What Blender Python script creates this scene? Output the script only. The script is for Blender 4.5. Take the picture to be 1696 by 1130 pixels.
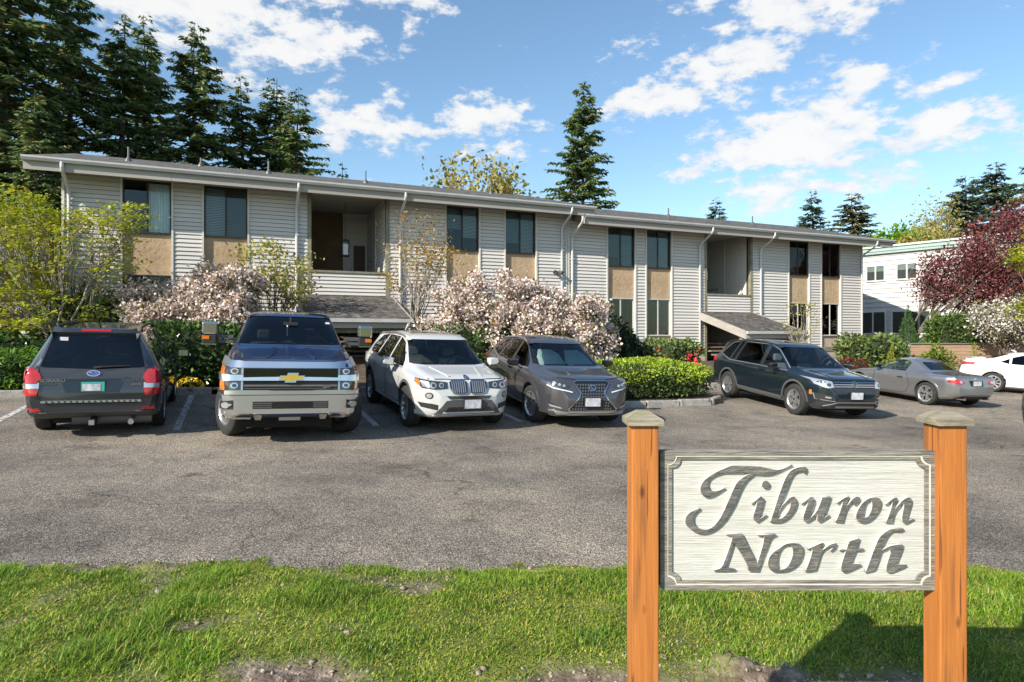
import bpy, bmesh, math, random
import numpy as np
from mathutils import Vector, Matrix
from mathutils.bvhtree import BVHTree
for o in list(bpy.data.objects): bpy.data.objects.remove(o)
SC = bpy.context.scene
COL = SC.collection
R = math.radians
# ------------------------------------------------------------------ camera
cam = bpy.data.cameras.new('camera'); CAM = bpy.data.objects.new('camera', cam); COL.objects.link(CAM)
cam.sensor_width = 36.0; cam.lens = 36.0*1060/1696; cam.shift_y = (554.5-565)/1696*1.0
cam.clip_start = 0.05; cam.clip_end = 4000
CAM.location = (0, 0, 1.62); CAM.rotation_euler = (R(90), 0, 0)
SC.camera = CAM
SC.render.resolution_x = 1024; SC.render.resolution_y = 682
# ------------------------------------------------------------------ light
SUN_EL = R(31.5); SUN_AZ = R(44.5)          # light travels along (cos az, sin az) over the ground
trav = Vector((math.cos(SUN_AZ)*math.cos(SUN_EL), math.sin(SUN_AZ)*math.cos(SUN_EL), -math.sin(SUN_EL)))
sd = bpy.data.lights.new('sun', 'SUN'); sd.energy = 5.0; sd.angle = R(0.5); sd.color = (1.0, 0.93, 0.82)
SUN = bpy.data.objects.new('sun', sd); COL.objects.link(SUN)
SUN.rotation_euler = trav.to_track_quat('-Z', 'Y').to_euler(); SUN.location = (-20, -20, 30)
W = bpy.data.worlds.new('World'); SC.world = W; W.use_nodes = True
W.cycles.sampling_method = 'MANUAL'; W.cycles.sample_map_resolution = 512
SC.render.engine = 'CYCLES'; SC.cycles.max_bounces = 8; SC.cycles.diffuse_bounces = 2; SC.cycles.glossy_bounces = 3; SC.cycles.transmission_bounces = 4; SC.cycles.transparent_max_bounces = 12
nt = W.node_tree; nt.nodes.clear()
def N(t, **k):
    n = nt.nodes.new(t)
    for a, b in k.items(): setattr(n, a, b)
    return n
def wmath(op, a, b=None, c=None):
    n = N('ShaderNodeMath', operation=op)
    for i, q in enumerate((a, b, c)):
        if q is None: continue
        if isinstance(q, (int, float)): n.inputs[i].default_value = q
        else: nt.links.new(q, n.inputs[i])
    return n.outputs[0]
sky = N('ShaderNodeTexSky', sky_type='NISHITA'); sky.sun_disc = False
sky.sun_elevation = SUN_EL
sky.sun_rotation = math.atan2(-trav.x, -trav.y)
sky.air_density = 1.1; sky.dust_density = 0.5; sky.ozone_density = 2.2
tc = N('ShaderNodeTexCoord'); sep = N('ShaderNodeSeparateXYZ'); nt.links.new(tc.outputs['Generated'], sep.inputs[0])
dx, dy, dz = sep.outputs
az = wmath('MULTIPLY', wmath('ARCTAN2', dx, dy), 57.2958)
el = wmath('MULTIPLY', wmath('ARCSINE', dz), 57.2958)
# clouds of the day: (azimuth, elevation, half width, half height, tilt, weight) in degrees of sky
CLOUDS = [(-27,25.5,9,4.5,-.1,1.05),(-18.5,24,8,3,.1,.95),(-23,20.5,5,2.5,.05,.7),(-13,17.6,7,2.8,-.1,.85),
 (-2.5,18.6,5.4,1.9,.08,1.0),(-1,16.0,4.5,1.2,0,.75),(-9,27.5,5,1.7,-.1,.75),(-9.5,24.6,1.8,1.8,.6,.6),
 (10.3,23.7,2.4,1.4,.35,.75),(13.5,19.9,6.5,2.2,.3,1.0),(20,22.2,6,2.2,.3,1.0),(25,26,8,3.8,.2,1.05),(17,27.5,4,2.2,.3,.9),
 (28.5,19.3,4.4,1.5,.12,.95),(34,18.1,2.6,1,.1,.75),(24,15.6,8,3.2,.1,1.15),(33.5,15,5.5,1.8,.12,1.0),(15.5,13.9,3.4,1.3,.35,.8),
 (22.5,11.6,5,1.6,.1,.9),(30,11.8,5,1.4,0,.75),(38.5,13.3,4,1.2,0,.75),
 (62,22,18,7,.1,.95),(110,20,22,7,.1,.95),(170,24,22,7,0,.95),(-135,22,22,7,.1,.95),(-75,20,20,6,0,.95)]
comb0 = N('ShaderNodeCombineXYZ'); nt.links.new(az, comb0.inputs[0]); nt.links.new(el, comb0.inputs[1])
cov = None
for (ca, ce, wx, wy, tl, wt) in CLOUDS:
    m = N('ShaderNodeMapping', vector_type='TEXTURE'); m.inputs['Location'].default_value = (ca, ce, 0); m.inputs['Rotation'].default_value = (0, 0, math.atan(tl*.45)); m.inputs['Scale'].default_value = (wx*1.6, wy*1.6, 1)
    nt.links.new(comb0.outputs[0], m.inputs[0]); g = N('ShaderNodeTexGradient', gradient_type='SPHERICAL'); nt.links.new(m.outputs[0], g.inputs[0])
    e = wmath('MULTIPLY', g.outputs['Fac'], float(wt)*1.25)
    cov = e if cov is None else wmath('MAXIMUM', cov, e)
comb = N('ShaderNodeCombineXYZ')
nt.links.new(wmath('MULTIPLY', az, 0.10), comb.inputs[0]); nt.links.new(wmath('MULTIPLY', el, 0.19), comb.inputs[1])
def wnoise(scale, detail, rough, off=0.0):
    m = N('ShaderNodeMapping'); m.inputs['Location'].default_value = (off, off*1.7, off*.3)
    nt.links.new(comb.outputs[0], m.inputs[0])
    n = N('ShaderNodeTexNoise'); n.inputs['Scale'].default_value = scale; n.inputs['Detail'].default_value = detail; n.inputs['Roughness'].default_value = rough
    nt.links.new(m.outputs[0], n.inputs['Vector']); return n.outputs['Fac']
n1 = wnoise(3.4, 7, .62); n2 = wnoise(4.2, 3, .6, 3.1)
dens = wmath('ADD', wmath('MULTIPLY', cov, 1.0), wmath('MULTIPLY', wmath('SUBTRACT', n1, .5), 2.8))
mr = N('ShaderNodeMapRange', interpolation_type='SMOOTHSTEP'); nt.links.new(dens, mr.inputs[0])
mr.inputs[1].default_value = .44; mr.inputs[2].default_value = .92
mr2 = N('ShaderNodeMapRange', interpolation_type='SMOOTHSTEP'); nt.links.new(wmath('ADD', wmath('MULTIPLY', n2, .6), wmath('MULTIPLY', dens, .45)), mr2.inputs[0])
mr2.inputs[1].default_value = .35; mr2.inputs[2].default_value = .85
ramp = N('ShaderNodeMix', data_type='RGBA'); nt.links.new(mr2.outputs[0], ramp.inputs[0])
ramp.inputs[6].default_value = (.70, .78, .90, 1); ramp.inputs[7].default_value = (1.0, .99, .97, 1)
SKY_TINT = N('ShaderNodeMix', data_type='RGBA', blend_type='MULTIPLY'); SKY_TINT.inputs[0].default_value = 1.0
nt.links.new(sky.outputs[0], SKY_TINT.inputs[6]); SKY_TINT.inputs[7].default_value = (.90, 1.0, 1.01, 1)
bg1 = N('ShaderNodeBackground'); nt.links.new(SKY_TINT.outputs[2], bg1.inputs[0]); bg1.inputs[1].default_value = 0.12
bg2 = N('ShaderNodeBackground'); nt.links.new(ramp.outputs[2], bg2.inputs[0]); bg2.inputs[1].default_value = 0.62
mx = N('ShaderNodeMixShader'); nt.links.new(wmath('MULTIPLY', mr.outputs[0], .93), mx.inputs[0]); nt.links.new(bg1.outputs[0], mx.inputs[1]); nt.links.new(bg2.outputs[0], mx.inputs[2])
wo = N('ShaderNodeOutputWorld'); nt.links.new(mx.outputs[0], wo.inputs[0])
SC.view_settings.view_transform = 'Standard'; SC.view_settings.look = 'None'
SC.view_settings.gamma = 1.0; SC.view_settings.exposure = 0.68; SC.view_settings.use_curve_mapping = False
# ------------------------------------------------------------------ helpers
def ramp_nodes(t, fac, stops):
    r = t.nodes.new('ShaderNodeValToRGB'); cr = r.color_ramp
    while len(cr.elements) < len(stops): cr.elements.new(.5)
    for e, (p, c) in zip(cr.elements, stops): e.position = p; e.color = (*c, 1)
    t.links.new(fac, r.inputs[0]); return r.outputs[0]
MATS = {}
def mat(name, c1, rough=.6, c2=None, scale=8.0, detail=5, metal=0.0, bump=0.0, bscale=None, stretch=None, spec=.5, coat=0.0, rand=0.0,
        trans=0.0, ior=1.45, alpha=1.0, speck=None, subs=0.0, lo=.35, hi=.65, coords='Object'):
    m = bpy.data.materials.new(name); m.use_nodes = True; t = m.node_tree; b = t.nodes['Principled BSDF']; L = t.links.new
    b.inputs['Roughness'].default_value = rough; b.inputs['Metallic'].default_value = metal
    b.inputs['Specular IOR Level'].default_value = spec; b.inputs['Coat Weight'].default_value = coat; b.inputs['Coat Roughness'].default_value = .03
    b.inputs['Transmission Weight'].default_value = trans; b.inputs['IOR'].default_value = ior; b.inputs['Alpha'].default_value = alpha
    tcn = t.nodes.new('ShaderNodeTexCoord'); vec = tcn.outputs[coords]
    if stretch:
        mp = t.nodes.new('ShaderNodeMapping'); mp.inputs['Scale'].default_value = stretch; L(vec, mp.inputs[0]); vec = mp.outputs[0]
    col = None
    if c2 is not None:
        n = t.nodes.new('ShaderNodeTexNoise'); n.inputs['Scale'].default_value = scale; n.inputs['Detail'].default_value = detail; n.inputs['Roughness'].default_value = .62
        L(vec, n.inputs['Vector']); col = ramp_nodes(t, n.outputs['Fac'], [(lo, c1), (hi, c2)])
        if speck:
            sc, amt, c3 = speck
            n2 = t.nodes.new('ShaderNodeTexNoise'); n2.inputs['Scale'].default_value = sc; n2.inputs['Detail'].default_value = 3; L(vec, n2.inputs['Vector'])
            k = ramp_nodes(t, n2.outputs['Fac'], [(1-amt-.06, (0, 0, 0)), (1-amt+.06, (1, 1, 1))])
            x = t.nodes.new('ShaderNodeMix'); x.data_type = 'RGBA'; L(k, x.inputs[0]); L(col, x.inputs[6]); x.inputs[7].default_value = (*c3, 1); col = x.outputs[2]
    if rand:
        oi = t.nodes.new('ShaderNodeObjectInfo'); hv = t.nodes.new('ShaderNodeHueSaturation')
        mr_ = t.nodes.new('ShaderNodeMapRange'); L(oi.outputs['Random'], mr_.inputs[0]); mr_.inputs[3].default_value = 1-rand; mr_.inputs[4].default_value = 1+rand
        L(mr_.outputs[0], hv.inputs['Value'])
        if col is None: hv.inputs['Color'].default_value = (*c1, 1)
        else: L(col, hv.inputs['Color'])
        col = hv.outputs[0]
    if col is None: b.inputs['Base Color'].default_value = (*c1, 1)
    else: L(col, b.inputs['Base Color'])
    if subs: pass
    if bump:
        n = t.nodes.new('ShaderNodeTexNoise'); n.inputs['Scale'].default_value = bscale or scale*3; n.inputs['Detail'].default_value = 6; L(vec, n.inputs['Vector'])
        bp = t.nodes.new('ShaderNodeBump'); bp.inputs['Strength'].default_value = bump; bp.inputs['Distance'].default_value = .02
        L(n.outputs['Fac'], bp.inputs['Height']); L(bp.outputs[0], b.inputs['Normal'])
    MATS[name] = m; return m
def leaf_mat(name, stops, rough=.5, transl=.35, scale=3.0):
    """two-sided leaf: colour differs from leaf to leaf (random per face island) and over the plant; some light passes through"""
    m = bpy.data.materials.new(name); m.use_nodes = True; t = m.node_tree; b = t.nodes['Principled BSDF']; L = t.links.new
    g = t.nodes.new('ShaderNodeNewGeometry'); col = ramp_nodes(t, g.outputs['Random Per Island'], stops)
    tcn = t.nodes.new('ShaderNodeTexCoord'); n = t.nodes.new('ShaderNodeTexNoise'); n.inputs['Scale'].default_value = scale; L(tcn.outputs['Object'], n.inputs['Vector'])
    hv = t.nodes.new('ShaderNodeHueSaturation'); mr_ = t.nodes.new('ShaderNodeMapRange'); L(n.outputs['Fac'], mr_.inputs[0])
    mr_.inputs[1].default_value = .3; mr_.inputs[2].default_value = .7; mr_.inputs[3].default_value = .75; mr_.inputs[4].default_value = 1.25
    L(mr_.outputs[0], hv.inputs['Value']); L(col, hv.inputs['Color']); L(hv.outputs[0], b.inputs['Base Color']); b.inputs['Roughness'].default_value = rough
    b.inputs['Specular IOR Level'].default_value = .35
    tr = t.nodes.new('ShaderNodeBsdfTranslucent'); L(hv.outputs[0], tr.inputs[0])
    x = t.nodes.new('ShaderNodeMixShader'); x.inputs[0].default_value = transl; L(b.outputs[0], x.inputs[1]); L(tr.outputs[0], x.inputs[2])
    L(x.outputs[0], t.nodes['Material Output'].inputs[0]); MATS[name] = m; return m
def link(o, parent=None):
    COL.objects.link(o)
    if parent is not None: o.parent = parent
    return o
def tag(o, label=None, cat=None, group=None, kind=None):
    if label: o['label'] = label
    if cat: o['category'] = cat
    if group: o['group'] = group
    if kind: o['kind'] = kind
    return o
def thing(name, label, cat, loc=(0, 0, 0), rz=0.0, group=None):
    o = bpy.data.objects.new(name, None); link(o); o.location = loc; o.rotation_euler = (0, 0, rz); o.empty_display_size = .2
    return tag(o, label, cat, group)
def mesh_np(name, V, F, m=None, smooth=False):
    """V (n,3) array, F (k,3 or 4) int array"""
    V = np.asarray(V, dtype=np.float32); F = np.asarray(F, dtype=np.int32)
    me = bpy.data.meshes.new(name); k = F.shape[1]
    me.vertices.add(len(V)); me.vertices.foreach_set('co', V.ravel())
    me.loops.add(F.size); me.loops.foreach_set('vertex_index', F.ravel())
    me.polygons.add(len(F)); me.polygons.foreach_set('loop_start', np.arange(0, F.size, k, dtype=np.int32))
    if smooth: me.polygons.foreach_set('use_smooth', np.ones(len(F), dtype=bool))
    me.update(calc_edges=True)
    if m: me.materials.append(m if not isinstance(m, str) else MATS[m])
    return me
def onp(name, V, F, m, parent=None, smooth=False):
    return link(bpy.data.objects.new(name, mesh_np(name, V, F, m, smooth)), parent)
class MB:
    def __init__(s): s.v = []; s.f = []
    def add(s, vs, fs):
        n = len(s.v); s.v += [tuple(q) for q in vs]; s.f += [tuple(i+n for i in q) for q in fs]; return s
    def box(s, x0, x1, y0, y1, z0, z1):
        return s.add([(x0,y0,z0),(x1,y0,z0),(x1,y1,z0),(x0,y1,z0),(x0,y0,z1),(x1,y0,z1),(x1,y1,z1),(x0,y1,z1)],
                     [(0,3,2,1),(4,5,6,7),(0,1,5,4),(1,2,6,5),(2,3,7,6),(3,0,4,7)])
    def prism(s, poly, fn0, fn1):
        n = len(poly); return s.add([fn0(p) for p in poly]+[fn1(p) for p in poly],
            [tuple(range(n))[::-1], tuple(range(n, 2*n))]+[(i, (i+1) % n, (i+1) % n+n, i+n) for i in range(n)])
    def xprism(s, poly, x0, x1): return s.prism(poly, lambda p: (x0, p[0], p[1]), lambda p: (x1, p[0], p[1]))
    def yprism(s, poly, y0, y1): return s.prism(poly, lambda p: (p[0], y1, p[1]), lambda p: (p[0], y0, p[1]))
    def zprism(s, poly, z0, z1): return s.prism(poly, lambda p: (p[0], p[1], z0), lambda p: (p[0], p[1], z1))
    def tube(s, path, r, n=8, cap=True, sq=1.0):
        path = [Vector(p) for p in path]; rr = r if isinstance(r, (list, tuple)) else [r]*len(path); base = len(s.v); up = None
        for i, p in enumerate(path):
            d = (path[min(i+1, len(path)-1)]-path[max(i-1, 0)]).normalized()
            if up is None: up = Vector((0, 0, 1)) if abs(d.z) < .9 else Vector((0, 1, 0))
            a = d.cross(up).normalized(); bb = a.cross(d).normalized(); up = bb
            for k in range(n):
                t = 2*math.pi*(k+.5)/n; s.v.append(tuple(p+a*(rr[i]*math.cos(t))+bb*(rr[i]*math.sin(t)*sq)))
        for i in range(len(path)-1):
            for k in range(n): s.f.append((base+i*n+k, base+i*n+(k+1) % n, base+(i+1)*n+(k+1) % n, base+(i+1)*n+k))
        if cap: s.f.append(tuple(base+k for k in range(n))[::-1]); s.f.append(tuple(base+(len(path)-1)*n+k for k in range(n)))
        return s
    def lathe(s, prof, n=32, axis='y', c=(0, 0, 0), closed=False):
        base = len(s.v); m = len(prof)
        for (r, h) in prof:
            for k in range(n):
                t = 2*math.pi*k/n; q = (r*math.cos(t), h, r*math.sin(t)) if axis == 'y' else (r*math.cos(t), r*math.sin(t), h)
                s.v.append((q[0]+c[0], q[1]+c[1], q[2]+c[2]))
        for i in range(m if closed else m-1):
            j = (i+1) % m
            for k in range(n): s.f.append((base+i*n+k, base+i*n+(k+1) % n, base+j*n+(k+1) % n, base+j*n+k))
        return s
    def mesh(s, name, m, smooth=False, sharp=None):
        me = bpy.data.meshes.new(name); me.from_pydata(s.v, [], s.f)
        bm = bmesh.new(); bm.from_mesh(me); bmesh.ops.recalc_face_normals(bm, faces=bm.faces); bm.to_mesh(me); bm.free()
        if smooth:
            me.polygons.foreach_set('use_smooth', [True]*len(me.polygons)); me.set_sharp_from_angle(angle=R(sharp or 35))
        me.materials.append(MATS[m] if isinstance(m, str) else m); return me
    def build(s, name, m, parent=None, smooth=False, loc=None, sharp=None):
        o = link(bpy.data.objects.new(name, s.mesh(name, m, smooth, sharp)), parent)
        if loc: o.location = loc
        return o
def bevel(o, w, seg=2):
    bm = bmesh.new(); bm.from_mesh(o.data)
    bmesh.ops.bevel(bm, geom=list(bm.edges), offset=w, segments=seg, affect='EDGES', profile=.5, clamp_overlap=True)
    bm.to_mesh(o.data); bm.free(); return o
TH = R(23.21); CT, ST = math.cos(TH), math.sin(TH); DW = 21.4
def P(a, b, z=0.0): return (a*CT-b*ST, a*ST+b*CT, z)        # building axes -> world
def AB(x, y): return x*CT+y*ST, -x*ST+y*CT
KB = 15.85                                                   # kerb line
def G(x, y):
    a, b = AB(x, y); a = max(-45, min(70, a))
    z = -(0.02+0.022*a)+.055*max(0, min(b, KB)-10.5)
    if b > KB:
        w = .95-.028*a+.0; t = min(1, (b-KB)/(DW-.3-KB)); t = t*t*(3-2*t)*.6+.4*t; z = z*(1-t)+w*t
    return z
def Gn(x, y):
    a = np.clip(x*CT+y*ST, -45, 70); b = -x*ST+y*CT
    z = -(0.02+0.022*a)+.055*np.maximum(0, np.minimum(b, KB)-10.5)
    w = .95-.028*a; t = np.clip((b-KB)/(DW-.3-KB), 0, 1); t = t*t*(3-2*t)*.6+.4*t
    return z*(1-t)+w*t
rng = np.random.default_rng(7)
def vnoise(x, y, s=1.0, seed=0):
    """cheap smooth value noise for arrays"""
    x = np.asarray(x)*s; y = np.asarray(y)*s; xi = np.floor(x).astype(int); yi = np.floor(y).astype(int); fx = x-xi; fy = y-yi
    def h(i, j): return (np.sin(i*127.1+j*311.7+seed*74.7)*43758.5453) % 1.0
    fx = fx*fx*(3-2*fx); fy = fy*fy*(3-2*fy)
    return (h(xi, yi)*(1-fx)+h(xi+1, yi)*fx)*(1-fy)+(h(xi, yi+1)*(1-fx)+h(xi+1, yi+1)*fx)*fy
# ------------------------------------------------------------------ ground materials
def asphalt_mat():
    m = bpy.data.materials.new('asphalt'); m.use_nodes = True; t = m.node_tree; b = t.nodes['Principled BSDF']; L = t.links.new
    g = t.nodes.new('ShaderNodeNewGeometry'); pos = g.outputs['Position']
    def nz(s, d=4, r=.6):
        n = t.nodes.new('ShaderNodeTexNoise'); n.inputs['Scale'].default_value = s; n.inputs['Detail'].default_value = d; n.inputs['Roughness'].default_value = r; L(pos, n.inputs['Vector']); return n.outputs['Fac']
    def mixc(f, a, c, bt='MIX'):
        x = t.nodes.new('ShaderNodeMix'); x.data_type = 'RGBA'; x.blend_type = bt
        L(f, x.inputs[0]) if not isinstance(f, float) else setattr(x.inputs[0], 'default_value', f)
        for i, q in ((6, a), (7, c)):
            L(q, x.inputs[i]) if not isinstance(q, tuple) else setattr(x.inputs[i], 'default_value', (*q, 1))
        return x.outputs[2]
    vo = t.nodes.new('ShaderNodeTexVoronoi'); vo.inputs['Scale'].default_value = 125; L(pos, vo.inputs['Vector'])
    sepc = t.nodes.new('ShaderNodeSeparateColor'); L(vo.outputs['Color'], sepc.inputs[0])
    stone = ramp_nodes(t, sepc.outputs[0], [(.0, (.05, .044, .037)), (.35, (.15, .132, .110)), (.75, (.26, .228, .19)), (1.0, (.52, .46, .385))])
    big = ramp_nodes(t, nz(.28, 8, .70), [(.36, (.62, .62, .63)), (.48, (.98, .97, .96)), (.62, (1.4, 1.35, 1.26))])
    col = mixc(1.0, stone, big, 'MULTIPLY')
    stain = ramp_nodes(t, nz(.9, 6, .7), [(.30, (.45, .45, .46)), (.46, (1, 1, 1))]); col = mixc(.75, col, mixc(1.0, col, stain, 'MULTIPLY'))
    moss = ramp_nodes(t, nz(1.7, 8, .75), [(.655, (0, 0, 0)), (.70, (1, 1, 1))]); moss_s = t.nodes.new('ShaderNodeMath'); moss_s.operation = 'MULTIPLY'; L(moss, moss_s.inputs[0]); moss_s.inputs[1].default_value = .5
    col = mixc(moss_s.outputs[0], col, (.16, .19, .045))
    oil = ramp_nodes(t, nz(1.15, 5, .55), [(.66, (1, 1, 1)), (.72, (.5, .5, .51))]); col = mixc(1.0, col, oil, 'MULTIPLY')
    # cracks
    wv = t.nodes.new('ShaderNodeTexVoronoi'); wv.feature = 'DISTANCE_TO_EDGE'; wv.inputs['Scale'].default_value = .38
    dn = t.nodes.new('ShaderNodeTexNoise'); dn.inputs['Scale'].default_value = 1.6; dn.inputs['Detail'].default_value = 6; L(pos, dn.inputs['Vector'])
    va = t.nodes.new('ShaderNodeVectorMath'); va.operation = 'MULTIPLY_ADD'; L(dn.outputs['Color'], va.inputs[0]); va.inputs[1].default_value = (.9, .9, 0); L(pos, va.inputs[2]); L(va.outputs[0], wv.inputs['Vector'])
    cr = ramp_nodes(t, wv.outputs['Distance'], [(.0012, (1, 1, 1)), (.0042, (0, 0, 0))])
    gate = ramp_nodes(t, nz(.5, 3), [(.47, (0, 0, 0)), (.55, (1, 1, 1))]); ck = t.nodes.new('ShaderNodeMath'); ck.operation = 'MULTIPLY'; L(cr, ck.inputs[0]); L(gate, ck.inputs[1])
    col = mixc(ck.outputs[0], col, (.06, .065, .03)); L(col, b.inputs['Base Color'])
    b.inputs['Roughness'].default_value = .93; b.inputs['Specular IOR Level'].default_value = .12
    bp = t.nodes.new('ShaderNodeBump'); bp.inputs['Strength'].default_value = .55; bp.inputs['Distance'].default_value = .012
    L(vo.outputs['Distance'], bp.inputs['Height']); bp.invert = True
    bp2 = t.nodes.new('ShaderNodeBump'); bp2.inputs['Strength'].default_value = .35; bp2.inputs['Distance'].default_value = .05; L(nz(7, 8, .7), bp2.inputs['Height']); L(bp.outputs[0], bp2.inputs['Normal'])
    L(bp2.outputs[0], b.inputs['Normal']); MATS['asphalt'] = m
asphalt_mat()
mat('terrain', (.07, .065, .035), .95, (.12, .11, .06), 1.2)
mat('soil', (.06, .042, .028), .95, (.13, .095, .065), 6, 8, bump=.8, bscale=25)
mat('dirt', (.20, .145, .10), .95, (.42, .34, .26), 7, 9, bump=1.0, bscale=30)
mat('turf', (.07, .10, .018), .95, (.20, .22, .04), 2.2, 9)
mat('line_paint', (.62, .61, .58), .8, (.17, .16, .15), 16, 9, lo=.42, hi=.60)
mat('concrete', (.24, .228, .208), .9, (.38, .362, .33), 5, 8, bump=.5, bscale=40, speck=(9, .38, (.12, .12, .09)))
def sheet(name, xs, ys, zf, m, keep=None, kind='structure'):
    X, Y = np.meshgrid(xs, ys); Z = zf(X, Y); nx, ny = len(xs), len(ys)
    V = np.stack([X.ravel(), Y.ravel(), Z.ravel()], 1); i = np.arange(nx*ny).reshape(ny, nx)
    F = np.stack([i[:-1, :-1].ravel(), i[:-1, 1:].ravel(), i[1:, 1:].ravel(), i[1:, :-1].ravel()], 1)
    if keep is not None:
        C = V[F].mean(1); F = F[keep(C[:, 0], C[:, 1])]
        u, inv = np.unique(F, return_inverse=True); V = V[u]; F = inv.reshape(F.shape)
    o = onp(name, V, F, m, smooth=True); o['kind'] = kind; return o
far = np.concatenate([-np.geomspace(1500, 62, 10), np.linspace(-60, 80, 71), np.geomspace(85, 1500, 10)])
sheet('ground', far, far, lambda x, y: Gn(x, y)-.12-.5*(np.hypot(x, y) > 200), 'terrain')
def LAWN_EDGE(x): return 4.58+.035*x+.05*np.sin(x*2.3)+.04*np.sin(x*5.9+1)+.025*np.sin(x*14.3+2)+.018*np.sin(x*27.1)
# asphalt: a sheet in building axes, following the fall of the lot
av = np.concatenate([np.arange(-40, 44, .5)]); bv = np.concatenate([np.arange(-8, 10, .5), np.arange(10, 15.86, .195)])
A_, B_ = np.meshgrid(av, bv)
def ab_sheet(name, av, bv, m, dz, keep=None, kind='structure', extra=None):
    A, B = np.meshgrid(av, bv); X = A*CT-B*ST; Y = A*ST+B*CT; Z = Gn(X, Y)+dz
    if extra is not None: Z = Z+extra(A, B)
    nx, ny = len(av), len(bv); V = np.stack([X.ravel(), Y.ravel(), Z.ravel()], 1); i = np.arange(nx*ny).reshape(ny, nx)
    F = np.stack([i[:-1, :-1].ravel(), i[:-1, 1:].ravel(), i[1:, 1:].ravel(), i[1:, :-1].ravel()], 1)
    if keep is not None:
        C = V[F].mean(1); F = F[keep(C[:, 0], C[:, 1])]; u, inv = np.unique(F, return_inverse=True); V = V[u]; F = inv.reshape(F.shape)
    o = onp(name, V, F, m, smooth=True); o['kind'] = kind; return o
ab_sheet('parking_lot', av, bv, 'asphalt', 0.0, keep=lambda x, y: y > 4.2)
ab_sheet('planting_bed', np.arange(-40, 44, .4), np.arange(KB, 24, .3), 'soil', .06, extra=lambda A, B: .05*vnoise(A, B, 2.0))
# planted island with the clipped hedge, standing forward between two bays
IA0, IA1, IB0 = 7.25, 11.55, 12.75
isl = [(IA0, KB+.1), (IA0, IB0+.5), (IA0+.25, IB0+.12), (IA0+.7, IB0), (IA1-.7, IB0), (IA1-.25, IB0+.12), (IA1, IB0+.5), (IA1, KB+.1)]
mb = MB(); n = len(isl)
V = [P(a, b) for a, b in isl]; V = [(x, y, G(x, y)+.13) for x, y, z in V]; mb.add(V+[(x, y, z-.3) for x, y, z in V], [tuple(range(n))]+[(i, (i+1) % n, (i+1) % n+n, i+n) for i in range(n)])
tag(mb.build('planting_island', 'soil'), kind='structure')
# stall lines, painted on the asphalt
for k, (a0, b0, b1) in enumerate([(-3.62, 11.6, 15.7), (-.92, 11.7, 15.7), (2.29, 11.5, 15.7), (5.1, 11.4, 15.6), (-6.5, 11.6, 15.7)]):
    mb = MB(); bs = np.linspace(b0, b1, 22)
    for i, b in enumerate(bs):
        for w in (-.055, .055):
            x, y, _ = P(a0+w, b); mb.v.append((x, y, G(x, y)+.004))
    mb.f = [(2*i, 2*i+1, 2*i+3, 2*i+2) for i in range(len(bs)-1)]
    tag(mb.build('stall_line', 'line_paint'), kind='structure')
# kerb stones along the beds
def kerb_run(pts, step=1.55, name='kerb'):
    k = 0
    root = bpy.data.objects.new(name, None); link(root); root['kind'] = 'structure'
    root.location = (*P(*pts[0])[:2], 0); x0, y0 = root.location[:2]
    for (p, q) in zip(pts[:-1], pts[1:]):
        L_ = math.dist(p, q); m = max(1, round(L_/step))
        for i in range(m):
            t0, t1 = i/m+.006, (i+1)/m-.006
            A0 = P(p[0]+(q[0]-p[0])*t0, p[1]+(q[1]-p[1])*t0); A1 = P(p[0]+(q[0]-p[0])*t1, p[1]+(q[1]-p[1])*t1)
            d = Vector((A1[0]-A0[0], A1[1]-A0[1], 0)).normalized(); nn = Vector((-d.y, d.x, 0))*.09
            z0, z1 = G(A0[0], A0[1]), G(A1[0], A1[1]); j = random.uniform(-.012, .012)
            vs = []
            for (A, z) in ((A0, z0), (A1, z1)):
                for s_ in (-1, 1): vs.append((A[0]+nn.x*s_-x0, A[1]+nn.y*s_-y0, z-.15))
                for s_ in (1, -1): vs.append((A[0]+nn.x*s_*.85-x0, A[1]+nn.y*s_*.85-y0, z+.145+j))
            o = MB().add(vs, [(0,1,2,3),(7,6,5,4),(0,4,5,1),(1,5,6,2),(2,6,7,3),(3,7,4,0)]).build('kerb_stone', 'concrete', root)
            bevel(o, .018, 1)
random.seed(5)
kerb_run([(-14, KB), (IA0-.1, KB)])
kerb_run([(IA0, KB), (IA0, IB0+.5), (IA0+.7, IB0), (IA1-.7, IB0), (IA1, IB0+.5), (IA1, KB)], 1.1)
kerb_run([(IA1+.1, KB), (32, KB)])
# ------------------------------------------------------------------ building
mat('siding', (.52, .49, .455), .75, (.61, .578, .54), 2.2, 6, stretch=(.4, 3, 6), rand=.05, bump=.12, bscale=30)
mat('siding_dark_edge', (.05, .045, .04), .9)
mat('trim', (.54, .505, .45), .7, (.64, .60, .54), 3, rand=.04)
mat('post_olive', (.17, .16, .11), .7, (.25, .235, .17), 4)
mat('fascia', (.30, .278, .245), .75, (.38, .354, .315), 1.2, 6, stretch=(.25, 1, 4))
mat('gutter', (.40, .395, .38), .5, (.48, .475, .455), 2)
mat('downspout', (.54, .54, .53), .45, (.60, .60, .59), 3)
mat('stucco_tan', (.38, .265, .16), .9, (.47, .345, .22), 1.7, 6, bump=1.0, bscale=9)
mat('stucco_low', (.40, .32, .235), .9, (.50, .41, .31), 2.2, 6, bump=.5, bscale=8)
mat('window_frame', (.035, .028, .022), .5)
mat('window_frame_pale', (.52, .50, .46), .5)
mat('curtain', (.80, .81, .83), .8, (.62, .64, .68), 3, 3, stretch=(7, 1, .3))
mat('sheathing', (.055, .048, .04), .95)
mat('room_dark', (.03, .026, .022), .95)
mat('brown_wall', (.13, .085, .045), .85, (.17, .115, .06), 2)
mat('soffit', (.40, .37, .32), .8, (.46, .43, .38), 2)
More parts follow.
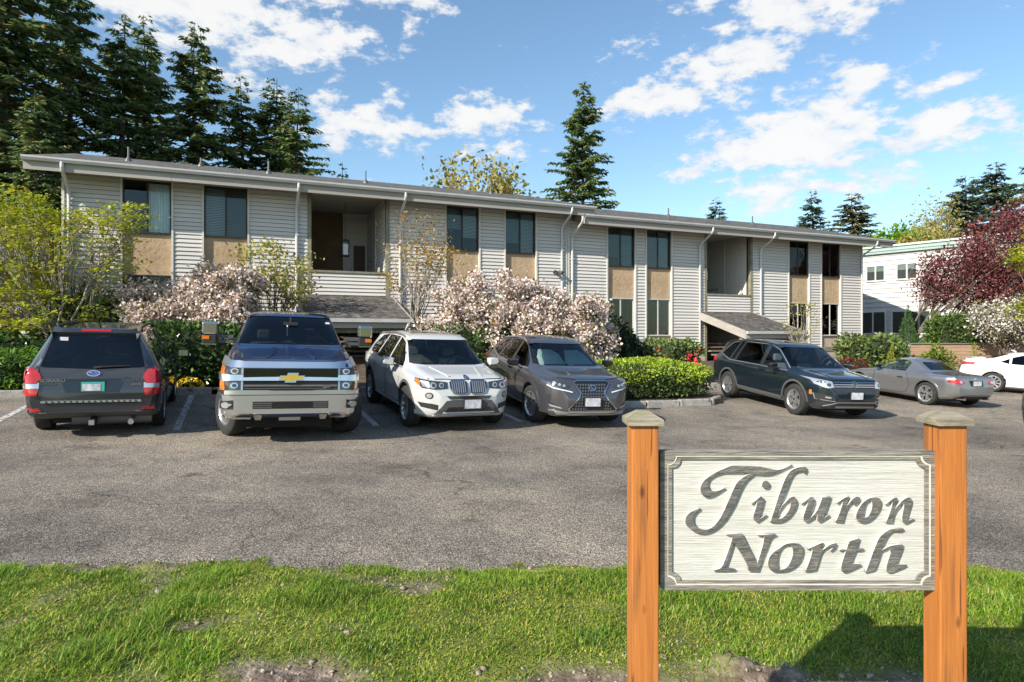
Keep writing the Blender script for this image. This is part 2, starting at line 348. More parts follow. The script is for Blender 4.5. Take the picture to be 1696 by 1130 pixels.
mat('door_brown', (.07, .04, .022), .5)
mat('metal_grey', (.13, .13, .13), .5, metal=.5)
mat('step_wood', (.16, .12, .085), .85, (.24, .19, .14), 6)
def shingle_mat():
    m = bpy.data.materials.new('shingle'); m.use_nodes = True; t = m.node_tree; b = t.nodes['Principled BSDF']; L = t.links.new
    tcn = t.nodes.new('ShaderNodeTexCoord'); bk = t.nodes.new('ShaderNodeTexBrick'); mp = t.nodes.new('ShaderNodeMapping'); L(tcn.outputs['Object'], mp.inputs[0]); L(mp.outputs[0], bk.inputs['Vector'])
    bk.inputs['Scale'].default_value = 1; bk.inputs['Brick Width'].default_value = .24; bk.inputs['Row Height'].default_value = .14; bk.inputs['Mortar Size'].default_value = .008
    bk.inputs['Color1'].default_value = (.065, .06, .055, 1); bk.inputs['Color2'].default_value = (.135, .125, .115, 1); bk.inputs['Mortar'].default_value = (.03, .03, .03, 1)
    n = t.nodes.new('ShaderNodeTexNoise'); n.inputs['Scale'].default_value = 5; n.inputs['Detail'].default_value = 8; L(tcn.outputs['Object'], n.inputs['Vector'])
    c = ramp_nodes(t, n.outputs['Fac'], [(.35, (.45, .45, .45)), (.65, (1.5, 1.45, 1.4))]); x = t.nodes.new('ShaderNodeMix'); x.data_type = 'RGBA'; x.blend_type = 'MULTIPLY'; x.inputs[0].default_value = 1
    L(bk.outputs['Color'], x.inputs[6]); L(c, x.inputs[7]); L(x.outputs[2], b.inputs['Base Color']); b.inputs['Roughness'].default_value = .95
    bp = t.nodes.new('ShaderNodeBump'); bp.inputs['Strength'].default_value = .8; bp.inputs['Distance'].default_value = .02; L(x.outputs[2], bp.inputs['Height']); L(bp.outputs[0], b.inputs['Normal']); MATS['shingle'] = m
shingle_mat()
def glass_mat(name, tint=(.55, .62, .6), amount=.5, rough=.0, ior=1.55):
    """window pane: mirror-like at grazing angles, otherwise tinted see-through, no refraction needed for a thin sheet"""
    m = bpy.data.materials.new(name); m.use_nodes = True; t = m.node_tree; t.nodes.clear(); L = t.links.new
    gl = t.nodes.new('ShaderNodeBsdfGlossy'); gl.inputs['Roughness'].default_value = rough+.005; gl.inputs['Color'].default_value = (.95, .97, 1, 1)
    tr = t.nodes.new('ShaderNodeBsdfTransparent'); tr.inputs[0].default_value = (*[c*amount for c in tint], 1)
    fr = t.nodes.new('ShaderNodeFresnel'); fr.inputs[0].default_value = ior
    x = t.nodes.new('ShaderNodeMixShader'); L(fr.outputs[0], x.inputs[0]); L(tr.outputs[0], x.inputs[1]); L(gl.outputs[0], x.inputs[2])
    o = t.nodes.new('ShaderNodeOutputMaterial'); L(x.outputs[0], o.inputs[0]); MATS[name] = m
glass_mat('pane', (.95, 1, .98), .96, ior=1.42)
def blind_mat(name, ca, cb, pitch):
    m = bpy.data.materials.new(name); m.use_nodes = True; t = m.node_tree; b = t.nodes['Principled BSDF']; L = t.links.new
    tcn = t.nodes.new('ShaderNodeTexCoord'); w = t.nodes.new('ShaderNodeTexWave'); w.bands_direction = 'Z'; w.inputs['Scale'].default_value = 1.0/pitch*.314; w.inputs['Distortion'].default_value = .15
    L(tcn.outputs['Object'], w.inputs['Vector']); L(ramp_nodes(t, w.outputs['Fac'], [(.25, cb), (.6, ca)]), b.inputs['Base Color']); b.inputs['Roughness'].default_value = .6; MATS[name] = m
blind_mat('blind', (.26, .27, .27), (.06, .06, .06), .05)
blind_mat('blind_teal', (.10, .16, .15), (.02, .035, .035), .05)
blind_mat('blind_dark', (.05, .05, .05), (.012, .012, .012), .05)
EXPO = .127
BOARD_PROF = [(-.004, 0), (-.040, 0), (-.040, .012), (-.012, EXPO-.010), (-.004, EXPO-.010)]
def panel_boards(parent, a0, a1, z0, z1, y=0.0, m='siding', single=True, zoff=0.0):
    """lap boards of one wall panel; single: each board an object"""
    n = int(math.ceil((z1-z0)/EXPO)); e = (z1-z0)/n; out = []
    prof = [(p[0]+y, p[1]*e/EXPO) for p in BOARD_PROF]
    if single:
        me = MB().xprism(prof, 0, a1-a0).mesh('board', m)
        for k in range(n):
            o = bpy.data.objects.new('board', me); link(o, parent); o.location = (a0, 0, z0+k*e-zoff); out.append(o)
        return out
    mb = MB()
    for k in range(n): mb.xprism([(p[0], p[1]+z0+k*e-zoff) for p in prof], a0, a1)
    return mb
def make_wing(name, label, a0, a1, bays, entry, zl, base, ridge_side):
    """zl: dict of levels; local x along the facade, y into the building, z up from the base"""
    x0, y0, _ = P(a0, DW); zb = base; root = thing(name, label, 'building', (x0, y0, zb), TH)
    X = lambda a: a-a0; ZZ = lambda z: z-zb
    top = zl['top']; parts = {}
    B = lambda nm, m, *bx: MB().box(*bx).build(nm, m, root)
    ea0, ea1 = entry
    # solid runs of wall between the bays
    edges = [a0]+[q for bay in sorted(bays+[entry]) for q in bay]+[a1]
    runs = [(edges[i], edges[i+1]) for i in range(0, len(edges), 2)]
    nboards = 0; rest = None
    order = sorted(range(len(runs)), key=lambda i: i)
    for i in order:
        r0, r1 = runs[i]
        B('wall', 'sheathing', X(r0)+.02, X(r1)-.02, .0, .2, ZZ(zb-.6), ZZ(top))
        n = int(math.ceil((top-.02-zb)/EXPO))
        if nboards+n <= 300: panel_boards(root, X(r0)+.03, X(r1)-.03, 0.0, ZZ(top-.02)); nboards += n
        else:
            q = panel_boards(root, X(r0)+.03, X(r1)-.03, 0.0, ZZ(top-.02), single=False)
            rest = q if rest is None else rest.add(q.v, q.f)
        for rr in (r0, r1):
            if rr in (ea0, ea1): continue
            s_ = .0 if rr == r0 else -.055
            B('corner_trim', 'trim', X(rr)+s_, X(rr)+s_+.055, -.058, .12, ZZ(zb-.05), ZZ(top))
    if rest: tag(rest.build('siding', 'siding', root), kind='stuff')
    # foundation, side and back walls, floors, roof deck
    B('foundation', 'stucco_low', .02, X(ea0), -.012, .3, ZZ(zb-1.3), ZZ(zb-.06)); B('foundation', 'stucco_low', X(ea1), X(a1)-.02, -.012, .3, ZZ(zb-1.3), ZZ(zb-.06))
    B('base_board', 'post_olive', .0, X(ea0), -.04, .02, ZZ(zb-.2), ZZ(zb-.002)); B('base_board', 'post_olive', X(ea1), X(a1), -.04, .02, ZZ(zb-.2), ZZ(zb-.002))
    panel = MB()
    for xs, sgn in ((0.0, -1), (X(a1), 1)):
        w = B('wall', 'siding', min(xs, xs-sgn*.2), max(xs, xs-sgn*.2), .2, 10.0, ZZ(zb-1.2), ZZ(top))
        n = int((top-zb)/EXPO); mb = MB()
        for k in range(n):
            z = k*EXPO; mb.add([(xs, -.02, z), (xs+sgn*.028, -.02, z), (xs+sgn*.008, -.02, z+EXPO+.01), (xs, -.02, z+EXPO+.01), (xs, 10, z), (xs+sgn*.028, 10, z), (xs+sgn*.008, 10, z+EXPO+.01), (xs, 10, z+EXPO+.01)],
                               [(0,1,2,3),(7,6,5,4),(0,4,5,1),(1,5,6,2),(2,6,7,3)])
        tag(mb.build('siding', 'siding', root), kind='stuff')
    B('wall', 'siding', 0, X(a1), 10.0, 10.2, ZZ(zb-1.2), ZZ(top))
    for zf in (zl['floor1'], zl['floor2']):
        for (q0, q1) in ((.2, X(ea0)-.12), (X(ea1)+.12, X(a1)-.2)): B('floor_slab', 'room_dark', q0, q1, .22, 9.9, ZZ(zf-.25), ZZ(zf))
    B('room_wall', 'room_dark', .2, X(ea0)-.12, 4.0, 4.1, ZZ(zb-.5), ZZ(top)); B('room_wall', 'room_dark', X(ea1)+.12, X(a1)-.2, 4.0, 4.1, ZZ(zb-.5), ZZ(top))
    B('ceiling', 'room_dark', .2, X(a1)-.2, .21, 9.9, ZZ(top-.02), ZZ(top+.02))
    # window bays
    for bi, (b0, b1) in enumerate(sorted(bays)):
        w0, w1 = X(b0)+.004, X(b1)-.004
        for (q0, q1, m) in ((zb-.05, zl['sill1'], 'stucco_low'), (zl['head1'], zl['sill2'], 'stucco_tan'), (zl['head2'], top+.02, 'trim')):
            B('stucco_panel' if m != 'trim' else 'header_panel', m, w0, w1, .045, .17, ZZ(q0), ZZ(q1))
        for lv, (s_, h_) in enumerate(((zl['sill1'], zl['head1']), (zl['sill2'], zl['head2']))):
            st = zl['styles'][bi][lv]; fm = 'window_frame' if lv == 1 or st.get('dark') else 'window_frame_pale'
            f = MB(); t_ = .035; mid = (w0+w1)/2
            f.box(w0, w1, .02, .11, ZZ(s_), ZZ(s_)+t_).box(w0, w1, .02, .11, ZZ(h_)-t_, ZZ(h_)).box(w0, w0+t_, .02, .11, ZZ(s_)+t_, ZZ(h_)-t_).box(w1-t_, w1, .02, .11, ZZ(s_)+t_, ZZ(h_)-t_).box(mid-.022, mid+.022, .035, .10, ZZ(s_)+t_, ZZ(h_)-t_)
            win = f.build('window', fm, root)
            MB().box(w0-.001, w1+.001, -.028, .02, ZZ(s_)-.012, ZZ(s_)+.014).build('sill', fm, win)
            for k, (g0, g1) in enumerate(((w0+t_, mid-.022), (mid+.022, w1-t_))):
                y_ = .055 if k == 0 else .078
                MB().box(g0, g1, y_, y_+.006, ZZ(s_)+t_, ZZ(h_)-t_).build('pane', 'pane', win)
                bl = st.get('l' if k == 0 else 'r')
                if bl:
                    kind, frac = bl; zt = ZZ(h_)-t_-.01; zbm = zt-(ZZ(h_)-ZZ(s_)-2*t_)*frac
                    if kind == 'curtain':
                        nn_ = 40; mb = MB()
                        for i in range(nn_+1):
                            xx = g0+(g1-g0)*i/nn_; yy = .15+.018*math.sin(i*1.15)+.008*math.sin(i*2.9); mb.v += [(xx, yy, zbm), (xx, yy, zt)]
                        mb.f = [(2*i, 2*i+2, 2*i+3, 2*i+1) for i in range(nn_)]; mb.build('curtain', 'curtain', win, smooth=True)
                    else: MB().box(g0+.004, g1-.004, .135, .15, zbm, zt).build('blind', kind, win)
    # entry recess: side walls, back wall, landing, guard
    e0, e1 = X(ea0), X(ea1); dp = 3.4; L2 = zl['land']
    for (q0, q1) in ((e0-.12, e0), (e1, e1+.12)): B('recess_wall', 'sheathing', q0, q1, .22, dp, ZZ(zb-1.2), ZZ(top))
    mb = MB(); n = int((top-zb+1)/EXPO)
    for k in range(n):
        z = ZZ(zb-1)+k*EXPO
        for xs, sgn in ((e0+.002, 1), (e1-.002, -1)):
            mb.add([(xs, .22, z), (xs+sgn*.026, .22, z), (xs+sgn*.008, .22, z+EXPO+.01), (xs, .22, z+EXPO+.01), (xs, dp, z), (xs+sgn*.026, dp, z), (xs+sgn*.008, dp, z+EXPO+.01), (xs, dp, z+EXPO+.01)],
                   [(0,1,2,3),(7,6,5,4),(0,4,5,1),(1,5,6,2),(2,6,7,3)])
    tag(mb.build('recess_siding', 'siding', root), kind='stuff')
    B('recess_trim', 'trim', e1-.06, e1-.03, 1.55, 1.61, ZZ(L2), ZZ(top))
    B('back_wall', 'brown_wall', e0, e0+(e1-e0)*.62, dp, dp+.15, ZZ(zb-1.2), ZZ(top)); B('back_wall', 'siding', e0+(e1-e0)*.62, e1, dp-.05, dp+.15, ZZ(zb-1.2), ZZ(top))
    d = B('door', 'door_brown', e0+(e1-e0)*.78, e1-.12, dp-.12, dp-.052, ZZ(L2), ZZ(L2)+2.05); MB().box(e1-.30, e1-.25, dp-.19, dp-.122, ZZ(L2)+.95, ZZ(L2)+1.05).build('door_handle', 'metal_grey', d)
    B('notice_board', 'window_frame_pale', e0+.22, e0+.42, dp-.03, dp-.004, ZZ(L2)+1.35, ZZ(L2)+1.70); B('mail_box', 'metal_grey', e0+.16, e0+.46, dp-.12, dp-.004, ZZ(L2)+.9, ZZ(L2)+1.15)
    B('ceiling', 'soffit', e0, e1, .0, dp, ZZ(top-.06), ZZ(top-.021)); B('landing', 'step_wood', e0+.03, e1-.03, .06, dp-.05, ZZ(L2-.2), ZZ(L2))
    mb = MB(); mb.tube([(e0+(e1-e0)*.72, dp-.5, ZZ(L2)+1.0), (e0+(e1-e0)*.60, .9, ZZ(L2)+1.0), ], .025); 
    for q in range(6): mb.box(e0+(e1-e0)*(.60+.02*q)-.012, e0+(e1-e0)*(.60+.02*q)+.012, .9+q*.45, .924+q*.45, ZZ(L2), ZZ(L2)+1.0)
    mb.build('stair_rail', 'post_olive', root)
    MB().xprism([(.35, ZZ(L2)+.95), (.35, ZZ(L2)+.8), (1.6, ZZ(L2)-.4), (1.6, ZZ(L2)-.25)], e1-.2, e1-.15).build('handrail', 'trim', root)
    for q in (e0-.10, e1-.02): B('entry_post', 'post_olive', q, q+.12, -.045, .1, ZZ(zb-.8), ZZ(top))
    for bd in panel_boards(root, e0+.03, e1-.03, ZZ(zl['guard0']), ZZ(zl['guard1'])): bd.name = 'guard_board'
    B('guard_core', 'sheathing', e0+.03, e1-.03, 0, .08, ZZ(zl['guard0']), ZZ(zl['guard1'])); B('guard_cap', 'post_olive', e0+.025, e1-.025, -.06, .14, ZZ(zl['guard1']), ZZ(zl['guard1'])+.07)
    B('entry_header', 'trim', e0+.025, e1-.025, -.02, .12, ZZ(top-.12), ZZ(top))
    # stairs going down behind the lower opening
    mb = MB()
    for k in range(9): mb.box(e0+.1, e1-.1, -1.9+k*.28, -1.62+k*.28, ZZ(zb-1.45+k*.15), ZZ(zb-1.38+k*.15))
    for k, pr in enumerate([1]*9): MB().box(e0+.1, e1-.1, -1.9+k*.28, -1.60+k*.28, ZZ(zb-1.05+k*.15), ZZ(zb-.99+k*.15)).build('step', 'step_wood', root)
    # roof
    er = zl['eave']; sl = .268; r0, r1 = zl['roof']; rx0, rx1 = X(r0), X(r1); oh = .78; yr = 5.1; th = .10
    poly = [(-oh-.06, ZZ(er)), (yr, ZZ(er)+(yr+oh)*sl), (10.2+oh, ZZ(er)-.02), (10.2+oh, ZZ(er)-.02-th), (yr, ZZ(er)+(yr+oh)*sl-th), (-oh-.06, ZZ(er)-th)]
    rf = MB().xprism(poly, rx0-.02, rx1+.02).build('roof', 'shingle', root)
    MB().xprism([(-oh, ZZ(er)-.102), (0.05, ZZ(er)-.102+(oh)*sl), (.05, ZZ(er)-.13+oh*sl), (-oh, ZZ(er)-.28)], rx0+.03, rx1-.03).build('soffit', 'soffit', root)
    nf = 5; ww = (rx1-rx0)/nf
    for k in range(nf): MB().box(rx0+k*ww+.003, rx0+(k+1)*ww-.003, -oh-.045, -oh-.003, ZZ(er)-.36, ZZ(er)-.104).build('fascia_board', 'fascia', root)
    MB().xprism([(-oh-.05, ZZ(er)-.13), (-oh-.13, ZZ(er)-.13), (-oh-.165, ZZ(er)-.06), (-oh-.165, ZZ(er)-.012), (-oh-.15, ZZ(er)-.012), (-oh-.15, ZZ(er)-.055), (-oh-.125, ZZ(er)-.115), (-oh-.05, ZZ(er)-.115)], rx0-.03, rx1+.03).build('gutter', 'gutter', root)
    for q in (rx0, rx1-.045):
        MB().xprism([(-oh-.044, ZZ(er)-.36), (-oh-.044, ZZ(er)-.104), (yr, ZZ(er)+(yr+oh)*sl-.104), (10.2+oh, ZZ(er)-.14), (10.2+oh, ZZ(er)-.38), (yr, ZZ(er)+(yr+oh)*sl-.37)], q, q+.045).build('rake_board', 'fascia', root)
    for q in (0, X(a1)-.2): MB().xprism([(.0, ZZ(top)), (.0, ZZ(er)+oh*sl-.14), (yr, ZZ(er)+(yr+oh)*sl-.14), (10.2, ZZ(er)+.6*sl-.14), (10.2, ZZ(top))], q+.01, q+.19).build('gable_wall', 'siding', root)
    for (da, bend) in zl['spouts']:
        xx = X(da); sh = bend
        MB().tube([(xx, -oh-.11, ZZ(er)-.10), (xx, -oh-.11, ZZ(er)-.24), (xx, -oh-.04, ZZ(er)-.33), (xx, -.20, ZZ(er)-.66), (xx, -.10, ZZ(er)-.76), (xx, -.085, ZZ(er)-.95), (xx, -.085, ZZ(zb)-.1)], .046, 10, sq=.8).build('downspout', 'downspout', root, smooth=True)
        for zz_ in (2.2, 4.0): MB().box(xx-.055, xx+.055, -.127, -.03, ZZ(zb)+zz_-.6, ZZ(zb)+zz_-.57).build('spout_strap', 'downspout', root)
    for (va, vb, vh) in zl['vents']:
        zz_ = ZZ(er)+(vb+oh)*sl
        MB().lathe([(.0, zz_+vh), (.03, zz_+vh), (.03, zz_-.1)], 10, 'z', (X(va), vb, 0)).lathe([(.05, zz_+.12), (.10, zz_+.02), (.12, zz_-.05)], 10, 'z', (X(va), vb, 0)).build('vent_pipe', 'metal_grey', root)
    # entry canopy
    c0, c1 = X(zl['can'][0]), X(zl['can'][1]); zc = ZZ(zl['guard0'])-.02; pj = 2.7; dr = .80; ct = .09
    MB().xprism([(-.035, zc), (-.035, zc-ct), (-pj, zc-dr-ct), (-pj, zc-dr)], c0, c1).build('canopy_roof', 'shingle', root)
    for q in (c0-.045, c1): MB().xprism([(-.05, zc+.01), (-.05, zc-.30), (-pj-.03, zc-dr-.31), (-pj-.03, zc-dr+.005)], q, q+.045).build('canopy_rake', 'fascia', root)
    MB().box(c0, c1, -pj-.042, -pj-.002, zc-dr-.28, zc-dr-.05).build('canopy_fascia', 'fascia', root)
    MB().box(c0-.04, c1+.04, -pj-.15, -pj-.045, zc-dr-.11, zc-dr-.005).build('canopy_gutter', 'gutter', root)
    MB().xprism([(-.05, zc-.2), (-.05, zc-.24), (-pj, zc-dr-.26), (-pj, zc-dr-.22)], c0, c1).build('canopy_soffit', 'soffit', root)
    MB().box(c0+.05, c1-.05, -pj+.25, -pj+.38, zc-dr-.42, zc-dr-.22).build('canopy_beam', 'post_olive', root)
    for q in (c0+.1, c1-.22): MB().box(q, q+.12, -pj+.255, -pj+.375, ZZ(zb-1.6), zc-dr-.42).build('canopy_post', 'post_olive', root)
    MB().tube([(c1-.12, -pj-.10, zc-dr-.1), (c1-.12, -pj-.10, zc-dr-.2), (c1-.2, -pj+.1, zc-dr-.42), (c1-.2, -pj+.2, zc-dr-.5), (c1-.2, -pj+.2, ZZ(zb-1.4))], .04, 8).build('downspout', 'downspout', root, smooth=True)
    return root
D_ = {'l': ('blind_dark', 1), 'r': ('blind_dark', 1), 'dark': True}
make_wing('apartment_building', 'higher left wing of grey lap sided apartment building with shingled entry canopy', -4.5, 11.42,
          [(-3.05, -1.80), (-.93, .28), (6.68, 7.89), (8.91, 10.12)], (2.15, 4.59),
          dict(top=6.27, floor1=1.0, floor2=3.62, sill1=1.87, head1=3.37, sill2=4.59, head2=6.12, land=2.95, guard0=2.91, guard1=3.63, eave=6.36, roof=(-5.2, 12.15),
               spouts=[(-4.33, 0), (1.72, 0), (5.04, 0), (11.18, 0)], vents=[(-3.2, 2.2, .45), (1.0, 2.6, .45), (4.3, 2.2, .45), (9.6, 3.2, .3), (-1.2, 3.9, .3)], can=(1.75, 4.75),
               styles=[[D_, {'r': ('curtain', 1)}], [D_, {'l': ('blind', 1), 'r': ('blind_dark', 1)}], [D_, {'l': ('blind_teal', .5), 'r': ('blind', .7)}], [D_, {'l': ('blind_teal', .75), 'r': ('blind', 1)}]]), 1.36, 0)
make_wing('apartment_building', 'lower right wing of grey lap sided apartment building beside the white house', 11.46, 27.25,
          [(13.21, 14.46), (15.01, 16.21), (22.61, 23.82), (24.61, 25.81)], (18.0, 20.4),
          dict(top=5.97, floor1=.75, floor2=3.3, sill1=1.58, head1=3.06, sill2=4.29, head2=5.81, land=2.62, guard0=2.58, guard1=3.27, eave=6.06, roof=(11.75, 28.3),
               spouts=[(11.62, 0), (17.62, 0), (20.92, 0), (27.16, 0)], vents=[(13.5, 2.6, .35), (18.5, 3.2, .4), (23.4, 3.0, .4)], can=(17.62, 20.55),
               styles=[[{}, {'l': ('blind_dark', .75), 'r': ('blind_teal', 1)}], [{'r': ('blind_dark', 1)}, {'l': ('blind_dark', 1), 'r': ('blind_teal', 1)}], [{'l': ('blind', 1), 'r': ('curtain', 1)}, {'l': ('blind_dark', 1), 'r': ('curtain', .93)}], [{'l': ('curtain', 1), 'r': ('curtain', 1)}, {'l': ('blind', 1), 'r': ('curtain', 1)}]]), 1.06, 0)
# hanging lanterns of the two entries
mat('lantern_glass', (.75, .78, .75), .4); mat('black_metal', (.012, .012, .012), .45)
def lantern(a, b, ztop, z, label):
    x, y, _ = P(a, b); t = thing('entry_lantern', label, 'lantern', (x, y, z), TH, 'hanging entry lanterns')
    MB().tube([(0, 0, .55), (0, 0, ztop-z)], .008, 6).build('hanging_rod', 'black_metal', t)
    mb = MB()
    for sx in (-1, 1):
        for sy in (-1, 1): mb.box(sx*.11-.012, sx*.11+.012, sy*.11-.012, sy*.11+.012, 0, .5)
    mb.box(-.13, .13, -.13, .13, -.03, 0).box(-.13, .13, -.13, .13, .5, .53).box(-.05, .05, -.05, .05, .53, .57); mb.build('frame', 'black_metal', t)
    MB().box(-.085, .085, -.085, .085, .03, .40).build('shade', 'lantern_glass', t)
lantern(3.42, 22.6, 6.2, 4.35, 'black framed lantern hanging in the upper entry of the left wing')
lantern(18.95, 22.6, 5.9, 4.0, 'black framed lantern hanging in the upper entry of the right wing')
# twin floodlight on the wall by the two downspouts
x, y, _ = P(10.95, DW-.05); t = thing('floodlight', 'twin grey floodlight on the siding beside the pair of downspouts', 'floodlight', (x, y, 3.95), TH)
MB().box(-.06, .06, -.04, .02, -.06, .06).build('base_plate', 'metal_grey', t)
for s_ in (-1, 1): MB().lathe([(.0, -.05), (.045, -.05), (.075, .12), (.07, .12), (.0, .09)], 14, 'z').build('lamp_head', 'metal_grey', t, smooth=True).matrix_local = Matrix.Translation((s_*.1, -.12, .02)) @ Matrix.Rotation(R(120), 4, 'X') @ Matrix.Rotation(R(25*s_), 4, 'Y')
# ------------------------------------------------------------------ vehicles
def paint(name, c, metal=.55, rough=.32, coat=1.0):
    m = mat(name, c, rough, metal=metal, coat=coat, bump=.0); return m
mat('tyre', (.018, .018, .018), .85, (.035, .033, .03), 12, bump=.3, bscale=60)
mat('chrome', (.66, .66, .66), .12, metal=1.0); mat('chrome_soft', (.82, .82, .83), .30, metal=1.0); mat('silver_trim', (.52, .52, .52), .34, metal=.85); mat('alloy', (.58, .58, .58), .28, metal=.85); mat('alloy_dark', (.10, .10, .105), .35, metal=.7)
mat('black_plastic', (.022, .022, .023), .55); mat('grey_plastic', (.075, .075, .078), .6); mat('gloss_black', (.008, .008, .009), .12, coat=1)
mat('interior', (.075, .072, .07), .75); mat('seat_beige', (.36, .32, .27), .7); mat('seat_dark', (.12, .12, .12), .75)
mat('lamp_clear', (.55, .57, .58), .12, metal=.6, coat=1); mat('lamp_dark', (.07, .075, .08), .1, metal=.5, coat=1); mat('lamp_red', (.42, .012, .015), .12, coat=1); mat('lamp_amber', (.60, .16, .015), .15, coat=1)
mat('plate_white', (.62, .63, .66), .45, (.38, .38, .42), 16, 3); mat('plate_teal', (.05, .38, .33), .45); mat('sunshade', (.52, .62, .62), .38, (.66, .74, .73), 9, 4, metal=.45)
mat('gold', (.72, .44, .07), .28, metal=.7); mat('white_plastic', (.7, .7, .7), .4); mat('blue_enamel', (.02, .06, .28), .2, coat=1); mat('seam', (.006, .006, .007), .8); mat('under', (.012, .012, .012), .9)
mat('pink_plastic', (.8, .06, .25), .4)
glass_mat('car_glass', (.80, .92, .89), .92); glass_mat('tint_glass', (.5, .55, .52), .28)
DEPS = bpy.context.evaluated_depsgraph_get
def lin(keys):
    xs = np.array([k[0] for k in keys], float); ys = np.array([k[1] for k in keys], float)
    def f(x, d=.0):
        if d <= 0: return np.interp(x, xs, ys)
        return sum(np.interp(np.asarray(x)+q*d, xs, ys)*w for q, w in ((-1, .12), (-.66, .16), (-.33, .16), (0, .12), (.33, .16), (.66, .16), (1, .12)))
    return f
class Car:
    def __init__(c, name, label, spec, paintmat, loc, rz, group='cars parked in front of the apartments'):
        c.s = spec; c.root = thing(name, label, spec.get('cat', 'car'), loc, rz, group); c.pm = paintmat; c.make_body()
        g = spec.get('tilt'); 
        if g: c.root.rotation_euler = (g[0], g[1], rz)
    def ring(c, x):
        s = c.s; d = s.get('d', .07)
        tb = float(s['top'](x, d)); bl = min(float(s['belt'](x, d)), tb-.015); w = float(s['W'](x, .03)); rw = float(s['roofw'](x, d)); bt = float(s['bot'](x, .04)); rw = min(rw, w*.97)
        zm = bt+(bl-bt)*.62; h = tb-bl; cr = s.get('crown', .03)
        gl = lambda t: w*.955+(rw-w*.955)*(t**1.12)
        e = min(.10, h*.5)
        return [(0, bt), (w*.55, bt), (w*.86, bt+.005), (w*.95, bt+.06), (w*.975, bt+(bl-bt)*.3), (w*.992, bt+(bl-bt)*.5), (w, zm), (w*.995, bl-(bl-bt)*.16), (w*.978, bl-.035 if h > .1 else bl-.02), (w*.955, bl),
                (gl(.33), bl+(h-e)*.33), (gl(.66), bl+(h-e)*.66), (rw, tb-e), (rw-.035, tb-e*.42), (rw-.11, tb-e*.1-cr*.25), (rw*.55, tb-cr*.12), (0, tb)]
    def make_body(c):
        s = c.s; xr, xf = s['xr'], s['xf']
        xs = set(np.round(np.linspace(xr, xf, 54), 3))
        for q in (.02, .05, .09, .14, .2, .27, .35, .44): xs.add(round(xr+q, 3)); xs.add(round(xf-q, 3))
        xs = sorted(xs); V = []; F = []; n = None
        for x in xs:
            r = c.ring(x); full = [(x, y, z) for (y, z) in r]+[(x, -y, z) for (y, z) in r[-2:0:-1]]; n = len(full); V += full
        for i in range(len(xs)-1):
            for k in range(n): F.append((i*n+k, (i+1)*n+k, (i+1)*n+(k+1) % n, i*n+(k+1) % n))
        F.append(tuple(range(n))); F.append(tuple((len(xs)-1)*n+k for k in range(n))[::-1])
        me = bpy.data.meshes.new('body'); me.from_pydata(V, [], F)
        bm = bmesh.new(); bm.from_mesh(me); bmesh.ops.recalc_face_normals(bm, faces=bm.faces); bm.to_mesh(me); c.bvh = BVHTree.FromBMesh(bm); bm.free()
        me.materials.append(MATS[c.pm]); me.materials.append(MATS['interior'])
        o = bpy.data.objects.new('body', me); COL.objects.link(o)
        cut = []
        def cutter(mb, idx):
            m2 = mb.mesh('cutter', c.pm); m2.materials.append(MATS['interior']); m2.polygons.foreach_set('material_index', [idx]*len(m2.polygons))
            q = bpy.data.objects.new('cutter', m2); COL.objects.link(q); cut.append(q)
            md = o.modifiers.new('b', 'BOOLEAN'); md.operation = 'DIFFERENCE'; md.object = q; md.solver = s.get('solver', 'EXACT')
        # wheel wells
        Rw = s['R']+s.get('gap', .055); wmax = s['wmax']
        for x in (s['wb']/2, -s['wb']/2):
            for sy in (1, -1):
                mb = MB(); pts = [(x+Rw*math.cos(t), s['R']+.01+Rw*math.sin(t)) for t in np.linspace(-.35, math.pi+.35, 26)]+[(x-Rw*.95, -.2), (x+Rw*.95, -.2)]
                mb.yprism(pts, *sorted((sy*(wmax-.34), sy*(wmax+.3)))); cutter(mb, 1)
        # cabin hollow
        if 'cab' in s:
            x2, x1, zf = s['cab']; st = np.linspace(x2, x1, 16); mb = MB(); m = None
            for x in st:
                tb = float(s['top'](x, .07)); bl = float(s['belt'](x, .07)); w = float(s['W'](x, .03)); rw = min(float(s['roofw'](x, .07)), w*.97)
                tp = max(tb-.055, zf+.1); b2 = min(bl, tp-.04)
                half = [(w*.90, zf), (w*.90, b2-.02), (max(rw-.05, .2), max(tp-.06, b2)), (max(rw-.16, .12), tp)]
                full = [(x, y, z) for y, z in half]+[(x, -y, z) for y, z in half[::-1]]; m = len(full); mb.v += full
            for i in range(len(st)-1):
                for k in range(m): mb.f.append((i*m+k, (i+1)*m+k, (i+1)*m+(k+1) % m, i*m+(k+1) % m))
            mb.f += [tuple(range(m)), tuple((len(st)-1)*m+k for k in range(m))]; cutter(mb, 1)
            for (poly, view, a, b) in s['cuts']:
                mb = MB()
                if view == 'S': mb.yprism(poly, -1.6, 1.6)
                else: mb.xprism(poly, a, b)
                cutter(mb, 1)
        res = bpy.data.meshes.new_from_object(o.evaluated_get(DEPS())); bpy.data.objects.remove(o)
        for q in cut: bpy.data.objects.remove(q)
        res.name = 'body'; res.polygons.foreach_set('use_smooth', [True]*len(res.polygons)); res.set_sharp_from_angle(angle=R(38))
        c.body = bpy.data.objects.new('body', res); link(c.body, c.root)
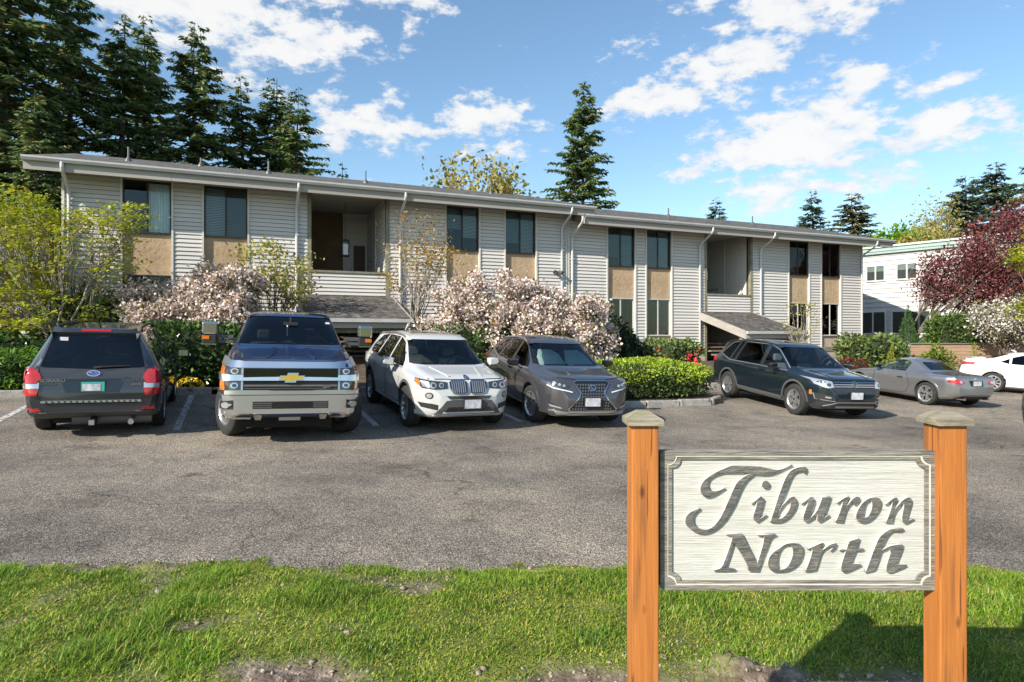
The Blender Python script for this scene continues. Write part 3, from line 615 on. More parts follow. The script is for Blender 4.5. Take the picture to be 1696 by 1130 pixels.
    # ---- panels laid on the shell
    def hit(c, view, u, v):
        o, d = {'L': ((u, 3, v), (0, -1, 0)), 'R': ((u, -3, v), (0, 1, 0)), 'F': ((6, u, v), (-1, 0, 0)), 'B': ((-6, u, v), (1, 0, 0)), 'T': ((u, v, 5), (0, 0, -1))}[view]
        r = c.bvh.ray_cast(Vector(o), Vector(d))
        if r[0] is None:
            q = {'L': (u, .9, v), 'R': (u, -.9, v), 'F': (c.s['xf'], u, v), 'B': (c.s['xr'], u, v), 'T': (u, v, 1.2)}[view]; r = c.bvh.find_nearest(Vector(q))
        return r[0], r[1]
    def patch(c, name, m, view, poly, off=.006, thick=.02, step=.07, parent=None, smooth=True, flat=False):
        bm = bmesh.new(); vs = [bm.verts.new((u, v, 0)) for u, v in poly]; bm.faces.new(vs)
        us = [p[0] for p in poly]; ws = [p[1] for p in poly]
        for k in range(1, int((max(us)-min(us))/step)+1): bmesh.ops.bisect_plane(bm, geom=bm.verts[:]+bm.edges[:]+bm.faces[:], plane_co=(min(us)+k*step, 0, 0), plane_no=(1, 0, 0))
        for k in range(1, int((max(ws)-min(ws))/step)+1): bmesh.ops.bisect_plane(bm, geom=bm.verts[:]+bm.edges[:]+bm.faces[:], plane_co=(0, min(ws)+k*step, 0), plane_no=(0, 1, 0))
        bm.verts.index_update(); bm.verts.ensure_lookup_table()
        V = []; Nn = []
        for v in bm.verts: p, nn = c.hit(view, v.co.x, v.co.y); V.append(p+nn*off); Nn.append(nn)
        if flat:
            ax = {'F': Vector((1, 0, 0)), 'B': Vector((-1, 0, 0)), 'L': Vector((0, 1, 0)), 'R': Vector((0, -1, 0)), 'T': Vector((0, 0, 1))}[view]
            mxv = max(p.dot(ax) for p in V); V = [p+ax*(mxv-p.dot(ax)) for p in V]; Nn = [ax]*len(V)
        F = [tuple(v.index for v in f.verts) for f in bm.faces]; nv = len(V); vv = [tuple(p) for p in V]
        if thick:
            vv += [tuple(p-q*thick) for p, q in zip(V, Nn)]
            for e in bm.edges:
                if len(e.link_faces) == 1: F.append((e.verts[0].index, e.verts[1].index, e.verts[1].index+nv, e.verts[0].index+nv))
        bm.free(); mb = MB(); mb.v = vv; mb.f = F
        return mb.build(name, m, parent or c.root, smooth=smooth, sharp=40)
    def both(c, name, m, view, poly, **k):
        """the panel and its mirror image on the other side"""
        if view == 'L': a = c.patch(name, m, 'L', poly, **k); b = c.patch(name, m, 'R', poly, **k)
        else: a = c.patch(name, m, view, poly, **k); b = c.patch(name, m, view, [(-p[0], p[1]) for p in poly] if view in 'FB' else [(p[0], -p[1]) for p in poly], **k)
        return a, b
    def line(c, name, m, view, pts, w=.012, off=.004, thick=.006, both=False, parent=None, step=.12):
        """a narrow strip along a polyline"""
        L_, R_ = [], []
        for i, p in enumerate(pts):
            q0 = Vector(pts[max(i-1, 0)]); q1 = Vector(pts[min(i+1, len(pts)-1)]); d = (q1-q0).normalized(); nn = Vector((-d.y, d.x))*w/2
            L_.append((p[0]+nn.x, p[1]+nn.y)); R_.append((p[0]-nn.x, p[1]-nn.y))
        poly = L_+R_[::-1]
        return c.both(name, m, view, poly, off=off, thick=thick, step=step, parent=parent) if both else c.patch(name, m, view, poly, off=off, thick=thick, step=step, parent=parent)
    def glass(c, name, m, view, poly, trim=None, both=False, off=-.008, tw=.022):
        r = c.both(name, m, view, poly, off=off, thick=0, step=.1) if both else [c.patch(name, m, view, poly, off=off, thick=0, step=.1)]
        return r
    def wheels(c, style, steer=0.0, cam='alloy'):
        s = c.s; Rr = s['R']; tw = s.get('tw', .225); rr = s['rim']
        tyre = MB().lathe([(rr-.01, -tw*.40), (rr+.012, -tw*.47), (rr+.05, -tw*.51), (Rr-.03, -tw*.49), (Rr-.008, -tw*.42), (Rr, -tw*.34), (Rr, tw*.34), (Rr-.008, tw*.42), (Rr-.03, tw*.49), (rr+.05, tw*.51), (rr+.012, tw*.47), (rr-.01, tw*.40)], 40, 'y').mesh('tyre', 'tyre', True, 50)
        rim = MB().lathe([(rr+.012, tw*.475), (rr-.004, tw*.48), (rr-.018, tw*.43), (rr-.03, tw*.30), (rr-.035, -tw*.3), (rr-.002, -tw*.42)], 40, 'y')
        n, w0, w1, twin, dish = style
        fy = tw*.40
        for k in range(n):
            for q in ((-1, 1) if twin else (0,)):
                t0 = 2*math.pi*k/n+q*twin*.35; t1 = 2*math.pi*k/n+q*twin
                d0 = Vector((math.cos(t0), math.sin(t0))); d1 = Vector((math.cos(t1), math.sin(t1))); e = Vector((-math.sin(t0), math.cos(t0))); e1 = Vector((-math.sin(t1), math.cos(t1)))
                r0, r1 = .045, rr-.02
                def pt(dv, ev, r, w, y): return (dv.x*r+ev.x*w, y, dv.y*r+ev.y*w)
                f0, f1 = fy-dish, fy
                vs = [pt(d0, e, r0, -w0, f0), pt(d0, e, r0, w0, f0), pt(d1, e1, r1, w1, f1), pt(d1, e1, r1, -w1, f1), pt(d0, e, r0, -w0, f0-.04), pt(d0, e, r0, w0, f0-.04), pt(d1, e1, r1, w1, f1-.04), pt(d1, e1, r1, -w1, f1-.04)]
                rim.add(vs, [(0,1,2,3),(7,6,5,4),(0,4,5,1),(1,5,6,2),(2,6,7,3),(3,7,4,0)])
        rim.lathe([(0, fy-dish+.006), (.03, fy-dish+.006), (.062, fy-dish-.004), (.07, fy-dish-.06)], 20, 'y')
        rimm = rim.mesh('rim', cam, True, 30)
        disc = MB().lathe([(0, -.02), (rr-.06, -.02), (rr-.05, -.05), (0, -.06)], 28, 'y').mesh('brake_disc', 'alloy_dark')
        cap = MB().lathe([(0, fy-dish+.012), (.024, fy-dish+.010), (.028, fy-dish+.004)], 16, 'y').mesh('hub_cap', 'gloss_black')
        for i, (x, sy) in enumerate(((1, 1), (1, -1), (-1, 1), (-1, -1))):
            e = bpy.data.objects.new('wheel', None); link(e, c.root); e.location = (x*s['wb']/2, sy*(s['wmax']-tw*.5-s.get('inset', .015)), Rr)
            e.rotation_euler = (0, i*.37, (0 if sy == 1 else math.pi)+(steer if x == 1 else 0)); e.rotation_mode = 'YXZ'
            for me in (tyre, rimm, disc, cap): link(bpy.data.objects.new(me.name.split('.')[0], me), e)
        mb = MB()
        mb.box(s['xr']+.35, s['xf']-.35, -s['wmax']*.62, s['wmax']*.62, s['R']*.55, s['R']*.95); mb.build('underbody', 'under', c.root)
    def seats(c, x, m, n=2, yo=.38, zf=.45, w=.25, h=1.0):
        for sy in ((1, -1) if n == 2 else (0,)):
            ww = w if n == 2 else .6
            mb = MB(); mb.box(x-.05, x+.42, sy*yo-ww, sy*yo+ww, zf, zf+.2)
            mb.add([(x-.02, sy*yo-ww, zf+.1), (x+.10, sy*yo-ww, zf+.15), (x+.10, sy*yo+ww, zf+.15), (x-.02, sy*yo+ww, zf+.1), (x-.22, sy*yo-ww*.82, h), (x-.12, sy*yo-ww*.82, h), (x-.12, sy*yo+ww*.82, h), (x-.22, sy*yo+ww*.82, h)],
                   [(0,3,2,1),(4,5,6,7),(0,1,5,4),(1,2,6,5),(2,3,7,6),(3,0,4,7)])
            o = mb.build('seat', m, c.root); bevel(o, .035, 2)
            for hy in ((0,) if n == 2 else (-.38, .38)):
                q = MB().box(x-.24, x-.14, sy*yo+hy-.12, sy*yo+hy+.12, h+.05, h+.23).build('headrest', m, o); bevel(q, .04, 2)
    def dash(c, x, z, y=.36, w=.68, zlow=None):
        MB().xprism([(-w, z-.28), (-w, z-.02), (-w*.6, z+.015), (y-.22, z+.02), (y-.18, z+.06), (y+.18, z+.06), (y+.22, z+.02), (w, z-.02), (w, z-.28)], x-.3, x+.12).build('dashboard', 'interior', c.root)
        e = MB(); 
        for k in range(25):
            pass
        prof = [(.185+.016*math.cos(t), .016*math.sin(t)) for t in np.linspace(0, 2*math.pi, 9)[:-1]]
        o = MB().lathe(prof, 28, 'z', closed=True).box(-.17, .17, -.02, .02, -.012, .012).box(-.02, .02, -.17, 0, -.012, .012).build('steering_wheel', 'interior', c.root, smooth=True)
        o.matrix_local = Matrix.Translation((x-.42, y, z+.02)) @ Matrix.Rotation(R(-62), 4, 'Y') @ Matrix.Rotation(R(90), 4, 'Z')
    def mirror(c, x, y, z, m, w=.22, h=.15, d=.12, arm='black_plastic'):
        for sy in (1, -1):
            mb = MB(); prof = [(0, 0), (.35, .0), (.8, .12), (1, .5), (.9, .9), (.3, 1), (0, .9)]
            pts = [(p[0]*w, p[1]*h) for p in prof]; n = len(pts)
            vs = [(x-d*.45, sy*(y+p[0]), z+p[1]) for p in pts]+[(x+d*.1, sy*(y+p[0]*1.02), z+p[1]*1.02-.002) for p in pts]+[(x+d*.55, sy*(y+w*.15+p[0]*.7), z+h*.15+p[1]*.7) for p in pts]
            mb.add(vs, [tuple(range(n)), tuple(range(2*n, 3*n))[::-1]]+[(i, (i+1) % n, (i+1) % n+n, i+n) for i in range(n)]+[(i+n, (i+1) % n+n, (i+1) % n+2*n, i+2*n) for i in range(n)])
            o = mb.build('door_mirror', m, c.root, smooth=True, sharp=55)
            MB().tube([(x, sy*(y-.12), z-.03), (x, sy*(y+.05), z+.03)], .03, 8, sq=.6).build('mirror_arm', arm, o)
            MB().box(x-d*.45-.006, x-d*.45-.001, *sorted((sy*(y+.03), sy*(y+w*.85))), z+h*.15, z+h*.85).build('mirror_glass', 'chrome', o)
    def plate(c, view, u, v, w=.31, h=.155, m='plate_white', off=.03, tilt=0):
        p, nn = c.hit(view, u, v); sg = 1 if view == 'F' else -1
        x = p.x+sg*off; o = MB().box(min(x, x+sg*.008), max(x, x+sg*.008), u-w/2, u+w/2, v-h/2, v+h/2).build('license_plate', m, c.root)
        f = MB()
        for (a0, a1, b0, b1) in ((-w/2-.012, w/2+.012, h/2, h/2+.012), (-w/2-.012, w/2+.012, -h/2-.012, -h/2), (-w/2-.012, -w/2, -h/2, h/2), (w/2, w/2+.012, -h/2, h/2)): f.box(min(x-sg*.02, x+sg*.01), max(x-sg*.02, x+sg*.01), u+a0, u+a1, v+b0, v+b1)
        f.build('plate_frame', 'black_plastic', o); return o
    def rails(c, pts, y, m='silver_trim', r=.02, sq=1.0):
        for sy in (1, -1):
            path = []
            for (x, dz) in pts: p, nn = c.hit('T', x, sy*y); path.append((x, sy*y, p.z+dz))
            MB().tube(path, r, 8, sq=sq).build('roof_rail', m, c.root, smooth=True)
    def text(c, body, size, m, view, u, v, depth=.006, shear=0.0, bold=0.0, sx=1.0):
        cu = bpy.data.curves.new('lettering', 'FONT'); cu.body = body; cu.size = size; cu.extrude = depth; cu.align_x = 'CENTER'; cu.shear = shear; cu.offset = bold
        o = bpy.data.objects.new('lettering', cu); COL.objects.link(o); me = bpy.data.meshes.new_from_object(o.evaluated_get(DEPS())); bpy.data.objects.remove(o)
        me.materials.clear(); me.materials.append(MATS[m]); q = bpy.data.objects.new('lettering', me); link(q, c.root)
        p, nn = c.hit(view, u, v)
        if view == 'B': q.matrix_local = Matrix.Translation((p.x-.004, u, v)) @ Matrix(((0, 0, -1, 0), (-1, 0, 0, 0), (0, 1, 0, 0), (0, 0, 0, 1))) @ Matrix.Diagonal((sx, 1, 1, 1))
        else: q.matrix_local = Matrix.Translation((p.x+.004, u, v)) @ Matrix(((0, 0, 1, 0), (1, 0, 0, 0), (0, 1, 0, 0), (0, 0, 0, 1))) @ Matrix.Diagonal((sx, 1, 1, 1))
        return q
def ell(cx, cy, rx, ry, n=20, t0=0.0): return [(cx+rx*math.cos(t0+2*math.pi*k/n), cy+ry*math.sin(t0+2*math.pi*k/n)) for k in range(n)]
def arch(x, zc, r0, r1, t0=.0, t1=math.pi, n=18):
    ts = np.linspace(t0, t1, n); return [(x+r1*math.cos(t), zc+r1*math.sin(t)) for t in ts]+[(x+r0*math.cos(t), zc+r0*math.sin(t)) for t in ts[::-1]]
def put(px, py, dx=0, dy=0):
    """where the eye ray through a tyre contact meets the lot"""
    u = (px-848)/1060; v = (554.5-py)/1060; lo, hi = 1., 90.
    for _ in range(50):
        m = (lo+hi)/2
        if 1.62+v*m > G(u*m, m): lo = m
        else: hi = m
    return u*lo, lo
def place(contact, corner, spec, ang):
    """root position so that the outer face of the wheel at corner=(sx,sy) touches contact=(x,y); ang = heading of the nose"""
    x, y = contact; lx = corner[0]*spec['wb']/2; ly = corner[1]*(spec['wmax']-.06)
    X = x-(lx*math.cos(ang)-ly*math.sin(ang)); Y = y-(lx*math.sin(ang)+ly*math.cos(ang))
    e = .6; gx = (G(X+e*math.cos(ang), Y+e*math.sin(ang))-G(X-e*math.cos(ang), Y-e*math.sin(ang)))/(2*e); gy = (G(X-e*math.sin(ang), Y+e*math.cos(ang))-G(X+e*math.sin(ang), Y-e*math.cos(ang)))/(2*e)
    spec['tilt'] = (math.atan(gy), -math.atan(gx)); return (X, Y, G(X, Y)+.0)
NOSE_IN = TH+R(90); NOSE_OUT = TH-R(90)
# ---- dark grey estate seen from behind, nose to the kerb
sp = dict(cat='car', xr=-2.33, xf=2.27, wb=2.64, R=.35, rim=.225, wmax=.895, d=.05, cab=(-2.02, 1.12, .5),
          top=lin([(-2.33,.60),(-2.315,.78),(-2.27,1.0),(-2.235,1.08),(-2.05,1.50),(-2.02,1.60),(-1.95,1.64),(-.6,1.675),(.3,1.64),(.55,1.57),(1.25,1.10),(1.4,1.06),(2.0,.97),(2.18,.86),(2.27,.62)]),
          belt=lin([(-2.3,1.04),(-1.5,1.03),(1.2,.95),(2.3,.85)]), W=lin([(-2.33,.76),(-2.25,.85),(-2.05,.885),(-1.6,.893),(1.6,.893),(1.95,.85),(2.15,.74),(2.27,.55)]),
          roofw=lin([(-2.33,.80),(-2.24,.76),(-2.02,.60),(-1.8,.585),(.3,.575),(.6,.60),(1.25,.72),(2.3,.66)]), bot=lin([(-2.33,.42),(-2.2,.33),(-1.8,.24),(1.7,.22),(2.1,.25),(2.27,.35)]))
rw_poly = [(-.665,1.075),(-.60,1.06),(0,1.035),(.60,1.06),(.665,1.075),(.555,1.50),(.50,1.525),(-.50,1.525),(-.555,1.50)]
ws_poly = [(-.70,1.10),(.70,1.10),(.58,1.55),(-.58,1.55)]
sw = [[(-.05,1.03),(1.02,1.0),(.42,1.50),(.0,1.56)], [(-.12,1.03),(-.08,1.56),(-1.0,1.57),(-1.12,1.04)], [(-1.2,1.05),(-1.08,1.57),(-1.55,1.54),(-1.92,1.16),(-1.85,1.07)]]
sp['cuts'] = [(q, 'S', 0, 0) for q in sw]+[(rw_poly, 'B', -3, -.9), (ws_poly, 'F', .2, 3)]
paint('paint_charcoal', (.042, .046, .055), .5, .3)
ang = NOSE_IN+R(1)
c = Car('parked_car', 'dark charcoal hatchback estate seen from behind, nose to the kerb', sp, 'paint_charcoal', place(put(68.7, 710), (-1, 1), sp, ang), ang)
c.wheels((5, .035, .05, .2, .01)); c.glass('rear_window', 'tint_glass', 'B', rw_poly); c.glass('windshield', 'car_glass', 'F', ws_poly)
for q in sw: c.glass('side_window', 'tint_glass', 'L', q, both=True)
c.seats(.25, 'seat_dark', 2, h=1.12); c.seats(-.75, 'seat_dark', 1, yo=0, h=1.1); c.dash(1.0, .98)
c.both('tail_light', 'lamp_red', 'B', [(.64,.905),(.70,.83),(.90,.83),(.905,.95),(.87,1.03),(.80,1.06),(.70,1.03),(.66,.97)], off=.02, step=.05)
c.both('tail_light', 'lamp_clear', 'B', [(.66,.76),(.90,.76),(.90,.826),(.695,.826),(.66,.85)], off=.02, step=.05)
c.both('tail_light', 'lamp_red', 'B', [(.68,.66),(.885,.66),(.90,.756),(.66,.756)], off=.02, step=.05)
c.patch('number_plate_recess', 'gloss_black', 'B', [(-.34,.70),(.34,.70),(.40,.88),(.36,.90),(-.36,.90),(-.40,.88)], off=.004, thick=.01)
c.patch('garnish', c.pm, 'B', [(-.42,.895),(.42,.895),(.42,.93),(-.42,.93)], off=.03, thick=.03)
pl = c.plate('B', .0, .785, .30, .15, 'plate_teal', off=.012); MB().box(c.hit('B',0,.785)[0].x-.024, c.hit('B',0,.785)[0].x-.0215, -.10, .13, .725, .825).build('plate_face', 'plate_white', pl)
bg = c.patch('badge', 'chrome', 'B', ell(0,.975,.085,.045,24), off=.018); c.patch('badge_field', 'blue_enamel', 'B', ell(0,.975,.073,.035,24), off=.022, parent=bg)
for (sx_, sz_, r_) in ((.035,.985,.016),(-.02,.99,.009),(-.045,.978,.009),(-.02,.962,.009),(.012,.960,.009),(-.045,.962,.009)):
    c.patch('star', 'chrome', 'B', [(sx_+(r_ if k%2==0 else r_*.4)*math.cos(k*math.pi/4), sz_+(r_ if k%2==0 else r_*.4)*math.sin(k*math.pi/4)) for k in range(8)], off=.025, parent=bg, thick=.003)
c.text('SUBARU', .062, 'chrome', 'B', .50, .855, bold=.002, sx=1.35); c.text('SYMMETRICAL', .028, 'chrome', 'B', .545, .815, sx=1.1); c.text('FORESTER', .06, 'chrome', 'B', -.50, .855, shear=.2, sx=1.05); c.text('AWD', .045, 'chrome', 'B', -.56, .80, shear=.25, bold=.002, sx=1.3)
c.patch('bumper_step', 'silver_trim', 'B', [(-.63,.555),(.63,.555),(.63,.585),(-.63,.585)], off=.03, thick=.04)
for k in range(16): c.patch('step_rib', 'black_plastic', 'B', [(-.58+k*.075,.558),(-.555+k*.075,.558),(-.545+k*.075,.582),(-.57+k*.075,.582)], off=.034, thick=.01)
c.patch('lower_bumper', 'grey_plastic', 'B', [(-.86,.30),(-.62,.27),(.62,.27),(.86,.30),(.89,.42),(.6,.415),(-.6,.415),(-.89,.42)], off=.014, thick=.03)
c.both('reflector', 'lamp_red', 'B', [(.62,.435),(.86,.43),(.865,.475),(.66,.475)], off=.014)
c.line('bumper_seam', 'seam', 'B', [(-.86,.62),(-.66,.62),(-.58,.54),(.58,.54),(.66,.62),(.86,.62)], .012)
c.both('tailgate_seam', 'seam', 'B', [(.665,.64),(.675,.64),(.675,1.05),(.72,1.08),(.71,1.085),(.665,1.055)], off=.003, thick=.004)
c.patch('spoiler', c.pm, 'B', [(-.56,1.545),(.56,1.545),(.575,1.60),(-.575,1.60)], off=.06, thick=.08); c.patch('brake_light', 'lamp_red', 'B', [(-.19,1.562),(.19,1.562),(.19,1.592),(-.19,1.592)], off=.068, thick=.02)
c.patch('sticker', 'plate_white', 'B', [(.36,1.45),(.47,1.45),(.47,1.50),(.36,1.50)], off=-.002, thick=0)
p_, _n = c.hit('B', -.02, 1.07); MB().tube([(p_.x-.02, .0, 1.06), (p_.x-.035, -.1, 1.075), (p_.x-.01, -.46, 1.09)], [.02, .014, .008], 6).build('rear_wiper', 'black_plastic', c.root)
MB().box(-2.38, -2.1, -.04, .04, .22, .30).build('tow_hitch', 'black_metal', c.root); MB().box(-2.395, -2.381, -.036, .036, .224, .296).build('hitch_ring', 'silver_trim', c.root)
MB().tube([(-2.05, -.50, .26), (-2.36, -.50, .25)], .04, 14).build('exhaust', 'silver_trim', c.root, smooth=True); MB().tube([(-2.0, -.75, .26), (-2.0, .3, .26)], .09, 12).build('silencer', 'metal_grey', c.root, smooth=True)
c.mirror(.72, .93, .98, c.pm); c.rails([(-1.72,.0),(-1.66,.055),(-.9,.065),(.0,.055),(.08,.0)], .555, 'black_plastic', .02)
MB().tube([(-1.75, 0, 1.63), (-1.80, 0, 1.70), (-1.95, 0, 1.74)], [.02, .008, .003], 6).build('aerial', 'black_plastic', c.root)
for x in (-1.32, 1.32): c.both('wheel_arch', 'grey_plastic', 'L', arch(x, .36, .405, .46), off=.004, thick=.015)
for xs_ in ([(.0,.35),(-.05,1.02)], [(-1.0,.62),(-1.08,1.03)], [(1.05,.38),(1.05,.95)]): c.line('door_seam', 'seam', 'L', xs_, .01, both=True)
for x in (-.2, -1.12): c.both('door_handle', c.pm, 'L', [(x-.1,.90),(x+.1,.90),(x+.1,.93),(x-.1,.93)], off=.035, thick=.02)
# ---- blue pickup, nose out
sp = dict(cat='pickup truck', xr=-3.15, xf=2.95, wb=3.90, R=.415, rim=.245, wmax=1.01, tw=.265, d=.05, gap=.07, cab=(-.78, 1.52, .75), crown=.05,
          top=lin([(-3.15,1.0),(-3.12,1.36),(-3.05,1.42),(-1.02,1.42),(-.98,1.5),(-.82,1.88),(-.6,1.955),(.2,1.965),(.72,1.92),(.86,1.86),(1.52,1.42),(1.62,1.385),(2.55,1.31),(2.80,1.275),(2.89,1.24),(2.92,1.0),(2.95,.72)]),
          belt=lin([(-3.1,1.36),(-1,1.33),(1.5,1.30),(2.9,1.12)]), W=lin([(-3.15,.97),(-3.0,1.0),(2.5,1.0),(2.72,.985),(2.85,.96),(2.92,.90),(2.95,.80)]),
          roofw=lin([(-3.1,.95),(-1,.93),(-.8,.74),(.7,.72),(.9,.74),(1.5,.88),(2.5,.86),(2.9,.84)]), bot=lin([(-3.15,.62),(-2.9,.5),(2.6,.42),(2.95,.46)]))
ws_poly = [(-.83,1.43),(.83,1.43),(.70,1.86),(.60,1.885),(-.60,1.885),(-.70,1.86)]
sw = [[(.40,1.38),(1.28,1.36),(1.20,1.46),(.78,1.80),(.40,1.86)], [(.30,1.38),(.30,1.87),(-.50,1.87),(-.52,1.38)]]
sp['cuts'] = [(q, 'S', 0, 0) for q in sw]+[(ws_poly, 'F', .2, 3.4)]
paint('paint_blue', (.010, .030, .105), .4, .3)
ang = NOSE_OUT-R(3)
cT = c = Car('pickup_truck', 'dark blue pickup truck with chrome grille and towing mirrors', sp, 'paint_blue', place(put(374, 720), (1, -1), sp, ang), ang)
c.wheels((5, .045, .06, 0, .015), steer=R(24)); c.glass('windshield', 'car_glass', 'F', ws_poly)
for q in sw: c.glass('side_window', 'tint_glass', 'L', q, both=True)
c.seats(.2, 'seat_dark', 2, yo=.45, zf=.75, h=1.38, w=.28); c.seats(-.65, 'seat_dark', 1, yo=0, zf=.8, h=1.36); c.dash(1.42, 1.36, .45, .84)
MB().box(1.02, 1.04, -.12, .12, 1.74, 1.80).tube([(1.03, 0, 1.80), (1.0, 0, 1.88)], .012, 6).build('rear_view_mirror', 'black_plastic', c.root); MB().tube([(1.05, -.05, 1.74), (1.06, -.05, 1.55)], .012, 6).build('hanging_ornament', 'white_plastic', c.root)
MB().tube([(.75, .42, 1.66), (.75, .30, 1.665), (.75, .26, 1.66)], .014, 6).build('sunglasses', 'pink_plastic', c.root)
XF = 2.95
def bar(name, m, y0, y1, z0, z1, off, th=.05, par=None, cc=None): return (cc or c).patch(name, m, 'F', [(y0,z0),(y1,z0),(y1,z1),(y0,z1)], off=off, thick=th, step=.08, parent=par, flat=abs(y0) < .69)
gr = bar('grille', 'gloss_black', -.67, .67, .80, 1.17, .008)
bar('grille_bar', 'chrome_soft', -.98, .98, 1.165, 1.245, .035); bar('grille_bar', 'chrome_soft', -.70, .70, .98, 1.062, .05); bar('grille_bar', 'chrome_soft', -.98, .98, .785, .842, .045)
for z in (1.09, 1.112, 1.134, 1.15, .862, .892, .922, .952): bar('grille_slat', 'grey_plastic', -.66, .66, z, z+.009, .028, .03, gr)
for z in (1.124, .906): bar('grille_slat', 'silver_trim', -.66, .66, z, z+.008, .03, .03, gr)
for sy in (1, -1):
    for (z0, z1) in ((1.068, 1.163), (.846, .978)):
        m_ = lambda y0, y1: [(sy*y0, z0), (sy*y1, z0), (sy*y1, z1), (sy*y0, z1)]
        h = c.patch('headlight', 'lamp_dark', 'F', m_(.70, .91), off=.022, step=.05); c.patch('turn_signal', 'lamp_amber', 'F', m_(.912, .972), off=.024, parent=h, step=.05)
        c.patch('projector', 'lamp_clear', 'F', ell(sy*.79, (z0+z1)/2, .052, .042, 18), off=.032, parent=h); c.patch('projector_ring', 'lamp_dark', 'F', ell(sy*.79, (z0+z1)/2, .030, .026, 14), off=.037, parent=h)
        c.patch('lamp_inner', 'silver_trim', 'F', m_(.672, .70), off=.026, parent=h)
    c.patch('chrome_divider', 'chrome_soft', 'F', [(sy*.70,.98),(sy*.985,.98),(sy*.985,1.066),(sy*.70,1.066)], off=.034, step=.05)
bp_ = c.patch('bumper', 'chrome_soft', 'F', [(-.985,.775),(-.99,.55),(-.94,.47),(-.58,.44),(-.52,.50),(.52,.50),(.58,.44),(.94,.47),(.99,.55),(.985,.775)], off=.05, thick=.09)
bpx = max((v.co.x for v in bp_.data.vertices))
def ff(name, m, y0, y1, z0, z1, d0, par): return MB().box(bpx-.03, bpx+d0, y0, y1, z0, z1).build(name, m, par)
ff('bumper_opening', 'black_plastic', -.535, .535, .575, .685, .004, bp_); ff('air_vent', 'gloss_black', -.25, .30, .582, .678, .007, bp_)
for (y0, y1) in ((-.525, -.27), (.32, .525)):
    for k in range(3): ff('vent_fin', 'grey_plastic', y0, y1, .59+k*.03, .606+k*.03, .012, bp_)
for sy in (1, -1):
    c.patch('fog_light_pocket', 'black_plastic', 'F', [(sy*.80,.575),(sy*.935,.575),(sy*.93,.695),(sy*.80,.705)], off=.056, step=.05, parent=bp_); c.patch('fog_light', 'lamp_clear', 'F', ell(sy*.865,.637,.048,.045,18), off=.064, parent=bp_)
    c.patch('tow_hook_pocket', 'black_plastic', 'F', [(sy*.34,.43),(sy*.56,.43),(sy*.58,.51),(sy*.34,.51)], off=.045, step=.05); c.patch('tow_hook', 'silver_trim', 'F', ell(sy*.46,.47,.06,.016,14), off=.06, thick=.01)
c.patch('valance', 'black_plastic', 'F', [(-.95,.50),(-.97,.36),(-.52,.30),(-.44,.36),(.44,.36),(.52,.30),(.97,.36),(.95,.50)], off=.02, thick=.06)
c.plate('F', -.01, .425, .31, .15, 'silver_trim', off=.075)
bw = [(-.19,-.035),(-.19,.028),(-.085,.028),(-.085,.06),(.085,.06),(.085,.028),(.19,.028),(.19,-.035),(.085,-.035),(.085,-.062),(-.085,-.062),(-.085,-.035)]
bx_ = c.patch('emblem', 'chrome', 'F', [(p[0]*.92+p[1]*.35, 1.02+p[1]*1.12) for p in bw], off=.075, thick=.03); c.patch('emblem_face', 'gold', 'F', [(p[0]*.82+p[1]*.35, 1.02+p[1]*.84) for p in bw], off=.082, thick=.02, parent=bx_)
c.text('Z71', .05, 'chrome', 'F', .50, .885, shear=.3, bold=.003, sx=1.25).location.x += .05
c.both('hood_ridge', c.pm, 'T', [(1.72,.22),(2.30,.26),(2.66,.34),(2.66,.37),(2.30,.32),(1.72,.30)], off=.022, thick=.03, step=.05)
c.line('hood_seam', 'seam', 'F', [(-.90,1.258),(.90,1.258)], .014)
for sy in (1, -1):
    o = MB(); y0 = 1.17; hd = MB().box(1.02, 1.20, *sorted((sy*y0, sy*(y0+.24))), 1.555, 1.77).build('door_mirror', 'chrome', c.root); bevel(hd, .03, 2)
    lw = MB().box(1.03, 1.185, *sorted((sy*(y0+.005), sy*(y0+.235))), 1.40, 1.552).build('mirror_base', 'black_plastic', hd); bevel(lw, .02, 2)
    MB().box(1.17, 1.195, *sorted((sy*(y0+.12), sy*(y0+.232))), 1.475, 1.535).build('turn_signal', 'lamp_amber', hd); MB().box(1.04, 1.20, *sorted((sy*(y0+.01), sy*(y0+.24))), 1.385, 1.402).build('mirror_trim', 'chrome', hd)
    MB().box(1.03, 1.12, *sorted((sy*.92, sy*(y0+.02))), 1.49, 1.55).box(1.03, 1.12, *sorted((sy*.92, sy*(y0+.02))), 1.41, 1.465).build('mirror_arm', 'grey_plastic', hd)
for x in (-1.95, 1.95): c.both('wheel_arch', c.pm, 'L', arch(x, .42, .487, .56), off=.03, thick=.05)
MB().tube([(1.45, -.5, 1.435), (1.42, -.05, 1.45), (1.45, .05, 1.45)], .012, 6).tube([(1.45, .2, 1.435), (1.42, .7, 1.45)], .012, 6).build('wiper', 'black_plastic', c.root)
MB().tube([(-.35, .15, 1.96), (-.42, .15, 2.02), (-.5, .15, 2.03)], [.02, .03, .01], 6).build('roof_aerial', 'paint_blue', c.root)
c.patch('sticker', 'plate_white', 'F', [(.60,1.78),(.68,1.78),(.67,1.81),(.60,1.81)], off=-.002, thick=0); c.both('door_handle', 'chrome', 'L', [(.35,1.14),(.58,1.14),(.58,1.18),(.35,1.18)], off=.035, thick=.02)
def S_(poly): return [(p[0], p[1]) for p in poly]
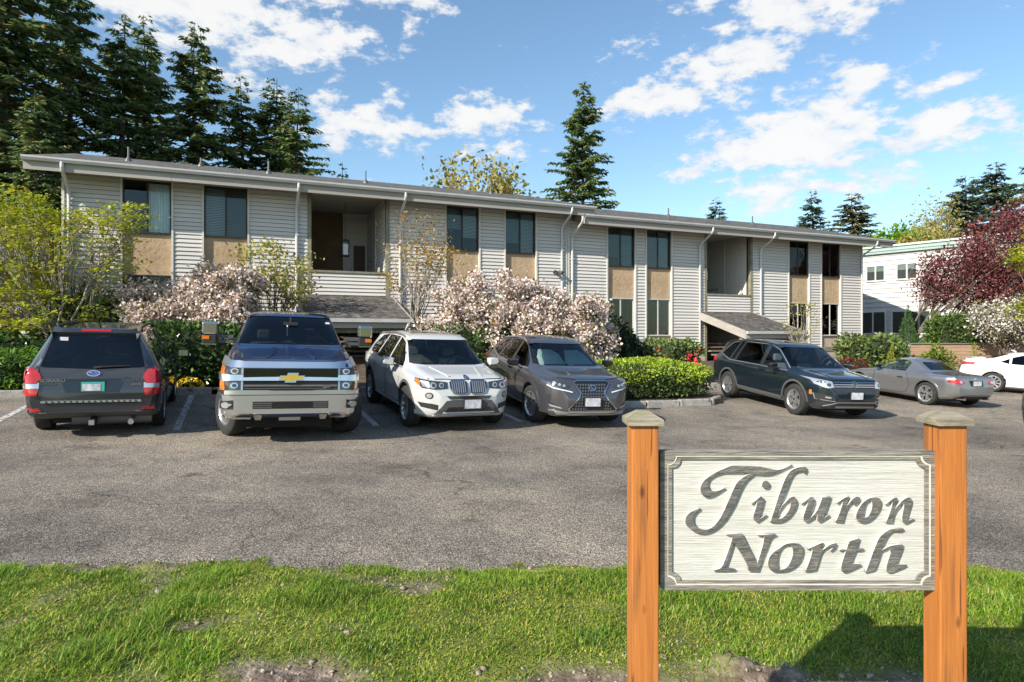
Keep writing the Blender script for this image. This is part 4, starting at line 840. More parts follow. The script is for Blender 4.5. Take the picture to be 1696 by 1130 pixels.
# ---- white crossover with twin kidney grille
sp = dict(cat='car', xr=-2.38, xf=2.27, wb=2.81, R=.37, rim=.245, wmax=.935, tw=.24, d=.05, cab=(-2.0, 1.1, .5),
          top=lin([(-2.38,.60),(-2.35,.95),(-2.25,1.08),(-1.98,1.50),(-1.85,1.57),(-.7,1.645),(.0,1.65),(.40,1.61),(.58,1.54),(1.22,1.10),(1.34,1.075),(1.95,.985),(2.14,.92),(2.22,.80),(2.27,.58)]),
          belt=lin([(-2.3,1.08),(-1.5,1.05),(1.2,.99),(2.1,.89),(2.3,.80)]), W=lin([(-2.38,.76),(-2.2,.86),(-1.8,.925),(1.4,.932),(1.8,.91),(2.05,.82),(2.2,.68),(2.27,.50)]),
          roofw=lin([(-2.35,.75),(-2.0,.62),(.3,.60),(.6,.63),(1.25,.77),(2.0,.70),(2.3,.55)]), bot=lin([(-2.38,.40),(-2.1,.27),(1.8,.24),(2.15,.27),(2.27,.36)]))
wsB = [(-.745,1.115),(-.5,1.095),(.5,1.095),(.745,1.115),(.615,1.50),(.55,1.53),(-.55,1.53),(-.615,1.50)]
swB = [[(.02,1.07),(.98,1.04),(.86,1.15),(.42,1.45),(.02,1.54)], [(-.06,1.07),(-.06,1.545),(-.85,1.55),(-.98,1.08)], [(-1.05,1.085),(-.93,1.55),(-1.45,1.50),(-1.72,1.28),(-1.66,1.14)]]
rwB = [(-.62,1.14),(.62,1.14),(.52,1.46),(-.52,1.46)]
sp['cuts'] = [(q, 'S', 0, 0) for q in swB]+[(wsB, 'F', .1, 3), (rwB, 'B', -3, -1.2)]
paint('paint_white', (.52, .52, .505), .05, .3)
ang = NOSE_OUT+R(2)
c = Car('parked_car', 'white crossover with twin kidney grille between the pickup and the grey crossover', sp, 'paint_white', place(put(672, 705.5), (1, -1), sp, ang), ang)
c.wheels((5, .018, .03, .26, .012)); c.glass('windshield', 'car_glass', 'F', wsB); c.glass('rear_window', 'tint_glass', 'B', rwB)
for q in swB: c.glass('side_window', 'tint_glass', 'L', q, both=True)
c.seats(.2, 'seat_beige', 2, h=1.12); c.seats(-.8, 'seat_beige', 1, yo=0, h=1.1); c.dash(.98, 1.02)
MB().box(.60, .63, -.11, .11, 1.40, 1.46).build('rear_view_mirror', 'black_plastic', c.root)
c.line('window_trim', 'silver_trim', 'L', [(1.0,1.022),(-1.66,1.07),(-1.78,1.28)], .02, off=.006, both=True)
c.patch('sunroof', 'gloss_black', 'T', [(-.9,-.44),(.18,-.47),(.18,.47),(-.9,.44)], off=.004, thick=.01); c.rails([(-1.75,.0),(-1.6,.035),(-.5,.045),(.1,.04),(.22,.0)], .60, 'silver_trim', .02)
for sy in (1, -1):
    k = [(sy*.025,.70),(sy*.03,.86),(sy*.06,.895),(sy*.30,.90),(sy*.345,.87),(sy*.345,.78),(sy*.30,.70),(sy*.22,.68),(sy*.06,.68)]
    g = c.patch('kidney_grille', 'gloss_black', 'F', k, off=.012, thick=.03, step=.05); 
    kk = k+[k[0]]; c.line('kidney_rim', 'chrome', 'F', kk, .016, off=.022, parent=g)
    for q in range(7): y = .062+q*.039; c.patch('grille_bar', 'silver_trim', 'F', [(sy*y,.70),(sy*(y+.016),.70),(sy*(y+.018),.885),(sy*(y+.002),.885)], off=.026, thick=.02, step=.06, parent=g)
    h = c.patch('headlight', 'lamp_dark', 'F', [(sy*.385,.775),(sy*.60,.76),(sy*.80,.78),(sy*.875,.87),(sy*.86,.925),(sy*.70,.905),(sy*.50,.89),(sy*.385,.875)], off=.010, step=.05)
    for (y, r) in ((.50,.045), (.64,.05)):
        c.patch('projector', 'lamp_clear', 'F', ell(sy*y,.825,r,r*.9,16), off=.018, parent=h, step=.04); c.patch('projector_core', 'lamp_dark', 'F', ell(sy*y,.825,r*.6,r*.55,12), off=.023, parent=h)
    c.patch('turn_signal', 'lamp_amber', 'F', [(sy*.815,.81),(sy*.865,.87),(sy*.855,.915),(sy*.82,.90)], off=.016, parent=h, step=.05); c.patch('lamp_inner', 'lamp_clear', 'F', [(sy*.69,.79),(sy*.79,.80),(sy*.81,.88),(sy*.70,.875)], off=.016, parent=h, step=.05)
    f = c.patch('fog_light', 'black_plastic', 'F', ell(sy*.70,.655,.058,.055,18), off=.008); c.patch('fog_lens', 'lamp_clear', 'F', ell(sy*.70,.655,.040,.038,16), off=.014, parent=f)
    c.patch('side_intake', 'black_plastic', 'F', [(sy*.56,.41),(sy*.80,.45),(sy*.84,.53),(sy*.66,.52),(sy*.56,.50)], off=.006, step=.05)
c.patch('lower_grille', 'gloss_black', 'F', [(-.36,.60),(.36,.60),(.42,.65),(-.42,.65)], off=.008, step=.05)
sk = c.patch('skid_panel', 'grey_plastic', 'F', [(-.62,.33),(.62,.33),(.42,.57),(.30,.585),(-.30,.585),(-.42,.57)], off=.010, step=.06); c.patch('intake', 'gloss_black', 'F', [(-.44,.38),(.44,.38),(.38,.46),(-.38,.46)], off=.016, parent=sk, step=.06)
c.patch('skid_bar', 'silver_trim', 'F', [(-.64,.30),(-.55,.34),(.55,.34),(.64,.30),(.5,.305),(-.5,.305)], off=.025, step=.06)
b_ = c.patch('badge', 'gloss_black', 'F', ell(0,.945,.042,.034,20), off=.012); c.patch('badge_ring', 'silver_trim', 'F', ell(0,.945,.024,.019,16), off=.016, parent=b_)
c.patch('badge_sector', 'blue_enamel', 'F', [(0,.945),(.022,.945),(.016,.958),(0,.963)], off=.019, parent=b_, thick=.003); c.patch('badge_sector', 'blue_enamel', 'F', [(0,.945),(-.022,.945),(-.016,.932),(0,.927)], off=.019, parent=b_, thick=.003)
c.plate('F', .05, .515, .31, .155, 'plate_white', off=.04); c.mirror(.78, .965, 1.04, c.pm, .24, .16, .13)
for sy in (1, -1): c.line('hood_crease', c.pm, 'T', [(1.35,sy*.44),(2.02,sy*.30)], .05, off=.012, thick=.02)
c.line('hood_seam', 'seam', 'F', [(-.70,.925),(-.4,.925),(-.3,.92),(.3,.92),(.4,.925),(.70,.925)], .010)
for x in (-1.405, 1.405): c.both('wheel_arch', 'grey_plastic', 'L', arch(x, .38, .425, .475), off=.004, thick=.02)
c.line('sill', 'grey_plastic', 'L', [(-.95,.33),(.95,.33)], .12, off=.006, both=True); c.line('body_crease', c.pm, 'L', [(1.3,.86),(.3,.90),(-1.9,.95)], .025, off=.010, thick=.02, both=True)
for xs_ in ([(.98,.40),(1.0,1.0)], [(-.03,.40),(-.02,1.05)], [(-.98,.62),(-1.02,1.06)]): c.line('door_seam', 'seam', 'L', xs_, .01, both=True)
for x in (.12, -.88): c.both('door_handle', c.pm, 'L', [(x-.1,.93),(x+.1,.93),(x+.1,.965),(x-.1,.965)], off=.035, thick=.02)
MB().tube([(1.16, -.55, 1.115), (1.14, -.02, 1.12)], .010, 6).tube([(1.16, .1, 1.115), (1.14, .6, 1.12)], .010, 6).build('wiper', 'black_plastic', c.root)
# ---- grey crossover with spindle grille and sunshade
sp = dict(cat='car', xr=-2.35, xf=2.28, wb=2.66, R=.362, rim=.235, wmax=.92, tw=.23, d=.05, cab=(-1.95, 1.1, .5),
          top=lin([(-2.35,.65),(-2.30,1.0),(-2.18,1.12),(-1.72,1.50),(-1.6,1.55),(-.6,1.63),(-.1,1.63),(.30,1.58),(.48,1.51),(1.18,1.10),(1.30,1.07),(1.95,.98),(2.13,.93),(2.2,.84),(2.28,.55)]),
          belt=lin([(-2.3,1.12),(-1.5,1.09),(1.2,.98),(2.1,.88),(2.3,.78)]), W=lin([(-2.35,.72),(-2.15,.85),(-1.7,.915),(1.4,.918),(1.8,.90),(2.0,.84),(2.16,.72),(2.28,.48)]),
          roofw=lin([(-2.35,.70),(-1.8,.60),(.2,.59),(.5,.62),(1.2,.76),(2.0,.70),(2.3,.55)]), bot=lin([(-2.35,.42),(-2.1,.28),(1.8,.22),(2.15,.24),(2.28,.32)]))
wsL = [(-.735,1.115),(-.5,1.09),(.5,1.09),(.735,1.115),(.60,1.48),(.54,1.50),(-.54,1.50),(-.60,1.48)]
swL = [[(.0,1.07),(.95,1.04),(.82,1.15),(.36,1.43),(.0,1.525)], [(-.08,1.075),(-.08,1.525),(-.72,1.53),(-.96,1.10)], [(-1.03,1.11),(-.80,1.52),(-1.2,1.46),(-1.55,1.24)]]
rwL = [(-.56,1.18),(.56,1.18),(.48,1.44),(-.48,1.44)]
sp['cuts'] = [(q, 'S', 0, 0) for q in swL]+[(wsL, 'F', .1, 3), (rwL, 'B', -3, -1.2)]
paint('paint_grey', (.125, .122, .13), .7, .3)
ang = NOSE_OUT-R(5)
c = Car('parked_car', 'metallic grey crossover with spindle grille and a sunshade behind the windshield', sp, 'paint_grey', place(put(879, 698.5), (1, -1), sp, ang), ang)
c.wheels((5, .016, .03, .22, .012), steer=R(8), cam='alloy'); c.glass('windshield', 'car_glass', 'F', wsL); c.glass('rear_window', 'tint_glass', 'B', rwL)
for q in swL: c.glass('side_window', 'tint_glass', 'L', q, both=True)
c.seats(.1, 'seat_dark', 2, h=1.1); c.seats(-.8, 'seat_dark', 1, yo=0, h=1.08); c.dash(.92, 1.0)
c.patch('sunshade', 'sunshade', 'F', [(-.60,1.14),(-.10,1.13),(-.04,1.2),(-.08,1.36),(-.20,1.44),(-.48,1.44),(-.60,1.30)], off=-.075, thick=.01); c.patch('sunshade', 'sunshade', 'F', [(-.02,1.20),(.05,1.13),(.62,1.14),(.55,1.34),(.42,1.45),(.10,1.44)], off=-.085, thick=.01)
c.line('window_trim', 'silver_trim', 'L', [(.96,1.02),(-.9,1.08),(-1.62,1.22)], .016, off=.006, both=True); c.rails([(-1.5,.0),(-1.35,.03),(-.5,.04),(.0,.035),(.14,.0)], .585, 'silver_trim', .022)
spn = [(-.30,.90),(.30,.90),(.36,.86),(.24,.69),(.27,.62),(.48,.40),(.46,.36),(-.46,.36),(-.48,.40),(-.27,.62),(-.24,.69),(-.36,.86)]
g = c.patch('spindle_grille', 'gloss_black', 'F', spn, off=.010, thick=.03, step=.06); c.line('grille_rim', 'chrome', 'F', spn+[spn[0]], .022, off=.024, parent=g)
for k in range(9):
    z = .40+k*.054; hw = .43-.17*min(1, k/5) if k < 6 else .26+(k-5)*.018
    for q in range(int(hw*2/.055)):
        y = -hw+.03+q*.055+(.0275 if k % 2 else 0)
        if abs(y) < hw-.02: c.patch('mesh_cell', 'grey_plastic', 'F', [(y-.021,z),(y,z+.022),(y+.021,z),(y,z-.022)], off=.017, thick=.012, step=.2, parent=g)
b_ = c.patch('badge', 'chrome', 'F', ell(0,.775,.075,.055,24), off=.030); c.patch('badge_field', 'gloss_black', 'F', ell(0,.775,.058,.041,22), off=.034, parent=b_)
c.patch('badge_stroke', 'chrome', 'F', [(-.035,.795),(-.018,.80),(.004,.762),(.045,.762),(.05,.75),(-.014,.75)], off=.038, parent=b_, thick=.004)
for sy in (1, -1):
    h = c.patch('headlight', 'lamp_dark', 'F', [(sy*.42,.80),(sy*.56,.765),(sy*.74,.80),(sy*.855,.93),(sy*.845,.955),(sy*.72,.90),(sy*.50,.845)], off=.008, step=.05)
    for (y, z) in ((.56,.815), (.64,.835), (.72,.86)): c.patch('led_lens', 'lamp_clear', 'F', ell(sy*y,z,.028,.022,12), off=.014, parent=h, step=.05)
    c.line('day_light', 'white_plastic', 'F', [(sy*.40,.70),(sy*.55,.735),(sy*.74,.775),(sy*.82,.82)], .018, off=.012, parent=h)
    c.patch('side_intake', 'black_plastic', 'F', [(sy*.62,.42),(sy*.80,.45),(sy*.835,.62),(sy*.78,.66),(sy*.775,.52)], off=.005, step=.05); c.patch('fog_light', 'lamp_clear', 'F', [(sy*.58,.395),(sy*.76,.43),(sy*.79,.465),(sy*.60,.42)], off=.012, step=.05)
c.patch('lower_lip', 'silver_trim', 'F', [(-.70,.335),(-.66,.30),(.66,.30),(.70,.335),(.46,.315),(-.46,.315)], off=.03, step=.06); c.line('lower_trim', 'silver_trim', 'F', [(-.78,.36),(-.5,.335),(.5,.335),(.78,.36)], .025, off=.02)
c.plate('F', -.02, .53, .31, .155, 'plate_white', off=.045); c.mirror(.72, .955, 1.04, 'gloss_black', .24, .15, .13, arm='silver_trim')
c.line('hood_seam', 'seam', 'F', [(-.62,.95),(-.3,.925),(.3,.925),(.62,.95)], .010)
for x in (-1.33, 1.33): c.both('wheel_arch', 'paint_grey', 'L', arch(x, .37, .415, .455), off=.022, thick=.03)
for xs_ in ([(.92,.40),(.95,1.0)], [(-.05,.40),(-.04,1.05)], [(-.95,.62),(-1.0,1.08)]): c.line('door_seam', 'seam', 'L', xs_, .01, both=True)
for x in (.08, -.85): c.both('door_handle', 'gloss_black', 'L', [(x-.1,.94),(x+.1,.94),(x+.1,.975),(x-.1,.975)], off=.035, thick=.02)
c.line('sill', 'grey_plastic', 'L', [(-.9,.30),(.9,.28)], .08, off=.006, both=True); c.line('sill_trim', 'silver_trim', 'L', [(-.9,.35),(.9,.325)], .014, off=.010, both=True); c.line('body_crease', c.pm, 'L', [(1.1,.80),(.2,.78),(-1.9,.98)], .03, off=.012, thick=.02, both=True)
c.both('tail_light', 'lamp_red', 'L', [(-2.12,1.06),(-1.93,1.05),(-1.98,1.12),(-2.10,1.14)], off=.02)
MB().tube([(1.13, -.55, 1.11), (1.10, -.02, 1.115)], .010, 6).tube([(1.13, .1, 1.11), (1.10, .6, 1.115)], .010, 6).build('wiper', 'black_plastic', c.root)
# ---- dark teal crossover by the clipped hedge
sp = dict(cat='car', xr=-2.38, xf=2.32, wb=2.79, R=.362, rim=.225, wmax=.92, tw=.23, d=.045, cab=(-2.1, 1.15, .5),
          top=lin([(-2.38,.65),(-2.34,1.0),(-2.26,1.10),(-2.02,1.52),(-1.92,1.58),(-1.2,1.645),(-.2,1.66),(.32,1.62),(.52,1.55),(1.25,1.08),(1.36,1.055),(2.0,.98),(2.2,.92),(2.25,.82),(2.32,.55)]),
          belt=lin([(-2.3,1.10),(-1.5,1.04),(1.2,.96),(2.2,.86),(2.3,.78)]), W=lin([(-2.38,.75),(-2.2,.87),(-1.8,.915),(1.5,.918),(1.9,.89),(2.12,.80),(2.24,.68),(2.32,.50)]),
          roofw=lin([(-2.35,.72),(-2.0,.62),(.3,.60),(.55,.63),(1.25,.76),(2.0,.72),(2.3,.58)]), bot=lin([(-2.38,.42),(-2.1,.28),(1.9,.23),(2.2,.25),(2.32,.33)]))
wsV = [(-.74,1.10),(-.5,1.085),(.5,1.085),(.74,1.10),(.615,1.50),(.55,1.53),(-.55,1.53),(-.615,1.50)]
swV = [[(.02,1.055),(1.0,1.02),(.86,1.14),(.42,1.44),(.02,1.545)], [(-.06,1.055),(-.06,1.55),(-1.02,1.555),(-1.12,1.06)], [(-1.20,1.065),(-1.10,1.555),(-1.22,1.555),(-1.36,1.075)], [(-1.43,1.08),(-1.30,1.545),(-1.60,1.50),(-1.86,1.20)]]
rwV = [(-.60,1.14),(.60,1.14),(.52,1.46),(-.52,1.46)]
sp['cuts'] = [(q, 'S', 0, 0) for q in swV]+[(wsV, 'F', .1, 3), (rwV, 'B', -3, -1.3)]
paint('paint_teal', (.014, .024, .032), .4, .28)
f_, r_ = put(1314.6, 686.5), put(1200, 656.5); ang = math.atan2(f_[1]-r_[1], f_[0]-r_[0])
c = Car('parked_car', 'dark teal crossover parked just right of the clipped bright green hedge', sp, 'paint_teal', place(f_, (1, -1), sp, ang), ang)
c.wheels((5, .02, .03, .2, .01)); c.glass('windshield', 'car_glass', 'F', wsV); c.glass('rear_window', 'tint_glass', 'B', rwV)
for i, q in enumerate(swV): c.glass('side_window', 'car_glass' if i == 0 else 'tint_glass', 'L', q, both=True)
c.seats(.2, 'seat_dark', 2, h=1.1); c.seats(-.8, 'seat_dark', 1, yo=0, h=1.08); c.dash(1.0, 1.0)
c.line('window_trim', 'silver_trim', 'L', [(1.06,1.0),(-1.4,1.05),(-1.90,1.19),(-1.62,1.515),(-1.2,1.575),(.05,1.565),(.45,1.46),(1.06,1.06)], .016, off=.006, both=True); c.rails([(-1.85,.0),(-1.7,.035),(-.5,.05),(.1,.045),(.25,.0)], .60, 'black_plastic', .02)
g = c.patch('grille', 'gloss_black', 'F', [(-.52,.74),(.52,.74),(.56,.87),(-.56,.87)], off=.008, thick=.02, step=.06)
for z in (.755, .80, .845): c.patch('grille_slat', 'chrome', 'F', [(-.53,z),(.53,z),(.535,z+.016),(-.535,z+.016)], off=.016, thick=.02, step=.08, parent=g)
b_ = c.patch('badge', 'chrome', 'F', ell(0,.81,.068,.068,24), off=.026); c.patch('badge_field', 'gloss_black', 'F', ell(0,.81,.056,.056,22), off=.030, parent=b_)
c.line('badge_stroke', 'chrome', 'F', [(-.03,.855),(0,.818),(.03,.855)], .011, off=.034, parent=b_); c.line('badge_stroke', 'chrome', 'F', [(-.047,.835),(-.022,.765),(0,.81),(.022,.765),(.047,.835)], .011, off=.034, parent=b_)
for sy in (1, -1):
    h = c.patch('headlight', 'lamp_clear', 'F', [(sy*.535,.735),(sy*.70,.73),(sy*.84,.80),(sy*.87,.93),(sy*.76,.905),(sy*.56,.87)], off=.008, step=.05); c.patch('projector', 'lamp_dark', 'F', ell(sy*.65,.80,.04,.036,14), off=.014, parent=h, step=.05); c.patch('projector', 'lamp_dark', 'F', ell(sy*.76,.84,.035,.035,14), off=.014, parent=h, step=.05)
    c.line('lamp_edge', 'silver_trim', 'F', [(sy*.54,.745),(sy*.70,.74),(sy*.83,.805)], .014, off=.014, parent=h)
    f = c.patch('fog_pocket', 'black_plastic', 'F', [(sy*.50,.44),(sy*.80,.44),(sy*.85,.60),(sy*.56,.56)], off=.006, step=.05); c.patch('fog_light', 'lamp_clear', 'F', [(sy*.60,.50),(sy*.70,.51),(sy*.70,.545),(sy*.60,.53)], off=.012, parent=f, step=.05); c.line('fog_trim', 'silver_trim', 'F', [(sy*.85,.60),(sy*.82,.47),(sy*.52,.44)], .014, off=.012, parent=f)
c.patch('lower_bumper', 'black_plastic', 'F', [(-.85,.30),(.85,.30),(.80,.42),(.46,.42),(.40,.50),(-.40,.50),(-.46,.42),(-.80,.42)], off=.010, step=.06); c.line('bumper_trim', 'silver_trim', 'F', [(-.72,.33),(-.48,.42),(.48,.42),(.72,.33)], .02, off=.024)
c.line('skid_bar', 'silver_trim', 'F', [(-.50,.325),(.50,.325)], .03, off=.02); c.plate('F', .0, .575, .31, .155, 'plate_white', off=.03); c.mirror(.80, .955, 1.0, 'gloss_black', .23, .16, .13)
c.line('hood_seam', 'seam', 'F', [(-.72,.925),(-.5,.90),(.5,.90),(.72,.925)], .010); c.line('hood_crease', c.pm, 'T', [(1.4,.5),(2.1,.46)], .04, off=.01); c.line('hood_crease', c.pm, 'T', [(1.4,-.5),(2.1,-.46)], .04, off=.01)
for x in (-1.395, 1.395): c.both('wheel_arch', 'grey_plastic', 'L', arch(x, .37, .415, .462), off=.006, thick=.02)
c.line('sill', 'grey_plastic', 'L', [(-.93,.34),(.93,.30)], .16, off=.008, both=True); c.line('body_crease', c.pm, 'L', [(1.9,.86),(.2,.90),(-2.0,.95)], .022, off=.010, thick=.02, both=True); c.both('marker', 'lamp_amber', 'L', [(1.90,.56),(1.97,.56),(1.96,.66),(1.91,.66)], off=.012)
for xs_ in ([(1.0,.40),(1.02,.98)], [(-.02,.40),(-.02,1.04)], [(-1.02,.60),(-1.15,1.04)]): c.line('door_seam', 'seam', 'L', xs_, .01, both=True)
for x in (.12, -.95): c.both('door_handle', c.pm, 'L', [(x-.1,.92),(x+.1,.92),(x+.1,.955),(x-.1,.955)], off=.035, thick=.02)
c.both('tail_light', 'lamp_red', 'L', [(-2.26,.96),(-2.05,.97),(-2.05,1.06),(-2.20,1.08)], off=.015)
# ---- silver roadster with hard top seen from behind
sp = dict(cat='car', xr=-1.98, xf=2.02, wb=2.33, R=.315, rim=.22, wmax=.86, tw=.21, d=.05, gap=.045, cab=(-.78, .62, .42), crown=.04,
          top=lin([(-1.98,.55),(-1.95,.80),(-1.88,.88),(-1.2,.90),(-1.05,.92),(-.62,1.16),(-.40,1.235),(-.05,1.245),(.10,1.22),(.62,.88),(.75,.855),(1.4,.78),(1.8,.68),(1.95,.55),(2.02,.45)]),
          belt=lin([(-1.95,.85),(-1,.83),(.6,.82),(1.8,.66),(2.0,.50)]), W=lin([(-1.98,.60),(-1.9,.70),(-1.7,.79),(-1.3,.85),(-.8,.83),(.2,.81),(1.1,.85),(1.5,.80),(1.85,.64),(2.02,.40)]),
          roofw=lin([(-1.95,.62),(-1.1,.66),(-.55,.52),(.05,.50),(.2,.54),(.65,.70),(1.9,.55)]), bot=lin([(-1.98,.36),(-1.75,.24),(-1.3,.17),(1.6,.16),(2.02,.22)]))
wsM = [(-.64,.90),(.64,.90),(.50,1.17),(-.50,1.17)]; swM = [[(-.42,.87),(.50,.87),(.42,.94),(.08,1.15),(-.10,1.175),(-.33,1.165),(-.42,1.10)]]; rwM = [(-.46,.955),(.46,.955),(.40,1.13),(.34,1.15),(-.34,1.15),(-.40,1.13)]
sp['cuts'] = [(q, 'S', 0, 0) for q in swM]+[(wsM, 'F', .0, 3), (rwM, 'B', -3, -.3)]
paint('paint_silver', (.30, .305, .315), .75, .32)
ang = NOSE_IN-R(7)
c = Car('parked_car', 'silver two-seat roadster with hard top seen from behind near the plank fence', sp, 'paint_silver', place(put(1532.5, 670.5), (-1, 1), sp, ang), ang)
c.wheels((5, .014, .026, .22, .012)); c.glass('windshield', 'car_glass', 'F', wsM); c.glass('rear_window', 'car_glass', 'B', rwM)
for q in swM: c.glass('side_window', 'car_glass', 'L', q, both=True)
c.seats(-.15, 'seat_dark', 2, yo=.33, zf=.30, h=.85, w=.22); c.dash(.55, .86, .33, .62)
c.both('tail_light', 'lamp_red', 'B', [(.40,.70),(.50,.665),(.68,.675),(.77,.71),(.76,.76),(.66,.79),(.50,.775)], off=.012, step=.05)
for sy in (1, -1): c.patch('tail_lens', 'lamp_clear', 'B', ell(sy*.55,.722,.05,.035,14), off=.018, step=.04)
c.patch('plate_recess', 'gloss_black', 'B', [(-.22,.62),(.22,.62),(.25,.77),(-.25,.77)], off=.006, step=.06); c.plate('B', 0, .695, .30, .13, 'plate_white', off=.02); c.patch('badge', 'chrome', 'B', ell(0,.815,.03,.022,14), off=.012)
c.patch('rear_valance', 'black_plastic', 'B', [(-.58,.27),(.58,.27),(.42,.38),(-.42,.38)], off=.010, step=.06)
for sy in (1, -1): MB().tube([(-1.7, sy*.42, .27), (-2.0, sy*.42, .27)], .035, 12).build('exhaust', 'chrome', c.root, smooth=True)
for xs_ in ([(.58,.24),(.62,.50),(.60,.80)], [(-.52,.30),(-.62,.50),(-.50,.84)]): c.line('door_seam', 'seam', 'L', xs_, .01, both=True)
c.line('door_seam', 'seam', 'L', [(.58,.24),(-.45,.26),(-.52,.30)], .01, both=True); c.line('boot_seam', 'seam', 'T', [(-1.86,-.58),(-1.15,-.62),(-1.1,-.5),(-1.08,0),(-1.1,.5),(-1.15,.62),(-1.86,.58)], .012)
c.both('door_handle', 'chrome', 'L', [(-.42,.68),(-.22,.68),(-.22,.71),(-.42,.71)], off=.03, thick=.02); c.mirror(.42, .80, .87, 'gloss_black', .17, .12, .1)
for x in (-1.165, 1.165): c.both('wheel_arch', c.pm, 'L', arch(x, .32, .362, .41), off=.012, thick=.02)
# ---- white saloon cut off by the right edge
sp = dict(cat='car', xr=-2.35, xf=2.32, wb=2.80, R=.335, rim=.225, wmax=.905, tw=.22, d=.05, gap=.04, cab=(-1.35, .95, .45), crown=.04,
          top=lin([(-2.35,.60),(-2.31,.98),(-2.2,1.08),(-1.75,1.10),(-1.6,1.13),(-.95,1.37),(-.5,1.425),(.05,1.42),(.3,1.37),(1.05,.98),(1.2,.95),(1.95,.82),(2.2,.70),(2.32,.5)]),
          belt=lin([(-2.3,1.02),(-1.5,.98),(1,.90),(2.2,.72)]), W=lin([(-2.35,.66),(-2.2,.78),(-1.9,.86),(-1.3,.90),(1.3,.90),(1.8,.84),(2.15,.66),(2.32,.42)]),
          roofw=lin([(-2.3,.66),(-1.7,.66),(-.9,.54),(.1,.53),(.3,.56),(1.0,.72),(2.2,.58)]), bot=lin([(-2.35,.42),(-2.1,.28),(-1.6,.17),(1.8,.16),(2.32,.24)]))
wsI = [(-.68,1.0),(.68,1.0),(.54,1.33),(-.54,1.33)]; swI = [[(.0,.98),(.82,.95),(.72,1.04),(.2,1.31),(.0,1.345)], [(-.07,.98),(-.07,1.345),(-.5,1.34),(-.88,1.22),(-.92,1.0)], [(-.98,1.0),(-.96,1.18),(-1.22,1.06)]]; rwI = [(-.56,1.17),(.56,1.17),(.48,1.33),(-.48,1.33)]
sp['cuts'] = [(q, 'S', 0, 0) for q in swI]+[(wsI, 'F', .0, 3), (rwI, 'B', -3, -.5)]
paint('paint_snow', (.68, .68, .67), .0, .3)
ang = -R(34)
c = Car('parked_car', 'bright white saloon with multi-spoke wheel cut off by the right edge', sp, 'paint_snow', place(put(1642.6, 649.3), (-1, -1), sp, ang), ang)
c.wheels((10, .012, .022, 0, .012)); c.glass('windshield', 'car_glass', 'F', wsI); c.glass('rear_window', 'tint_glass', 'B', rwI)
for q in swI: c.glass('side_window', 'tint_glass', 'L', q, both=True)
c.seats(.1, 'seat_dark', 2, yo=.36, zf=.36, h=.98); c.seats(-.75, 'seat_dark', 1, yo=0, zf=.36, h=.98); c.dash(.85, .92)
c.both('tail_light', 'lamp_red', 'B', [(.36,.90),(.60,.86),(.84,.92),(.83,.99),(.60,.965)], off=.012, step=.05); c.both('tail_light_side', 'lamp_red', 'L', [(-2.28,.90),(-2.02,.94),(-2.0,.98),(-2.26,1.0)], off=.012, step=.05)
c.both('reflector', 'black_plastic', 'B', [(.60,.40),(.74,.42),(.76,.58),(.68,.50)], off=.010, step=.05); c.plate('B', 0, .74, off=.02)
for xs_ in ([(.85,.30),(.9,.92)], [(-.03,.30),(-.03,.97)], [(-.85,.52),(-1.0,.98)]): c.line('door_seam', 'seam', 'L', xs_, .01, both=True)
for x in (.1, -.75): c.both('door_handle', c.pm, 'L', [(x-.1,.80),(x+.1,.80),(x+.1,.835),(x-.1,.835)], off=.03, thick=.02)
c.line('sill_crease', c.pm, 'L', [(1.0,.32),(-.9,.40),(-1.1,.55)], .04, off=.014, both=True); c.mirror(.66, .93, .94, c.pm, .2, .14, .12); c.patch('boot_lip', c.pm, 'B', [(-.66,1.06),(.66,1.06),(.66,1.085),(-.66,1.085)], off=.05, thick=.06)
MB().tube([(-.75, 0, 1.40), (-.82, 0, 1.45), (-.9, 0, 1.455)], [.02, .03, .008], 6).build('shark_fin', 'paint_snow', c.root)

# ---- a dark car just entering at the right edge: same model as the estate
def copy_tree(o, parent=None):
    q = o.copy(); COL.objects.link(q); q.parent = parent
    for ch in o.children: copy_tree(ch, q)
    return q
src = [o for o in COL.objects if o.get('label', '').startswith('dark charcoal hatchback')][0]
q = copy_tree(src); q['label'] = 'dark car whose nose just enters at the right edge'; q.location = (11.40, 10.9, G(11.40, 10.9)); q.rotation_euler = (0, -.02, math.pi)
# ------------------------------------------------------------------ white house and plank fence to the right
mat('house_white', (.50, .492, .47), .75, (.57, .562, .54), 1.5, rand=.03); mat('house_green', (.27, .36, .32), .6, (.32, .41, .37), 2); mat('coping', (.62, .66, .64), .5)
mat('plank_grey_wall', (.30, .295, .28), .8)
HX, HY = 18.06, 33.0; hz = 0.0; HR = math.atan2(-.799, .6015)
HS = 1.11; HX, HY, hz = HX*HS, HY*HS, 1.62*(1-HS)
h = thing('house', 'white lap sided house with pale green roof band at the right', 'house', (HX, HY, hz), HR); h.scale = (HS, HS, HS)
MB().box(-4, 17, .0, 9, -.8, 5.70).build('wall', 'plank_grey_wall', h)
me = MB().xprism([(0, 0), (-.046, 0), (-.046, .02), (-.010, .222), (0, .222)], -4, 17).mesh('board', 'house_white')
for k in range(28):
    o = bpy.data.objects.new('board', me); link(o, h); o.location = (0, -.002, -.7+k*.232)
MB().box(-4.1, 17.1, -.18, 9.1, 5.68, 5.98).build('roof_band', 'house_green', h); MB().box(-4.16, 17.16, -.25, 9.16, 5.985, 6.07).build('roof_coping', 'coping', h); MB().box(-4.13, 17.13, -.215, -.182, 5.80, 5.83).build('band_trim', 'house_green', h)
